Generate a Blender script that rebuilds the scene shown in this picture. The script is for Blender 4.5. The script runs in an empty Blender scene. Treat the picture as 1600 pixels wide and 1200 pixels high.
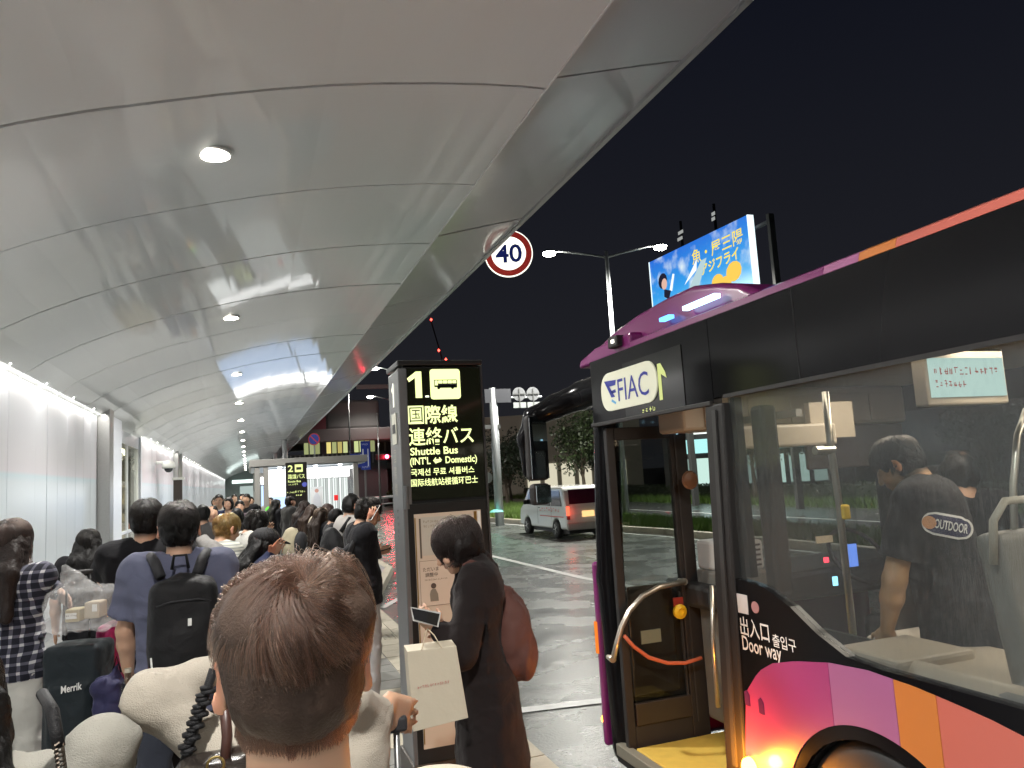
import bpy, bmesh, math, random
import numpy as np
from mathutils import Vector, Matrix
random.seed(7); RNG = np.random.default_rng(7)
SC = bpy.context.scene; COL = SC.collection
R_ = math.radians; PI = math.pi

# ------------------------------------------------------------------ camera, world, exposure
ZC = 1.8; F = 1180.0
VX = np.array([0.9429983, 0.01651879, -0.33238724]); VY = np.array([-0.32744197, -0.1324039, -0.93554848]); VZ = np.array([-0.05946349, 0.99105818, -0.11944771])
cam = bpy.data.cameras.new('camera'); cam.sensor_width = 36; cam.lens = 36*F/1600; cam.clip_start = 0.05; cam.clip_end = 2000
cam_o = bpy.data.objects.new('camera', cam); COL.objects.link(cam_o)
cam_o.matrix_world = Matrix(((VX[0], VX[1], VX[2], 0), (VY[0], VY[1], VY[2], 0), (VZ[0], VZ[1], VZ[2], ZC), (0, 0, 0, 1)))
SC.camera = cam_o
W = bpy.data.worlds.new('World'); SC.world = W; W.use_nodes = True
nt = W.node_tree
bg = nt.nodes['Background']; bg.inputs[1].default_value = 1.0
tcw = nt.nodes.new('ShaderNodeTexCoord'); sep = nt.nodes.new('ShaderNodeSeparateXYZ'); rmp = nt.nodes.new('ShaderNodeValToRGB')
nt.links.new(tcw.outputs['Generated'], sep.inputs[0]); nt.links.new(sep.outputs['Z'], rmp.inputs[0]); nt.links.new(rmp.outputs[0], bg.inputs[0])
rmp.color_ramp.elements[0].position = 0.0; rmp.color_ramp.elements[0].color = (.0165, .0168, .0200, 1)
rmp.color_ramp.elements[1].position = 0.55; rmp.color_ramp.elements[1].color = (.0050, .0060, .0112, 1)
SC.view_settings.view_transform = 'Standard'; SC.view_settings.look = 'None'; SC.view_settings.exposure = 0; SC.view_settings.gamma = 1
SC.cycles.use_denoising = True
SC.cycles.max_bounces = 7; SC.cycles.transparent_max_bounces = 12; SC.cycles.sample_clamp_indirect = 6
SC.cycles.caustics_reflective = False; SC.cycles.caustics_refractive = False
K_DOWN = 345.0; K_WALL = 11.0; K_STREET = 8500.0

# ------------------------------------------------------------------ materials
MATS = {}
def mat(name, col=(.5, .5, .5), rough=.6, metal=0., emis=None, es=1., coat=0., noise=None, bump=0., bscale=60., spec=.5, vcol=False, fn=None, var=0., sheen=0., sss=0.):
    if name in MATS: return MATS[name]
    m = bpy.data.materials.new(name); m.use_nodes = True; n = m.node_tree; b = n.nodes['Principled BSDF']
    b.inputs['Base Color'].default_value = (*col, 1); b.inputs['Roughness'].default_value = rough; b.inputs['Metallic'].default_value = metal
    b.inputs['Coat Weight'].default_value = coat; b.inputs['Specular IOR Level'].default_value = spec; b.inputs['Sheen Weight'].default_value = sheen
    b.inputs['Coat Roughness'].default_value = .05
    if sss: b.inputs['Subsurface Weight'].default_value = sss; b.inputs['Subsurface Radius'].default_value = (.012, .005, .003); b.inputs['Subsurface Scale'].default_value = 1
    if emis: b.inputs['Emission Color'].default_value = (*emis, 1); b.inputs['Emission Strength'].default_value = es
    tc = n.nodes.new('ShaderNodeTexCoord')
    if vcol:
        a = n.nodes.new('ShaderNodeAttribute'); a.attribute_name = 'Col'; n.links.new(a.outputs['Color'], b.inputs['Base Color'])
    elif var:
        t = n.nodes.new('ShaderNodeTexNoise'); t.inputs['Scale'].default_value = noise or 4; t.inputs['Detail'].default_value = 6; n.links.new(tc.outputs['Object'], t.inputs['Vector'])
        mx = n.nodes.new('ShaderNodeMix'); mx.data_type = 'RGBA'
        mx.inputs[6].default_value = (*[c*(1-var) for c in col], 1); mx.inputs[7].default_value = (*[min(1, c*(1+var)) for c in col], 1)
        n.links.new(t.outputs['Fac'], mx.inputs[0]); n.links.new(mx.outputs[2], b.inputs['Base Color'])
    if bump:
        t = n.nodes.new('ShaderNodeTexNoise'); t.inputs['Scale'].default_value = bscale; t.inputs['Detail'].default_value = 4; n.links.new(tc.outputs['Object'], t.inputs['Vector'])
        bp = n.nodes.new('ShaderNodeBump'); bp.inputs['Strength'].default_value = bump; bp.inputs['Distance'].default_value = .01
        n.links.new(t.outputs['Fac'], bp.inputs['Height']); n.links.new(bp.outputs[0], b.inputs['Normal'])
    if fn: fn(n, b, tc)
    MATS[name] = m; return m
def emit(name, col, s):
    if name in MATS: return MATS[name]
    m = bpy.data.materials.new(name); m.use_nodes = True; n = m.node_tree; n.nodes.remove(n.nodes['Principled BSDF'])
    e = n.nodes.new('ShaderNodeEmission'); e.inputs[0].default_value = (*col, 1); e.inputs[1].default_value = s
    n.links.new(e.outputs[0], n.nodes['Material Output'].inputs[0]); MATS[name] = m; return m
def glass(name, tint=(.8, .82, .82), refl=.06, rough=.02, rain=False):
    if name in MATS: return MATS[name]
    m = bpy.data.materials.new(name); m.use_nodes = True; n = m.node_tree; n.nodes.remove(n.nodes['Principled BSDF'])
    t = n.nodes.new('ShaderNodeBsdfTransparent'); t.inputs[0].default_value = (*tint, 1)
    g = n.nodes.new('ShaderNodeBsdfGlossy'); g.inputs['Roughness'].default_value = rough
    gm = n.nodes.new('ShaderNodeNewGeometry'); dt = n.nodes.new('ShaderNodeVectorMath'); dt.operation = 'DOT_PRODUCT'; n.links.new(gm.outputs['Normal'], dt.inputs[0]); n.links.new(gm.outputs['Incoming'], dt.inputs[1])
    ab = n.nodes.new('ShaderNodeMath'); ab.operation = 'ABSOLUTE'; n.links.new(dt.outputs['Value'], ab.inputs[0]); om = n.nodes.new('ShaderNodeMath'); om.operation = 'SUBTRACT'; om.inputs[0].default_value = 1; n.links.new(ab.outputs[0], om.inputs[1])
    f = n.nodes.new('ShaderNodeMath'); f.operation = 'POWER'; f.inputs[1].default_value = 5; n.links.new(om.outputs[0], f.inputs[0])
    ad = n.nodes.new('ShaderNodeMath'); ad.operation = 'MULTIPLY_ADD'; ad.inputs[1].default_value = .95; ad.inputs[2].default_value = refl*.6
    mx = n.nodes.new('ShaderNodeMixShader'); n.links.new(f.outputs[0], ad.inputs[0]); n.links.new(ad.outputs[0], mx.inputs[0])
    n.links.new(t.outputs[0], mx.inputs[1]); n.links.new(g.outputs[0], mx.inputs[2])
    out = mx.outputs[0]
    if rain:
        tc = n.nodes.new('ShaderNodeTexCoord'); mp = n.nodes.new('ShaderNodeMapping'); mp.inputs['Scale'].default_value = (1, 70, 9)
        no = n.nodes.new('ShaderNodeTexNoise'); no.inputs['Scale'].default_value = 1.6; no.inputs['Detail'].default_value = 3
        n.links.new(tc.outputs['Object'], mp.inputs[0]); n.links.new(mp.outputs[0], no.inputs['Vector'])
        bp = n.nodes.new('ShaderNodeBump'); bp.inputs['Strength'].default_value = .25; bp.inputs['Distance'].default_value = .004
        n.links.new(no.outputs['Fac'], bp.inputs['Height']); n.links.new(bp.outputs[0], g.inputs['Normal'])
        # thin veil of rain water that scatters light
        d = n.nodes.new('ShaderNodeBsdfDiffuse'); d.inputs[0].default_value = (.4, .42, .42, 1)
        cr = n.nodes.new('ShaderNodeMapRange'); cr.inputs['From Min'].default_value = .52; cr.inputs['From Max'].default_value = .8; cr.inputs['To Min'].default_value = .05; cr.inputs['To Max'].default_value = .12
        n.links.new(no.outputs['Fac'], cr.inputs['Value'])
        m2 = n.nodes.new('ShaderNodeMixShader'); n.links.new(cr.outputs[0], m2.inputs[0]); n.links.new(out, m2.inputs[1]); n.links.new(d.outputs[0], m2.inputs[2]); out = m2.outputs[0]
    n.links.new(out, n.nodes['Material Output'].inputs[0]); MATS[name] = m; return m

# ------------------------------------------------------------------ object helpers
def link(name, me, parent=None, m=None, loc=None, smooth=False):
    o = bpy.data.objects.new(name, me); COL.objects.link(o)
    if m is not None:
        for x in (m if isinstance(m, (list, tuple)) else [m]): me.materials.append(x)
    if parent is not None: o.parent = parent
    if loc is not None: o.location = loc
    if smooth and hasattr(me, 'polygons') and len(me.polygons): me.polygons.foreach_set('use_smooth', [True]*len(me.polygons))
    return o
def thing(name, label, cat, loc=(0, 0, 0), rz=0., group=None):
    o = bpy.data.objects.new(name, None); COL.objects.link(o); o.empty_display_size = .2
    o.location = loc; o.rotation_euler = (0, 0, rz); o['label'] = label; o['category'] = cat
    if group: o['group'] = group
    return o
def grp(name, parent):
    o = bpy.data.objects.new(name, None); COL.objects.link(o); o.empty_display_size = .1; o.parent = parent; return o
def tag(o, label, cat, group=None):
    o['label'] = label; o['category'] = cat
    if group: o['group'] = group
    return o
def struct(o): o['kind'] = 'structure'; return o
def stuff(o): o['kind'] = 'stuff'; return o
class MB:
    def __init__(s): s.v = []; s.f = []; s.mi = []; s.cur = 0
    def add(s, vs, fs):
        n = len(s.v); s.v += [tuple(map(float, v)) for v in vs]; s.f += [tuple(n+i for i in f) for f in fs]; s.mi += [s.cur]*len(fs); return s
    def box(s, x0, y0, z0, x1, y1, z1):
        return s.add([(x0, y0, z0), (x1, y0, z0), (x1, y1, z0), (x0, y1, z0), (x0, y0, z1), (x1, y0, z1), (x1, y1, z1), (x0, y1, z1)],
                     [(0, 3, 2, 1), (4, 5, 6, 7), (0, 1, 5, 4), (1, 2, 6, 5), (2, 3, 7, 6), (3, 0, 4, 7)])
    def prism(s, poly, h0, h1, axis='z'):
        n = len(poly)
        def P(a, b, h): return {'z': (a, b, h), 'x': (h, a, b), 'y': (a, h, b)}[axis]
        vs = [P(a, b, h0) for a, b in poly]+[P(a, b, h1) for a, b in poly]
        return s.add(vs, [tuple(range(n))[::-1], tuple(range(n, 2*n))]+[(i, (i+1) % n, n+(i+1) % n, n+i) for i in range(n)])
    def tube(s, pts, r, n=10, cap=True, r1=None):
        pts = [Vector(p) for p in pts]; k = len(pts); rings = []; up = None
        for i, p in enumerate(pts):
            d = (pts[min(i+1, k-1)]-pts[max(i-1, 0)]).normalized()
            if up is None: up = d.orthogonal().normalized()
            up = (up-d*up.dot(d)).normalized(); w = d.cross(up)
            rr = r if r1 is None else r+(r1-r)*i/(k-1)
            rings.append([p+(up*math.cos(2*PI*j/n)+w*math.sin(2*PI*j/n))*rr for j in range(n)])
        vs = [v for rg in rings for v in rg]
        fs = [(i*n+j, i*n+(j+1) % n, (i+1)*n+(j+1) % n, (i+1)*n+j) for i in range(k-1) for j in range(n)]
        if cap: fs += [tuple(range(n))[::-1], tuple((k-1)*n+j for j in range(n))]
        return s.add(vs, fs)
    def lathe(s, prof, c=(0, 0, 0), n=20, axis='z'):
        vs = []
        for r, h in prof:
            for j in range(n):
                a = 2*PI*j/n; x, y = r*math.cos(a), r*math.sin(a)
                q = {'z': (x, y, h), 'y': (x, h, y), 'x': (h, x, y)}[axis]
                vs.append((q[0]+c[0], q[1]+c[1], q[2]+c[2]))
        k = len(prof)
        fs = [(i*n+j, i*n+(j+1) % n, (i+1)*n+(j+1) % n, (i+1)*n+j) for i in range(k-1) for j in range(n)]
        fs += [tuple(range(n))[::-1], tuple((k-1)*n+j for j in range(n))]
        return s.add(vs, fs)
    def mesh(s, name='m'):
        me = bpy.data.meshes.new(name); me.from_pydata(s.v, [], s.f); me.update()
        if any(s.mi): me.polygons.foreach_set('material_index', s.mi)
        bm = bmesh.new(); bm.from_mesh(me); bmesh.ops.recalc_face_normals(bm, faces=bm.faces); bm.to_mesh(me); bm.free()
        return me
    def obj(s, name, m=None, parent=None, loc=None, smooth=False, bevel=0, seg=2, rot=None):
        o = link(name, s.mesh(name), parent, m, loc, smooth)
        if rot: o.rotation_euler = rot
        if bevel:
            b = o.modifiers.new('b', 'BEVEL'); b.width = bevel; b.segments = seg; b.limit_method = 'ANGLE'; b.angle_limit = R_(40)
        return o
def box(name, a, b, m, parent=None, bevel=0, **k): return MB().box(*a, *b).obj(name, m, parent, bevel=bevel, **k)
def tube(name, pts, r, m, parent=None, n=10, r1=None): return MB().tube(pts, r, n, r1=r1).obj(name, m, parent, smooth=True)
FONTC = {}
def text(name, body, m, parent, org, right, upv, width=None, height=None, ext=.002, bold=0.):
    """flat lettering: origin = lower-left corner, fitted to width/height"""
    c = bpy.data.curves.new('t', 'FONT'); c.body = body; c.extrude = 0; c.offset = bold; c.resolution_u = 3
    o = bpy.data.objects.new('t', c); COL.objects.link(o); bpy.context.view_layer.update()
    me = bpy.data.meshes.new_from_object(o.evaluated_get(bpy.context.evaluated_depsgraph_get()))
    bpy.data.objects.remove(o)
    co = np.zeros(len(me.vertices)*3); me.vertices.foreach_get('co', co); co = co.reshape(-1, 3)
    mn, mxx = co.min(0), co.max(0); w, h = (mxx-mn)[:2]
    sx = width/w if width else None; sy = height/h if height else None
    if sx is None: sx = sy
    if sy is None: sy = sx
    rt, up = Vector(right).normalized(), Vector(upv).normalized()
    nrm = rt.cross(up); q = (co-mn); out = np.array(org)[None]+q[:, :1]*sx*np.array(rt)+q[:, 1:2]*sy*np.array(up)
    me.vertices.foreach_set('co', out.ravel()); me.update()
    return link(name, me, parent, m)
def glyphs(name, m, parent, org, right, upv, width, height, n, seed=0):
    """small print too fine to read: a row of short strokes"""
    rs = random.Random(seed); mb = MB(); rt, up = Vector(right).normalized(), Vector(upv).normalized(); o = Vector(org); cw = width/n
    for i in range(n):
        for k in range(rs.choice((2, 3, 3, 4))):
            if rs.random() < .5: x0, x1, y0 = rs.uniform(0, .25), rs.uniform(.5, .8), rs.uniform(0, .85); y1 = y0+.14
            else: x0 = rs.uniform(0, .65); x1 = x0+.14; y0, y1 = rs.uniform(0, .3), rs.uniform(.6, 1)
            q = [o+rt*((i+a)*cw)+up*(b*height) for a, b in ((x0, y0), (x1, y0), (x1, y1), (x0, y1))]
            mb.add(q, [(0, 1, 2, 3)])
    return mb.obj(name, m, parent)
def copies(src, locs, labels=None, group=None, rz=None):
    """copies of a thing with its parts (mesh data shared)"""
    out = []
    def cp(o, par):
        c = o.copy(); COL.objects.link(c)
        if par is not None: c.parent = par
        for ch in [x for x in list(bpy.data.objects) if x.parent == o and x not in made]: made.add(c); cp(ch, c)
        return c
    for i, l in enumerate(locs):
        made = set(); kids = KIDS.get(src.name)
        c = src.copy(); COL.objects.link(c); c.location = l
        if rz: c.rotation_euler[2] = rz[i]
        if labels: c['label'] = labels[i]
        for ch in src.children:
            d = ch.copy(); COL.objects.link(d); d.parent = c
            for g in ch.children: e = g.copy(); COL.objects.link(e); e.parent = d
        out.append(c)
    return out
KIDS = {}
# a point on a plane of the place, from a direction measured at the camera
def _dir(x, y): c = np.array([x-800, -(y-600), -F]); return np.array([VX@c, VY@c, VZ@c])
def onX(x, y, X): d = _dir(x, y); t = X/d[0]; return (X, t*d[1], ZC+t*d[2])
def onY(x, y, Y): d = _dir(x, y); t = Y/d[1]; return (t*d[0], Y, ZC+t*d[2])

# ------------------------------------------------------------------ implicit-surface modeller (bodies, clothes, hair masses)
def vnoise(p, scale, seed=0, oct=2):
    rs = np.random.default_rng(seed); L = rs.random((17, 17, 17)).astype(np.float32); out = np.zeros(p.shape[:-1], np.float32); amp = 1
    for o in range(oct):
        q = p*scale*(2**o)+o*7.3; i = np.floor(q).astype(int); f = q-i; f = f*f*(3-2*f); i &= 15
        def g(a, b, c): return L[i[..., 0]+a, i[..., 1]+b, i[..., 2]+c]
        x, y, z = f[..., 0], f[..., 1], f[..., 2]
        v = ((g(0, 0, 0)*(1-x)+g(1, 0, 0)*x)*(1-y)+(g(0, 1, 0)*(1-x)+g(1, 1, 0)*x)*y)*(1-z)+((g(0, 0, 1)*(1-x)+g(1, 0, 1)*x)*(1-y)+(g(0, 1, 1)*(1-x)+g(1, 1, 1)*x)*y)*z
        out += amp*(v-.5)*2; amp *= .5
    return out
V = lambda *a: np.array(a, float)
def rot(pitch=0, yaw=0, roll=0):
    return np.array(Matrix.Rotation(yaw, 3, 'Z') @ Matrix.Rotation(pitch, 3, 'X') @ Matrix.Rotation(roll, 3, 'Y'))
class SDF:
    def __init__(s): s.p = []
    def cone(s, a, b, ra, rb=None, k=.02, sc=(1, 1, 1), cut=False):
        s.p.append(('c', V(*a), V(*b), ra, ra if rb is None else rb, k, V(*sc), cut, None)); return s
    def ell(s, c, r, k=.02, M=None, cut=False):
        s.p.append(('e', V(*c), V(*r), 0, 0, k, None, cut, M)); return s
    def bx(s, c, h, rr=.01, k=.01, M=None, cut=False):
        s.p.append(('b', V(*c), V(*h), rr, 0, k, None, cut, M)); return s
    def build(s, cell, noise=None, clip=None):
        lo = V(9, 9, 9)*9; hi = -lo; bbs = []
        for t, a, b, ra, rb, k, sc, cut, M in s.p:
            if t == 'c': r = max(ra, rb); l, h = np.minimum(a, b)-r*np.maximum(sc, 1)*1.0, np.maximum(a, b)+r*np.maximum(sc, 1)*1.0
            else: r = np.max(b)+(ra if t == 'b' else 0) if M is not None else b+(ra if t == 'b' else 0); r = r*(1.5 if (t == 'b' and M is not None) else 1); l, h = a-r, a+r
            bbs.append((l, h))
            if not cut: lo = np.minimum(lo, l); hi = np.maximum(hi, h)
        lo -= cell*4; hi += cell*4
        n = np.ceil((hi-lo)/cell).astype(int)+1
        D = np.full(n, .12, np.float32); ax = [lo[i]+cell*np.arange(n[i]) for i in range(3)]
        for (t, a, b, ra, rb, k, sc, cut, M), (l, h) in zip(s.p, bbs):
            mg = .03+k+cell*2
            i0 = np.maximum(((l-mg-lo)/cell).astype(int), 0); i1 = np.minimum(((h+mg-lo)/cell).astype(int)+2, n)
            if (i1 <= i0).any(): continue
            sl = tuple(slice(i0[i], i1[i]) for i in range(3))
            X, Y, Z = np.meshgrid(*[ax[i][sl[i]] for i in range(3)], indexing='ij'); p = np.stack([X, Y, Z], -1)
            if t == 'c':
                c0 = (a+b)/2; q = (p-c0)/sc; aa, bb_ = (a-c0)/sc, (b-c0)/sc; ab = bb_-aa; L = max(ab@ab, 1e-9)
                h_ = np.clip(((q-aa)@ab)/L, 0, 1); d = (np.linalg.norm(q-aa-h_[..., None]*ab, axis=-1)-(ra+(rb-ra)*h_))*sc.min()
            else:
                q = p-a
                if M is not None: q = q@M
                if t == 'e': kk = np.linalg.norm(q/b, axis=-1); d = kk*(kk-1)/np.maximum(np.linalg.norm(q/(b*b), axis=-1), 1e-6)
                else: w = np.abs(q)-b; d = np.linalg.norm(np.maximum(w, 0), axis=-1)+np.minimum(w.max(-1), 0)-ra
            g = D[sl]
            if cut:
                d = -d; hh = np.maximum(k-np.abs(g-d), 0)/k; D[sl] = np.maximum(g, d)+hh*hh*k/4
            else:
                hh = np.maximum(k-np.abs(g-d), 0)/k; D[sl] = np.minimum(g, d)-hh*hh*k/4
        if noise or clip:
            near = np.abs(D) < .06; idx = np.argwhere(near); P = lo+idx*cell
            if noise: D[near] += noise(P).astype(np.float32)
            if clip: D[near] = np.maximum(D[near], clip(P))
            if clip:
                ins = D <= -.06; idx = np.argwhere(ins)
                if len(idx): D[ins] = np.maximum(D[ins], clip(lo+idx*cell))
        return nets(D, lo, cell)
def nets(D, lo, cell):
    s = D < 0; n = np.array(D.shape)
    c = [s[a:n[0]-1+a, b:n[1]-1+b, e:n[2]-1+e] for a in (0, 1) for b in (0, 1) for e in (0, 1)]
    cnt = sum(x.astype(np.int8) for x in c); act = (cnt > 0) & (cnt < 8); ids = np.argwhere(act)
    if len(ids) == 0: return np.zeros((0, 3)), np.zeros((0, 4), int)
    vid = np.full(act.shape, -1, np.int64); vid[act] = np.arange(len(ids))
    acc = np.zeros((len(ids), 3)); num = np.zeros(len(ids))
    co = [(a, b, e) for a in (0, 1) for b in (0, 1) for e in (0, 1)]
    for i, A in enumerate(co):
        for B in co[i+1:]:
            if sum(abs(A[k]-B[k]) for k in range(3)) != 1: continue
            da = D[tuple((ids+A).T)]; db = D[tuple((ids+B).T)]; m = (da < 0) != (db < 0)
            t = np.where(m, da/np.where(m, da-db, 1), 0)
            acc += np.where(m[:, None], np.array(A)+(np.array(B)-np.array(A))*t[:, None], 0); num += m
    vs = lo+(ids+acc/num[:, None])*cell; F_ = []
    for ax in range(3):
        o1, o2 = [k for k in range(3) if k != ax]
        a = [slice(None)]*3; b = [slice(None)]*3; a[ax] = slice(0, -1); b[ax] = slice(1, None)
        e = np.argwhere(s[tuple(a)] != s[tuple(b)])
        ok = (e[:, o1] > 0) & (e[:, o2] > 0) & (e[:, o1] < n[o1]-1) & (e[:, o2] < n[o2]-1); e = e[ok]
        if not len(e): continue
        d1 = np.zeros(3, int); d1[o1] = 1; d2 = np.zeros(3, int); d2[o2] = 1
        q = np.stack([vid[tuple((e-d1-d2).T)], vid[tuple((e-d2).T)], vid[tuple(e.T)], vid[tuple((e-d1).T)]], 1)
        fl = s[tuple(e.T)]
        if ax == 1: fl = ~fl
        q[~fl] = q[~fl][:, ::-1]; F_.append(q)
    f = np.concatenate(F_); f = f[(f >= 0).all(1)]
    return vs, f
def npmesh(name, vs, fs, col=None):
    me = bpy.data.meshes.new(name); me.vertices.add(len(vs)); me.vertices.foreach_set('co', np.ascontiguousarray(vs, np.float32).ravel())
    k = fs.shape[1]; me.loops.add(len(fs)*k); me.loops.foreach_set('vertex_index', np.ascontiguousarray(fs, np.int32).ravel())
    me.polygons.add(len(fs)); me.polygons.foreach_set('loop_start', np.arange(len(fs), dtype=np.int32)*k); me.polygons.foreach_set('use_smooth', np.ones(len(fs), bool))
    me.update(calc_edges=True)
    if col is not None:
        a = me.color_attributes.new('Col', 'FLOAT_COLOR', 'POINT'); a.data.foreach_set('color', np.concatenate([col, np.ones((len(col), 1))], 1).astype(np.float32).ravel())
    return me
def sdf_obj(s, name, m, parent, cell, noise=None, clip=None, col=None):
    vs, fs = s.build(cell, noise, clip)
    return link(name, npmesh(name, vs, fs, col(vs) if col else None), parent, m)

# ================================================================== GROUND
def wet(lo, hi, sc, bump=.25):
    def fn(n, b, tc):
        t = n.nodes.new('ShaderNodeTexNoise'); t.inputs['Scale'].default_value = sc; t.inputs['Detail'].default_value = 5; n.links.new(tc.outputs['Object'], t.inputs['Vector'])
        r = n.nodes.new('ShaderNodeMapRange'); r.inputs['From Min'].default_value = .3; r.inputs['From Max'].default_value = .75; r.inputs['To Min'].default_value = lo; r.inputs['To Max'].default_value = hi
        n.links.new(t.outputs['Fac'], r.inputs['Value']); n.links.new(r.outputs[0], b.inputs['Roughness'])
        g = n.nodes.new('ShaderNodeTexNoise'); g.inputs['Scale'].default_value = 45; g.inputs['Detail'].default_value = 3; n.links.new(tc.outputs['Object'], g.inputs['Vector'])
        g2 = n.nodes.new('ShaderNodeTexNoise'); g2.inputs['Scale'].default_value = 5; g2.inputs['Detail'].default_value = 4; n.links.new(tc.outputs['Object'], g2.inputs['Vector'])
        ad = n.nodes.new('ShaderNodeMath'); ad.operation = 'MULTIPLY_ADD'; ad.inputs[1].default_value = .5; n.links.new(g2.outputs['Fac'], ad.inputs[0]); n.links.new(g.outputs['Fac'], ad.inputs[2])
        bp = n.nodes.new('ShaderNodeBump'); bp.inputs['Strength'].default_value = bump; bp.inputs['Distance'].default_value = .006
        n.links.new(ad.outputs[0], bp.inputs['Height']); n.links.new(bp.outputs[0], b.inputs['Normal'])
    return fn
M_ROAD = mat('wet_asphalt', (.095, .105, .098), .3, fn=wet(.2, .36, 1.3, .5), var=.35, noise=1.3, spec=.6)
M_ROADF = mat('wet_asphalt_far', (.10, .10, .105), .3, fn=wet(.14, .3, 1.5, .45), var=.3, noise=.8, spec=.6)
M_GREEN = mat('green_coated_asphalt', (.09, .125, .105), .3, fn=wet(.18, .36, 1.4, .5), var=.3, noise=1.7)
M_PAVE = mat('paving_asphalt', (.24, .242, .24), .5, fn=wet(.3, .65, 1.6, .5), var=.3, noise=14)
M_LINE = mat('road_paint', (.55, .56, .54), .35, var=.25, noise=11, bump=.2)
M_KERB = mat('kerb_stone', (.42, .38, .3), .55, var=.25, noise=9, bump=.3, bscale=40)
M_CREAM = mat('cream_tile', (.5, .46, .36), .5, var=.2, noise=8, bump=.2)
M_GREY_T = mat('grey_tile', (.22, .22, .2), .5, var=.25, noise=8, bump=.2)
M_GRASS = mat('grass', (.06, .1, .02), .6, var=.5, noise=5)
M_SOIL = mat('soil', (.05, .055, .025), .9, var=.4, noise=3, bump=.5)
def sheet(name, poly, z, m): return struct(MB().add([(x, y, z) for x, y in poly], [tuple(range(len(poly)))]).obj(name, m))
sheet('ground', [(-400, -60), (600, -60), (600, 900), (-400, 900)], -.19, M_SOIL)
sheet('road', [(1.5, -30), (11.3, -30), (11.3, 19), (9.9, 32), (14, 60), (30, 120), (22, 120), (6.5, 60), (3.0, 30), (1.5, 26)], -.15, M_ROAD)
sheet('bus_lane', [(3.2, 16.5), (7.2, 15), (10.3, 58), (6.6, 58), (3.0, 24)], -.146, M_GREEN)
sheet('far_road', [(13.2, -30), (21, -30), (21, 60), (36, 120), (32, 120), (17.5, 60), (13.2, 28)], -.15, M_ROADF)
KB = [(1.78, -12), (1.78, 11.5), (2.05, 13), (2.9, 16.5), (3.0, 27), (3.4, 34), (6.4, 58), (16, 90)]
pv = sheet('pavement', [(-2.9, -12)]+[(x-.16, y) for x, y in KB]+[(-2.9, 100)], 0, M_PAVE)
struct(MB().box(-14, -12, -.16, -2.54, 100, -.03).obj('station_floor', mat('terrazzo', (.35, .33, .28), .3, var=.1)))
# kerb stones
km = MB().box(-.075, 0, -.17, .075, .59, .004).mesh()
L = 0
for (xa, ya), (xb, yb) in zip(KB[1:-2], KB[2:-1]):
    pass
def along(path, step):
    out = []; c = 0.0
    for (xa, ya), (xb, yb) in zip(path, path[1:]):
        l = math.hypot(xb-xa, yb-ya)
        while c < l: out.append((xa+(xb-xa)*c/l, ya+(yb-ya)*c/l, -math.atan2(xb-xa, yb-ya))); c += step
        c -= l
    return out
for i, (x, y, a) in enumerate(along([(1.7, 2.4)]+[(x-.08, y) for x, y in KB[1:6]], .6)):
    o = link('kerb_stone', km, pv, None); o.location = (x, y, random.uniform(-.002, .002)); o.rotation_euler = (0, 0, a)
    if i == 0: km.materials.append(M_KERB)
tmA = MB().box(.006, .006, -.03, .294, .294, .006).mesh(); tmA.materials.append(M_CREAM)
tmB = MB().box(.006, .006, -.03, .294, .294, .005).mesh(); tmB.materials.append(M_GREY_T)
dots = MB().box(.006, .006, -.03, .294, .294, .006)
for i in range(5):
    for j in range(5): dots.lathe([(.012, .005), (.009, .011)], (.03+.06*i, .03+.06*j, 0), 6)
tmC = dots.mesh(); tmC.materials.append(M_CREAM)
for j in range(30):
    for i in range(3):
        y = 3.9+.3*j; x = .72+.3*i
        me = tmC if j in (17,) else (tmA if (i == 2 or (i+j) % 5 == 0) else tmB)
        o = link('tile', me, pv, None); o.location = (x, y, random.uniform(-.001, .001))
for j in range(12):
    o = link('tile', tmC, pv, None); o.location = (-1.5+.3*j-.9*(0), 9.0, 0) if False else (-2.0+.3*j*.0-.0, 4+.3*j, 0)
# painted lines
def line(pts, w, m=M_LINE, z=-.141):
    mb = MB()
    for (xa, ya), (xb, yb) in zip(pts, pts[1:]):
        d = Vector((xb-xa, yb-ya)).normalized(); nx, ny = -d.y*w/2, d.x*w/2
        mb.add([(xa-nx, ya-ny, z), (xb-nx, yb-ny, z), (xb+nx, yb+ny, z), (xa+nx, ya+ny, z)], [(0, 1, 2, 3)])
    return struct(mb.obj('road_marking', m))
line([(5.55, 21.5), (5.75, 13), (6.3, 9)], .15); line([(5.4, 30), (5.5, 24)], .15)
line([(1.86, 6.25), (2.95, 6.08)], .14); line([(9.6, 31), (10.9, 19), (11, 5)], .12); line([(3.2, 14.5), (1.95, 12.2)], .12)
line([(3.2, 30), (6.3, 57)], .14); line([(17, -10), (17, 60)], .15)
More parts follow.
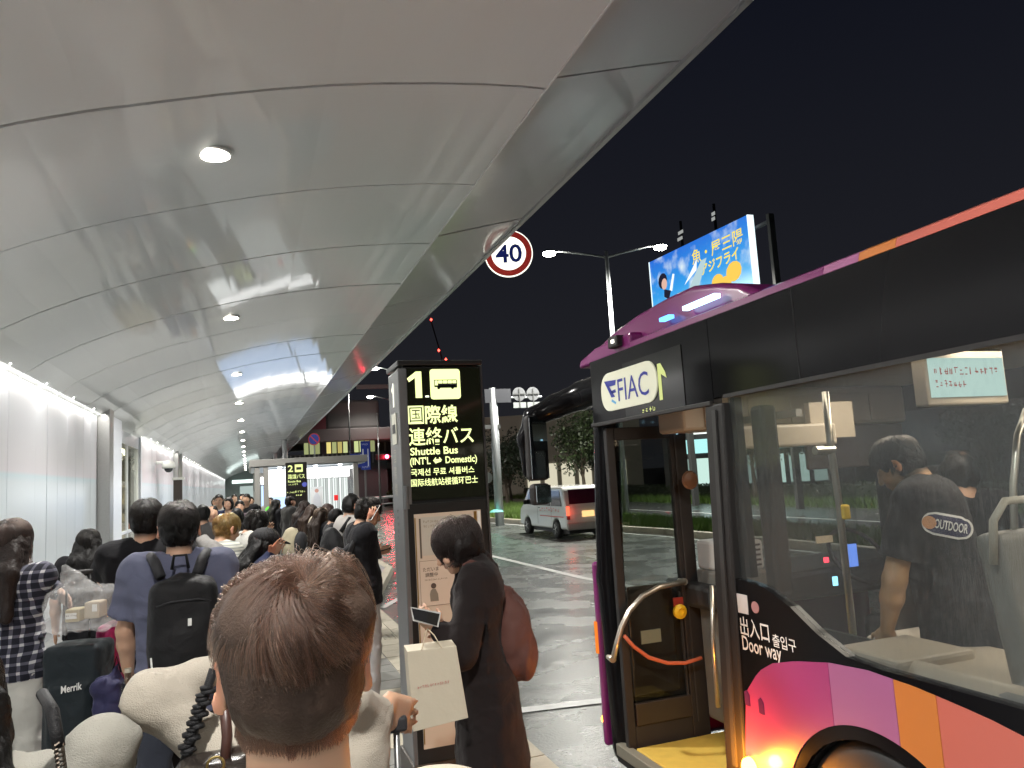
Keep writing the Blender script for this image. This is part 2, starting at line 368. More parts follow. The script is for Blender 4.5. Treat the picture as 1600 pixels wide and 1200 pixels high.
# traffic median with kerb and grass
MED = [(11.3, -30), (13.2, -30), (13.2, 28), (17.5, 60), (14, 60), (9.9, 32), (11.3, 19)]
md = struct(MB().prism([(x, y) for x, y in MED], -.2, -.02).obj('median_island', M_SOIL))
for i, (x, y, a) in enumerate(along([(11.3, 8), (11.3, 19), (9.9, 32), (10.8, 42)], .8)):
    o = link('kerb_stone', km, md, None); o.location = (x-.05, y, .02); o.rotation_euler = (0, 0, a); o.scale = (1.3, 1.33, 1)
def blades(name, pts_fn, n, h, m, w=.012):
    P = pts_fn(n); hh = h*RNG.uniform(.5, 1.2, len(P)); a = RNG.uniform(0, 2*PI, len(P)); d = np.stack([np.cos(a), np.sin(a)], 1)
    ln = RNG.uniform(.1, .6, len(P))*hh; v = np.zeros((len(P), 3, 3)); b = RNG.uniform(0, 2*PI, len(P))
    v[:, 0, :2] = P[:, :2]+d*w; v[:, 1, :2] = P[:, :2]-d*w; v[:, 0, 2] = v[:, 1, 2] = P[:, 2]
    v[:, 2, :2] = P[:, :2]+np.stack([np.cos(b), np.sin(b)], 1)*ln[:, None]; v[:, 2, 2] = P[:, 2]+hh
    return stuff(link(name, npmesh(name, v.reshape(-1, 3), np.arange(len(P)*3).reshape(-1, 3)), None, m))
def med_pts(n):
    y = RNG.uniform(12, 58, n); lo = np.where(y < 19, 11.45, np.where(y < 32, 11.45-(y-19)*.108, 10.05+(y-32)*.146)); hi = np.where(y < 28, 13.1, 13.1+(y-28)*.134)
    return np.stack([RNG.uniform(0, 1, n)*(hi-lo)+lo, y, np.full(n, -.02)], 1)
M_BLADE = mat('grass_blade', (.09, .16, .025), .5, var=.5, noise=2)
blades('grass', med_pts, 42000, .28, M_BLADE, .02)
blades('roadside_grass', lambda n: np.stack([RNG.uniform(21.2, 24, n), RNG.uniform(10, 70, n), np.full(n, -.19)], 1), 15000, .4, M_BLADE, .03)

# ================================================================== CANOPY
PROF = [(-2.66, 3.16), (-2.54, 3.29), (-2.26, 3.49), (-1.9, 3.68), (-1.55, 3.83), (-1.2, 3.96), (-.85, 4.07), (-.5, 4.16), (-.15, 4.25), (.2, 4.33), (.55, 4.40), (.9, 4.455), (1.25, 4.50), (1.6, 4.535), (1.9, 4.555), (2.09, 4.56)]
FAS = [(2.10, 4.64), (2.5, 4.745), (2.9, 4.85), (3.25, 4.935)]
def orange_peel(n, b, tc):
    t = n.nodes.new('ShaderNodeTexNoise'); t.inputs['Scale'].default_value = 1.4; t.inputs['Detail'].default_value = 2; n.links.new(tc.outputs['Object'], t.inputs['Vector'])
    bp = n.nodes.new('ShaderNodeBump'); bp.inputs['Strength'].default_value = .08; bp.inputs['Distance'].default_value = .02
    n.links.new(t.outputs['Fac'], bp.inputs['Height']); n.links.new(bp.outputs[0], b.inputs['Coat Normal'])
M_CEIL = mat('white_enamel_panel', (.85, .88, .88), .45, coat=.75, var=.03, noise=.7, fn=orange_peel); M_CEIL.node_tree.nodes['Principled BSDF'].inputs['Coat Roughness'].default_value = .06
M_FAS = mat('fascia_enamel', (.74, .74, .75), .4, coat=.9, fn=orange_peel); M_FAS.node_tree.nodes['Principled BSDF'].inputs['Coat Roughness'].default_value = .09
M_DARK = mat('dark_gap', (.05, .05, .05), .8)
M_EDGE = mat('edge_trim_metal', (.45, .45, .45), .4, metal=.3)
def strip(prof, y0, y1, th):
    mb = MB(); n = len(prof); vs = []
    for y in (y0, y1): vs += [(x, y, z) for x, z in prof]+[(x, y, z+th) for x, z in prof]
    fs = []; k = 2*n
    for i in range(n-1): fs += [(i, i+1, k+i+1, k+i), (n+i, k+n+i, k+n+i+1, n+i+1), (i, n+i, n+i+1, i+1), (k+i, k+i+1, k+n+i+1, k+n+i)]
    fs += [(0, k, k+n, n), (n-1, n+n-1, k+n+n-1, k+n-1)]
    return mb.add(vs, fs)
canopy = thing('canopy', 'long white vaulted canopy of enamel panels over the bus stop pavement', 'canopy')
SP = 1.84; Y0 = 4.76
def smooth_(me): me.polygons.foreach_set('use_smooth', [True]*len(me.polygons)); return me
cme = strip(PROF, -.906, .906, .02).mesh(); cme.materials.append(M_CEIL)
fme = strip(FAS, -.908, .908, .02).mesh(); fme.materials.append(M_FAS)
for k in range(-7, 52):
    y = Y0+SP*(k+.5)
    o = link('ceiling_panel', cme, canopy); o.location = (0, y, random.uniform(-.001, .001)); o.rotation_euler = (random.uniform(-.0010, .0010), random.uniform(-.0015, .0015), 0)
    o = link('fascia_panel', fme, canopy); o.location = (0, y, random.uniform(-.003, .003)); o.rotation_euler = (random.uniform(-.002, .002), 0, 0)
strip([(x, z+.05) for x, z in PROF]+[(2.1, 4.72)]+[(x, z+.05) for x, z in FAS[1:]], -9, 100.5, .25).obj('roof_deck', mat('joint_grey', (.2, .2, .2), .7), canopy)
MB().box(3.25, -9, 4.90, 3.30, 100.5, 5.1).obj('edge_trim', M_EDGE, canopy)
MB().box(2.085, -9, 4.555, 2.10, 100.5, 4.66).obj('step_trim', M_FAS, canopy)
# columns that carry it, far down the walkway
for y in (44, 60, 76, 92):
    MB().lathe([(.14, -.02), (.14, 4.5)], (2.0, y, 0), 14).obj('column', M_EDGE, canopy, smooth=False)
# recessed downlights
M_LAMP = emit('lamp_disc', (1, .93, .8), 26); M_RING = mat('lamp_ring', (.8, .8, .78), .4)
dl = thing('ceiling_light', 'round recessed downlight in the canopy', 'ceiling light')
lamp_me = MB().lathe([(.118, .0), (.112, -.012), (.08, -.022), (.035, -.027), (.002, -.028)], (0, 0, 0), 24).mesh(); lamp_me.materials.append(M_LAMP)
ring_me = MB().lathe([(.14, .01), (.14, -.006), (.12, -.008), (.119, .01)], (0, 0, 0), 28).mesh(); ring_me.materials.append(M_RING)
link('lamp_disc', lamp_me, dl); link('ring', ring_me, dl)
LY = [5.62+5.52*i for i in range(-3, 17)]
WORDS = ['largest and nearest round downlight in the canopy, above the queue', 'second round downlight along the canopy vault', 'third round downlight along the canopy vault', 'fourth round downlight along the canopy vault, near the bright reflection', 'fifth round downlight along the canopy vault', 'sixth round downlight along the canopy vault']
dls = [dl]+[None]*(len(LY)-1)
for i, y in enumerate(LY):
    z = 4.238
    if i == 0: o = dl; o.location = (-.2, y, z)
    else: o = copies(dl, [(-.2, y, z)])[0]
    o['group'] = 'round downlights in the canopy'
    j = i-3
    o['label'] = WORDS[j] if 0 <= j < len(WORDS) else ('tiny round downlight in the far stretch of the canopy' if j > 0 else 'round downlight in the canopy over the near queue')
    ld = bpy.data.lights.new('downlight', 'SPOT'); ld.energy = K_DOWN; ld.spot_size = R_(168); ld.spot_blend = .8; ld.shadow_soft_size = .1; ld.color = (1, .97, .92)
    lo = bpy.data.objects.new('downlight', ld); COL.objects.link(lo); lo.parent = o; lo.location = (0, 0, -.09)

# ================================================================== STATION WALL
wall = thing('station_wall', 'white enamel panel wall of the terminal along the pavement', 'wall')
def band(n, b, tc):  # faint pink and cyan screen reflections painted into the panel colour
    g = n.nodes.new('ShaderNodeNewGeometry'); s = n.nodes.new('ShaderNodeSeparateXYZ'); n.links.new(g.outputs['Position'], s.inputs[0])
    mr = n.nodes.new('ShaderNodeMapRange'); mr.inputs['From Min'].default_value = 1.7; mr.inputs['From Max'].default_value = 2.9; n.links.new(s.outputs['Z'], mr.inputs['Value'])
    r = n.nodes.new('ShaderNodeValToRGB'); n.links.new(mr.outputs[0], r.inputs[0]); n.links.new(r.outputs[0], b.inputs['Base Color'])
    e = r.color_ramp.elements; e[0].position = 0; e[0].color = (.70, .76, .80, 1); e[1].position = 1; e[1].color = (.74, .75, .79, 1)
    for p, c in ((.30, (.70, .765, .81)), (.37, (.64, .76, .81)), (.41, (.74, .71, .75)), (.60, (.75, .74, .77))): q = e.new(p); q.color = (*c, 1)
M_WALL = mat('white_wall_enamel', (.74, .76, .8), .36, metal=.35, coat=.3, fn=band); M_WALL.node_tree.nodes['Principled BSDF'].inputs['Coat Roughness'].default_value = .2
WX = -2.54
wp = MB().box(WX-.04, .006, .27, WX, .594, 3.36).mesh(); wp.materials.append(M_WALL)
bp_ = MB().box(WX-.04, .002, 0, WX+.03, .598, .262).mesh(); bp_.materials.append(mat('grey_skirting', (.3, .31, .32), .4, var=.1))
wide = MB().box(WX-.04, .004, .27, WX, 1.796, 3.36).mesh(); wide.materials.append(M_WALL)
widb = MB().box(WX-.04, .002, 0, WX+.03, 1.798, .262).mesh(); widb.materials.append(MATS['grey_skirting'])
y = -8.1
while y < 8.0:
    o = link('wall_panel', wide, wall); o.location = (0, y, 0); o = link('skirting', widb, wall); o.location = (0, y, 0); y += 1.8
y0s = y
def run(y, end):
    while y+.6 <= end+.01:
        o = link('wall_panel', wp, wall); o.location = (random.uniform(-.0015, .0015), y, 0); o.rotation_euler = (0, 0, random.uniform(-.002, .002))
        o = link('skirting', bp_, wall); o.location = (0, y, 0); y += .6
    return y
yA = run(y, 15.5); yB = run(21.2, 30.2); run(32.4, 98)
MB().box(WX-.3, -9, 0, WX-.06, yA, 3.4).box(WX-.3, 21.2, 0, WX-.06, 30.2, 3.4).box(WX-.3, 32.4, 0, WX-.06, 98, 3.4).obj('wall_core', M_DARK, wall)
M_STEEL = mat('brushed_steel', (.42, .42, .41), .35, metal=.8, var=.1, noise=30)
box('pillar', (WX-.2, yA+.03, 0), (WX+.20, yA+.45, 3.5), M_STEEL, wall, bevel=.01)
box('jamb', (WX-.2, yA+.5, 0), (WX+.12, 17.3, 3.4), mat('white_frame', (.6, .63, .68), .35), wall, bevel=.006)
box('jamb', (WX-.2, 21.0, 0), (WX+.03, 21.16, 3.4), MATS['white_frame'], wall)
box('jamb', (WX-.2, 30.3, 0), (WX+.15, 30.6, 3.4), M_STEEL, wall); box('jamb', (WX-.2, 32.1, 0), (WX+.15, 32.35, 3.4), M_STEEL, wall)
# top header over openings
box('header', (WX-.3, 17.3, 3.0), (WX-.02, 21.0, 3.4), MATS['white_frame'], wall); box('header', (WX-.3, 30.6, 2.9), (WX-.02, 32.1, 3.4), MATS['white_frame'], wall)
# glazed entrance and lit lobby behind it
M_GL = glass('clear_glass', (.9, .92, .9), .05)
for yy in (17.4, 19.2):
    MB().box(WX-.06, yy, .05, WX-.045, yy+1.75, 3.0).obj('pane', M_GL, wall)
for yy in (17.32, 19.15, 20.93): box('frame', (WX-.08, yy, 0), (WX-.02, yy+.07, 3.0), MATS['white_frame'], wall)
box('frame', (WX-.08, 17.39, 1.02), (WX-.02, 20.93, 1.08), MATS['white_frame'], wall)
MB().box(WX-.06, 30.6, .05, WX-.045, 32.1, 2.9).obj('pane', M_GL, wall)
M_INT = mat('lobby_wall', (.66, .62, .5), .6, var=.1)
lobby = struct(MB().box(-9, 14.9, 0, -8.9, 34, 3.2).box(-9, 34, 0, -2.9, 34.1, 3.2).box(-9, 14.8, 0, -2.9, 14.9, 3.2).obj('lobby_wall', M_INT))
struct(MB().box(-9, 14.8, 3.2, -2.86, 34.1, 3.3).obj('lobby_ceiling', M_INT))
struct(MB().box(-9, 14.8, -.02, -2.6, 34.1, .006).obj('lobby_floor', MATS['terrazzo']))
for k in range(5):
    o = box('lobby_light', (-3.6, 18.2+k*2.6, 3.12), (-3.3, 19.6+k*2.6, 3.17), emit('lobby_tube', (1, .93, .72), 12))
    tag(o, 'yellowish strip light inside the lobby beyond the glass door', 'ceiling light', 'strip lights in the lobby')
for k, (yy, lab) in enumerate([(19.6, 'shelf unit of packets inside the lobby behind the first glass pane'), (21.9, 'shelf unit of packets deeper inside the lobby behind the glass')]):
    rk = thing('shelf_rack', lab, 'shelf', (-3.45, yy+2.2, 0), R_(90))
    for z in (.3, .75, 1.2, 1.65, 2.1): box('shelf', (-.5, -.7, z), (.15, .7, z+.03), M_CREAM, rk)
    for s in (-.7, .68): box('side_panel', (-.5, s, 0), (.15, s+.02, 2.3), M_CREAM, rk)
    mb = MB()
    for z in (.33, .78, 1.23, 1.68):
        yy2 = -.66
        while yy2 < .55: w = random.uniform(.08, .2); mb.box(-.4, yy2, z, .1, yy2+w-.01, z+random.uniform(.15, .34)); yy2 += w
    stuff(mb.obj('packet_row', mat('packets', (.6, .52, .34), .5, var=.7, noise=7), rk))
for y_ in (20.5, 26.5):
    ld = bpy.data.lights.new('lobby', 'AREA'); ld.shape = 'RECTANGLE'; ld.size = 2.5; ld.size_y = 5; ld.energy = 420; ld.color = (1, .93, .76); lo = bpy.data.objects.new('lobby', ld); COL.objects.link(lo); lo.location = (-4.6, y_, 3.1)
# wall-washer lamps in the slot where wall meets canopy
ww = thing('wall_washer', 'small spotlight in the slot at the top of the panel wall', 'spotlight', (WX+.07, 8, 3.345))
wl = MB().lathe([(.022, 0), (.022, .01), (.01, .014)], (0, 0, 0), 12).mesh(); wl.materials.append(emit('washer', (1, .97, .9), 30)); link('lamp', wl, ww)
wh = MB().box(-.03, -.04, .012, .03, .04, .03).mesh(); wh.materials.append(M_STEEL); link('housing', wh, ww)
wy = [8.0+1.62*i for i in range(24)]
nth = ['first', 'second', 'third', 'fourth', 'fifth', 'sixth', 'seventh', 'eighth']
for i, y in enumerate(wy):
    if 17.3 < y < 21: continue
    o = ww if i == 0 else copies(ww, [(WX+.07, y, 3.345)])[0]
    o['group'] = 'spotlights washing the panel wall'
    o['label'] = 'small spotlight washing the white panels, %s along the wall before the steel pillar' % nth[i] if y < 15.6 else 'small spotlight in the wall-top slot beyond the glass entrance'
    ld = bpy.data.lights.new('washer', 'SPOT'); ld.energy = K_WALL; ld.spot_size = R_(160); ld.spot_blend = 1.; ld.shadow_soft_size = .12; ld.color = (1, .98, .93)
    lo = bpy.data.objects.new('washer', ld); COL.objects.link(lo); lo.parent = o; lo.location = (.05, 0, -.02); lo.rotation_euler = (0, R_(14), 0)
for (a, b) in ((-8, 7.2), (7.3, 15.4), (21.2, 30.2), (32.4, 98)):
    o = box('light_strip', (WX+.02, a, 3.352), (WX+.05, b, 3.358), emit('strip', (1, .97, .9), 5))
    tag(o, 'thin light strip at the top of the wall, %s' % {-8: 'beside the camera', 7.3: 'before the steel pillar', 21.2: 'above the dome camera', 32.4: 'at the far end of the walkway'}[a], 'strip light')
    ld = bpy.data.lights.new('wall_strip', 'AREA'); ld.shape = 'RECTANGLE'; ld.size = .06; ld.size_y = b-a; ld.energy = 3.4*(b-a); ld.color = (1, .97, .9)
    lo = bpy.data.objects.new('wall_strip', ld); COL.objects.link(lo); lo.location = (WX+.10, (a+b)/2, 3.33); lo.rotation_euler = (0, R_(12), 0)
# dome camera on the wall
cc = thing('dome_camera', 'white dome security camera on a bracket high on the panel wall', 'camera', (WX, 24.6, 2.62))
box('bracket', (0, -.05, .12), (.32, .05, .2), mat('camera_white', (.62, .62, .58), .4), cc, bevel=.02)
MB().lathe([(.03, .22), (.15, .17), (.19, .05), (.185, -.02)], (.34, 0, 0), 22).obj('hood', MATS['camera_white'], cc, smooth=True)
MB().lathe([(.12, -.02), (.11, -.08), (.06, -.13), (.01, -.14)], (.34, 0, 0), 18).obj('dome', mat('dark_dome', (.04, .04, .045), .1), cc, smooth=True)
sp = thing('post_sign', 'slim dark upright sign board standing against the wall beyond the entrance', 'sign', (-2.1, 26.5, 0))
box('board', (-.13, -.05, .9), (.13, .05, 2.28), mat('dark_brown_board', (.035, .025, .02), .4), sp, bevel=.01); box('cap', (-.16, -.06, 2.28), (.2, .06, 2.36), MATS['camera_white'], sp, bevel=.01); box('leg', (-.04, -.03, 0), (.04, .03, .9), M_STEEL, sp)
ub = thing('wall_box', 'small silver box fixed to the wall above the plaid-shirted woman', 'box', (WX, 9.65, 1.33))
box('case', (0, -.28, 0), (.16, .28, .24), M_STEEL, ub, bevel=.01); box('lid', (.0, -.29, .24), (.17, .29, .262), MATS['camera_white'], ub, bevel=.004)
# end of the walkway
ew = thing('end_building', 'pale cross wall closing the far end of the covered walkway', 'building', (0, 100.6, 0))
box('wall', (-2.9, 0, 0), (3.4, .3, 5.2), mat('end_wall', (.35, .42, .4), .5), ew); box('door', (-.9, -.05, 0), (.9, 0, 2.4), emit('end_door', (.75, .9, .85), .6), ew); box('light_panel', (-1.8, -.06, 2.8), (1.8, 0, 3.2), emit('end_light', (.85, 1, .95), 2), ew)

# ================================================================== BUS
BX = 2.13; BW = 2.3; FY = 4.62
M_BLK = mat('bus_black_paint', (.006, .006, .007), .17, spec=.16); pass
M_RUB = mat('black_rubber', (.014, .013, .013), .6)
M_MAG = mat('magenta_paint', (.18, .008, .12), .3, coat=.4); M_MAG2 = mat('pink_magenta_paint', (.36, .045, .18), .35, coat=.25); M_VIO = mat('violet_paint', (.37, .12, .27), .35, coat=.25)
M_ORG = mat('orange_paint', (.58, .19, .045), .35, coat=.25); M_COR = mat('coral_paint', (.56, .14, .105), .35, coat=.25)
M_BEI = mat('beige_plastic', (.42, .36, .28), .45, var=.08); M_GRYP = mat('grey_plastic', (.2, .19, .17), .5, var=.1)
M_TINT = glass('bus_glass', (.78, .8, .8), .07, .03, rain=True); M_CLR = glass('door_glass', (.82, .84, .83), .06, .02)
M_CHR = mat('rail_steel', (.62, .58, .5), .28, metal=.9); M_YEL = mat('yellow_plastic', (.75, .5, .02), .4); M_YFL = mat('yellow_step', (.6, .42, .08), .55, var=.15, noise=20)
M_WHT = mat('white_print', (.75, .75, .72), .5); M_FL = mat('bus_floor', (.16, .15, .14), .6)
bus = thing('bus', 'black airport shuttle bus with magenta and coral bands, front door open', 'bus', (BX, 0, 0))
bus.location = (0, 0, 0)
def side(name, poly, x0, x1, m, parent=None, bevel=0): return MB().prism(poly, x0, x1, 'x').obj(name, m, parent if parent is not None else bus, bevel=bevel)
# upper side panel, posts and lower side panel (kerb side)
side('side_panel', [(-5, 2.11), (3.10, 2.11), (3.10, 2.5), (-5, 2.5)], BX, BX+.05, M_BLK)
side('side_panel', [(3.106, 2.085), (4.45, 2.085), (4.45, 2.5), (3.106, 2.5)], BX, BX+.05, M_BLK)
side('post', [(3.125, .03), (3.28, .03), (3.17, 2.08), (3.02, 2.08)], BX-.012, BX+.07, M_RUB, bevel=.01)
side('post', [(3.16, .4), (3.19, .4), (3.10, 2.05), (3.07, 2.05)], BX-.022, BX-.013, mat('seal_grey', (.035, .035, .035), .5))
side('rounded_pillar', [(2.85, 1.2), (2.94, 1.2), (2.94, 2.05), (2.85, 2.05)], BX+.07, BX+.16, M_RUB, bevel=.02)
belt = [(3.066, 1.262), (2.86, 1.245), (2.7, 1.185), (2.55, 1.10), (2.4, 1.04), (2.25, 1.03), (1.7, 1.03), (-5, 1.03)]
AC, AR = (2.31, .27), .48
arch = [(AC[0]+AR*math.cos(a), AC[1]+AR*math.sin(a)) for a in [R_(d) for d in range(-28, 209, 12)]]
low = belt[::-1]+[(3.115, .03)]+[(arch[0][0], .03)]+arch+[(arch[-1][0], .03), (-5, .03)]
side('lower_panel', low, BX, BX+.05, M_BLK)
for y_ in (2.49, 1.2, -.4, -2.): side('panel_seam', [(y_-.004, 2.115), (y_+.004, 2.115), (y_+.004, 2.495), (y_-.004, 2.495)], BX-.0015, BX+.001, mat('seam_grey', (.018, .018, .019), .7, spec=.1))
side('door_rail', [(3.11, 2.075), (4.46, 2.075), (4.46, 2.098), (3.11, 2.098)], BX-.02, BX, M_RUB, bevel=.004); side('glass_trim', [(-5, 2.10), (3.02, 2.10), (3.02, 2.118), (-5, 2.118)], BX-.006, BX, M_RUB)
# colour blocks follow the arch
top = [(3.10, .50), (3.09, .72), (2.95, .87), (2.85, .925), (2.7, .965), (2.5, 1.0), (2.3, 1.014), (2.1, 1.005), (1.95, .99), (1.8, .97), (1.6, .93), (1.4, .86), (1.2, .78), (1.0, .66), (.8, .5), (.6, .3)]
def topz(y):
    for (a, za), (b, zb) in zip(top, top[1:]):
        if b <= y <= a: return zb+(za-zb)*(y-b)/(a-b)
    return .3
def botz(y):
    dx = y-AC[0]; r = AR+.05
    return AC[1]+math.sqrt(max(r*r-dx*dx, 0)) if abs(dx) < r else .06
def block(a, b, m):
    n = 14; ys = [a+(b-a)*i/n for i in range(n+1)]
    return side('livery_band', [(y, topz(y)) for y in ys]+[(y, min(botz(y), topz(y)-.01)) for y in ys[::-1]], BX-.004, BX, m)
block(3.10, 2.503, M_MAG2); block(2.5, 2.183, M_VIO); block(2.18, 2.008, M_ORG); block(2.005, .62, M_COR)
# roof rail band: sloping coloured strip and roof skin
def rail(y0, y1, m):
    return MB().prism([(BX-.002, 2.502), (BX+.008, 2.535), (BX+.05, 2.553), (BX+.05, 2.5)], y0, y1, 'y').obj('roof_rail', m, bus)
rail(2.303, 3.9, M_MAG); rail(2.12, 2.30, M_VIO); rail(1.95, 2.118, M_ORG); rail(-5, 1.948, M_COR)
MB().prism([(BX+.052, 2.50), (BX+.052, 2.548), (BX+.35, 2.56), (BX+BW-.35, 2.56), (BX+BW-.05, 2.54), (BX+BW-.05, 2.52)], -5, 4.3, 'y').obj('roof', M_BLK, bus)
# domed magenta cowl at the front
cw = MB().prism([(4.66, 2.49), (4.62, 2.565), (4.5, 2.62), (4.25, 2.675), (3.95, 2.715), (3.6, 2.735), (3.35, 2.735), (3.12, 2.69), (2.95, 2.64), (2.8, 2.56), (2.8, 2.49)], BX+.09, BX+BW-.09, 'x').obj('roof_cowl', M_MAG, bus, bevel=.07, seg=5, smooth=True)
MB().prism([(4.66, 2.49), (4.62, 2.54), (4.4, 2.585), (3.9, 2.60), (3.9, 2.49)], BX+.01, BX+.12, 'x').obj('cowl_edge', M_MAG, bus, bevel=.02, seg=3)
M_BLU = emit('blue_reflection', (.12, .42, 1.), 3.2); M_BLW = emit('white_reflection', (.5, .8, 1.), 4)
box('cowl_reflection', (BX+.035, 3.50, 2.592), (BX+.07, 3.60, 2.612), M_BLU, bus); box('cowl_reflection', (BX+.035, 3.07, 2.60), (BX+.07, 3.36, 2.622), M_BLW, bus)  # blue-white reflections on the cowl, added as glowing strips
box('roof_camera', (BX-.03, 4.0, 2.53), (BX+.06, 4.12, 2.60), M_RUB, bus, bevel=.01); box('clearance_lamp', (BX-.035, 4.03, 2.555), (BX-.028, 4.06, 2.575), emit('clear_lamp', (1, .95, .85), 5), bus)
# front end: corner pillar, windscreen, dash, bumper
fc = SDF(); fc.cone((BX+.09, 4.50, .06), (BX+.09, 4.56, 1.1), .09).cone((BX+.09, 4.56, 1.1), (BX+.1, 4.44, 2.45), .09, .085)
sdf_obj(fc, 'corner_pillar', M_BLK, bus, .025)
MB().box(BX+.12, 4.55, .02, BX+BW-.1, 4.70, .95).obj('front_panel', M_MAG, bus, bevel=.05, seg=4)
MB().add([(BX+.13, 4.63, .95), (BX+BW-.13, 4.63, .95), (BX+BW-.13, 4.47, 2.2), (BX+.13, 4.47, 2.2), (BX+.13, 4.64, .95), (BX+BW-.13, 4.64, .95), (BX+BW-.13, 4.48, 2.2), (BX+.13, 4.48, 2.2)], [(0, 1, 2, 3), (7, 6, 5, 4), (0, 4, 5, 1), (3, 2, 6, 7), (0, 3, 7, 4), (1, 5, 6, 2)]).obj('windscreen', M_CLR, bus)
MB().box(BX+.05, 4.28, 2.2, BX+BW-.05, 4.52, 2.52).obj('header', M_BLK, bus, bevel=.03)
box('corner_trim', (BX+.0, 4.60, .05), (BX+.06, 4.66, 1.2), M_MAG, bus, bevel=.02)
MB().lathe([(.028, 0), (.026, .012), (.01, .02)], (BX+.03, 4.66, .20), 14, 'y').obj('indicator_lamp', emit('amber', (1, .36, .02), 14), bus)
box('indicator_strip', (BX-.01, 4.62, .62), (BX+.005, 4.65, .82), emit('amber_dim', (1, .25, .03), 1.0), bus)
cp_ = MB().prism([(BX+.5, .9), (BX+2.15, .9), (BX+2.15, 1.12), (BX+.5, 1.05)], 4.05, 4.6, 'y').obj('dashboard', mat('dash', (.03, .03, .03), .5), bus, bevel=.03)
box('left_dash', (BX+.12, 4.44, .3), (BX+.6, 4.6, 1.0), MATS['dash'], bus, bevel=.03)
# roof liner and floor, far side with windows
box('floor', (BX+.05, -5, .12), (BX+BW-.05, 3.27, .2), M_FL, bus); box('floor', (BX+.81, 3.275, .12), (BX+BW-.05, 4.5, .2), M_FL, bus); box('step', (BX+.05, 3.28, .04), (BX+.80, 4.30, .125), M_YFL, bus, bevel=.008); box('nosing', (BX-.012, 3.28, .05), (BX+.048, 4.45, .12), mat('nosing_grey', (.2, .19, .15), .5), bus, bevel=.006); box('sill', (BX, 3.2, .01), (BX+.06, 4.46, .049), M_RUB, bus)
box('ceiling', (BX+.06, -4.9, 2.26), (BX+BW-.06, 4.3, 2.3), M_BEI, bus)
box('far_side_panel', (BX+BW-.05, -5, .03), (BX+BW, 4.5, 1.02), M_BLK, bus); box('far_side_panel', (BX+BW-.05, -5, 2.08), (BX+BW, 4.5, 2.5), M_BLK, bus)
fx = BX+BW-.05
for y0, y1 in ((-4.9, -3.4), (-3.3, -1.8), (-1.7, -.2), (-.1, 1.4), (1.5, 3.0), (3.1, 4.3)):
    box('far_window', (fx+.02, y0+.04, 1.02), (fx+.027, y1+.02, 2.08), M_TINT, bus)
for y in (-4.95, -3.35, -1.75, -.15, 1.45, 3.05, 4.35): box('far_post', (fx, y-.05, 1.0), (fx+.05, y+.09, 2.1), M_RUB, bus)
# kerb-side glass
gl1 = side('window', [(3.066, 1.262), (2.86, 1.245), (2.7, 1.185), (2.55, 1.10), (2.4, 1.04), (2.25, 1.03), (.9, 1.03), (.9, 2.11), (3.02, 2.11)], BX+.02, BX+.028, M_TINT)
side('post', [(.78, 1.0), (.9, 1.0), (.9, 2.12), (.78, 2.12)], BX+.005, BX+.06, M_RUB)
side('window', [(.78, 1.03), (-2, 1.03), (-2, 2.11), (.78, 2.11)], BX+.02, BX+.028, M_TINT); side('window', [(-2.1, 1.03), (-4.9, 1.03), (-4.9, 2.11), (-2.1, 2.11)], BX+.02, BX+.028, M_TINT)
side('window_bar', [(2.985, 1.27), (3.02, 1.27), (3.02, 2.1), (2.985, 2.1)], BX+.03, BX+.07, M_RUB)
# front door leaf swung in across the front end of the doorway
dr = grp('door', bus)
LY_ = 4.33
def dbx(n, x0, z0, x1, z1, y0, y1, m, bev=.006): return box(n, (x0, y0, z0), (x1, y1, z1), m, dr, bevel=bev)
dbx('frame', BX+.02, .08, BX+.075, 2.06, LY_, LY_+.045, M_RUB); dbx('frame', BX+.475, .09, BX+.60, 2.06, LY_, LY_+.045, M_RUB)
dbx('frame', BX+.075, 1.98, BX+.475, 2.06, LY_, LY_+.045, M_RUB); dbx('frame', BX+.075, .08, BX+.475, .24, LY_, LY_+.045, M_RUB)
dbx('seal', BX+.505, .2, BX+.515, 2.04, LY_-.008, LY_-.001, MATS['seal_grey'], 0); dbx('seal', BX+.45, .36, BX+.458, 1.0, LY_-.006, LY_+.012, MATS['seal_grey'], 0)
dbx('pane', BX+.075, .24, BX+.475, 1.98, LY_+.02, LY_+.028, M_CLR, 0)
dbx('kick_panel', BX+.10, .40, BX+.42, 1.06, LY_+.03, LY_+.045, mat('kick_brown', (.028, .022, .018), .35)); dbx('kick_panel', BX+.08, .24, BX+.47, .37, LY_-.012, LY_+.018, MATS['kick_brown'])
hr = [onY(*p, LY_-.07) for p in [(958, 1030), (964, 1005), (971, 980), (983, 955), (1003, 932), (1030, 917), (1070, 909)]]
tube('handrail', hr, .017, M_CHR, dr, 10)
for q_ in (hr[0], hr[-1]): MB().lathe([(.022, 0), (.022, .012), (.014, .07)], (q_[0], LY_-.07, q_[2]), 12, 'y').obj('rail_mount', M_CHR, dr)
st = [onY(*p, LY_-.09) for p in [(975, 993), (990, 1010), (1013, 1027), (1043, 1036), (1070, 1036), (1096, 1028)]]
tube('strap', st, .012, mat('orange_strap', (.55, .13, .06), .5), dr, 8)
c = onY(1061, 955, LY_-.01); MB().lathe([(.045, 0), (.045, -.02), (.022, -.03), (.022, -.018), (.005, -.016)], c, 20, 'y').obj('emergency_knob', M_YEL, dr); box('knob_plate', (c[0]-.035, LY_-.012, c[2]+.03), (c[0]+.035, LY_-.004, c[2]+.085), mat('knob_red', (.25, .03, .02), .4), dr)
q_ = onY(1018, 997, LY_+.02); box('sticker', (q_[0]-.07, LY_+.022, q_[2]-.03), (q_[0]+.07, LY_+.029, q_[2]+.05), mat('label_grey', (.25, .27, .2), .5), dr)
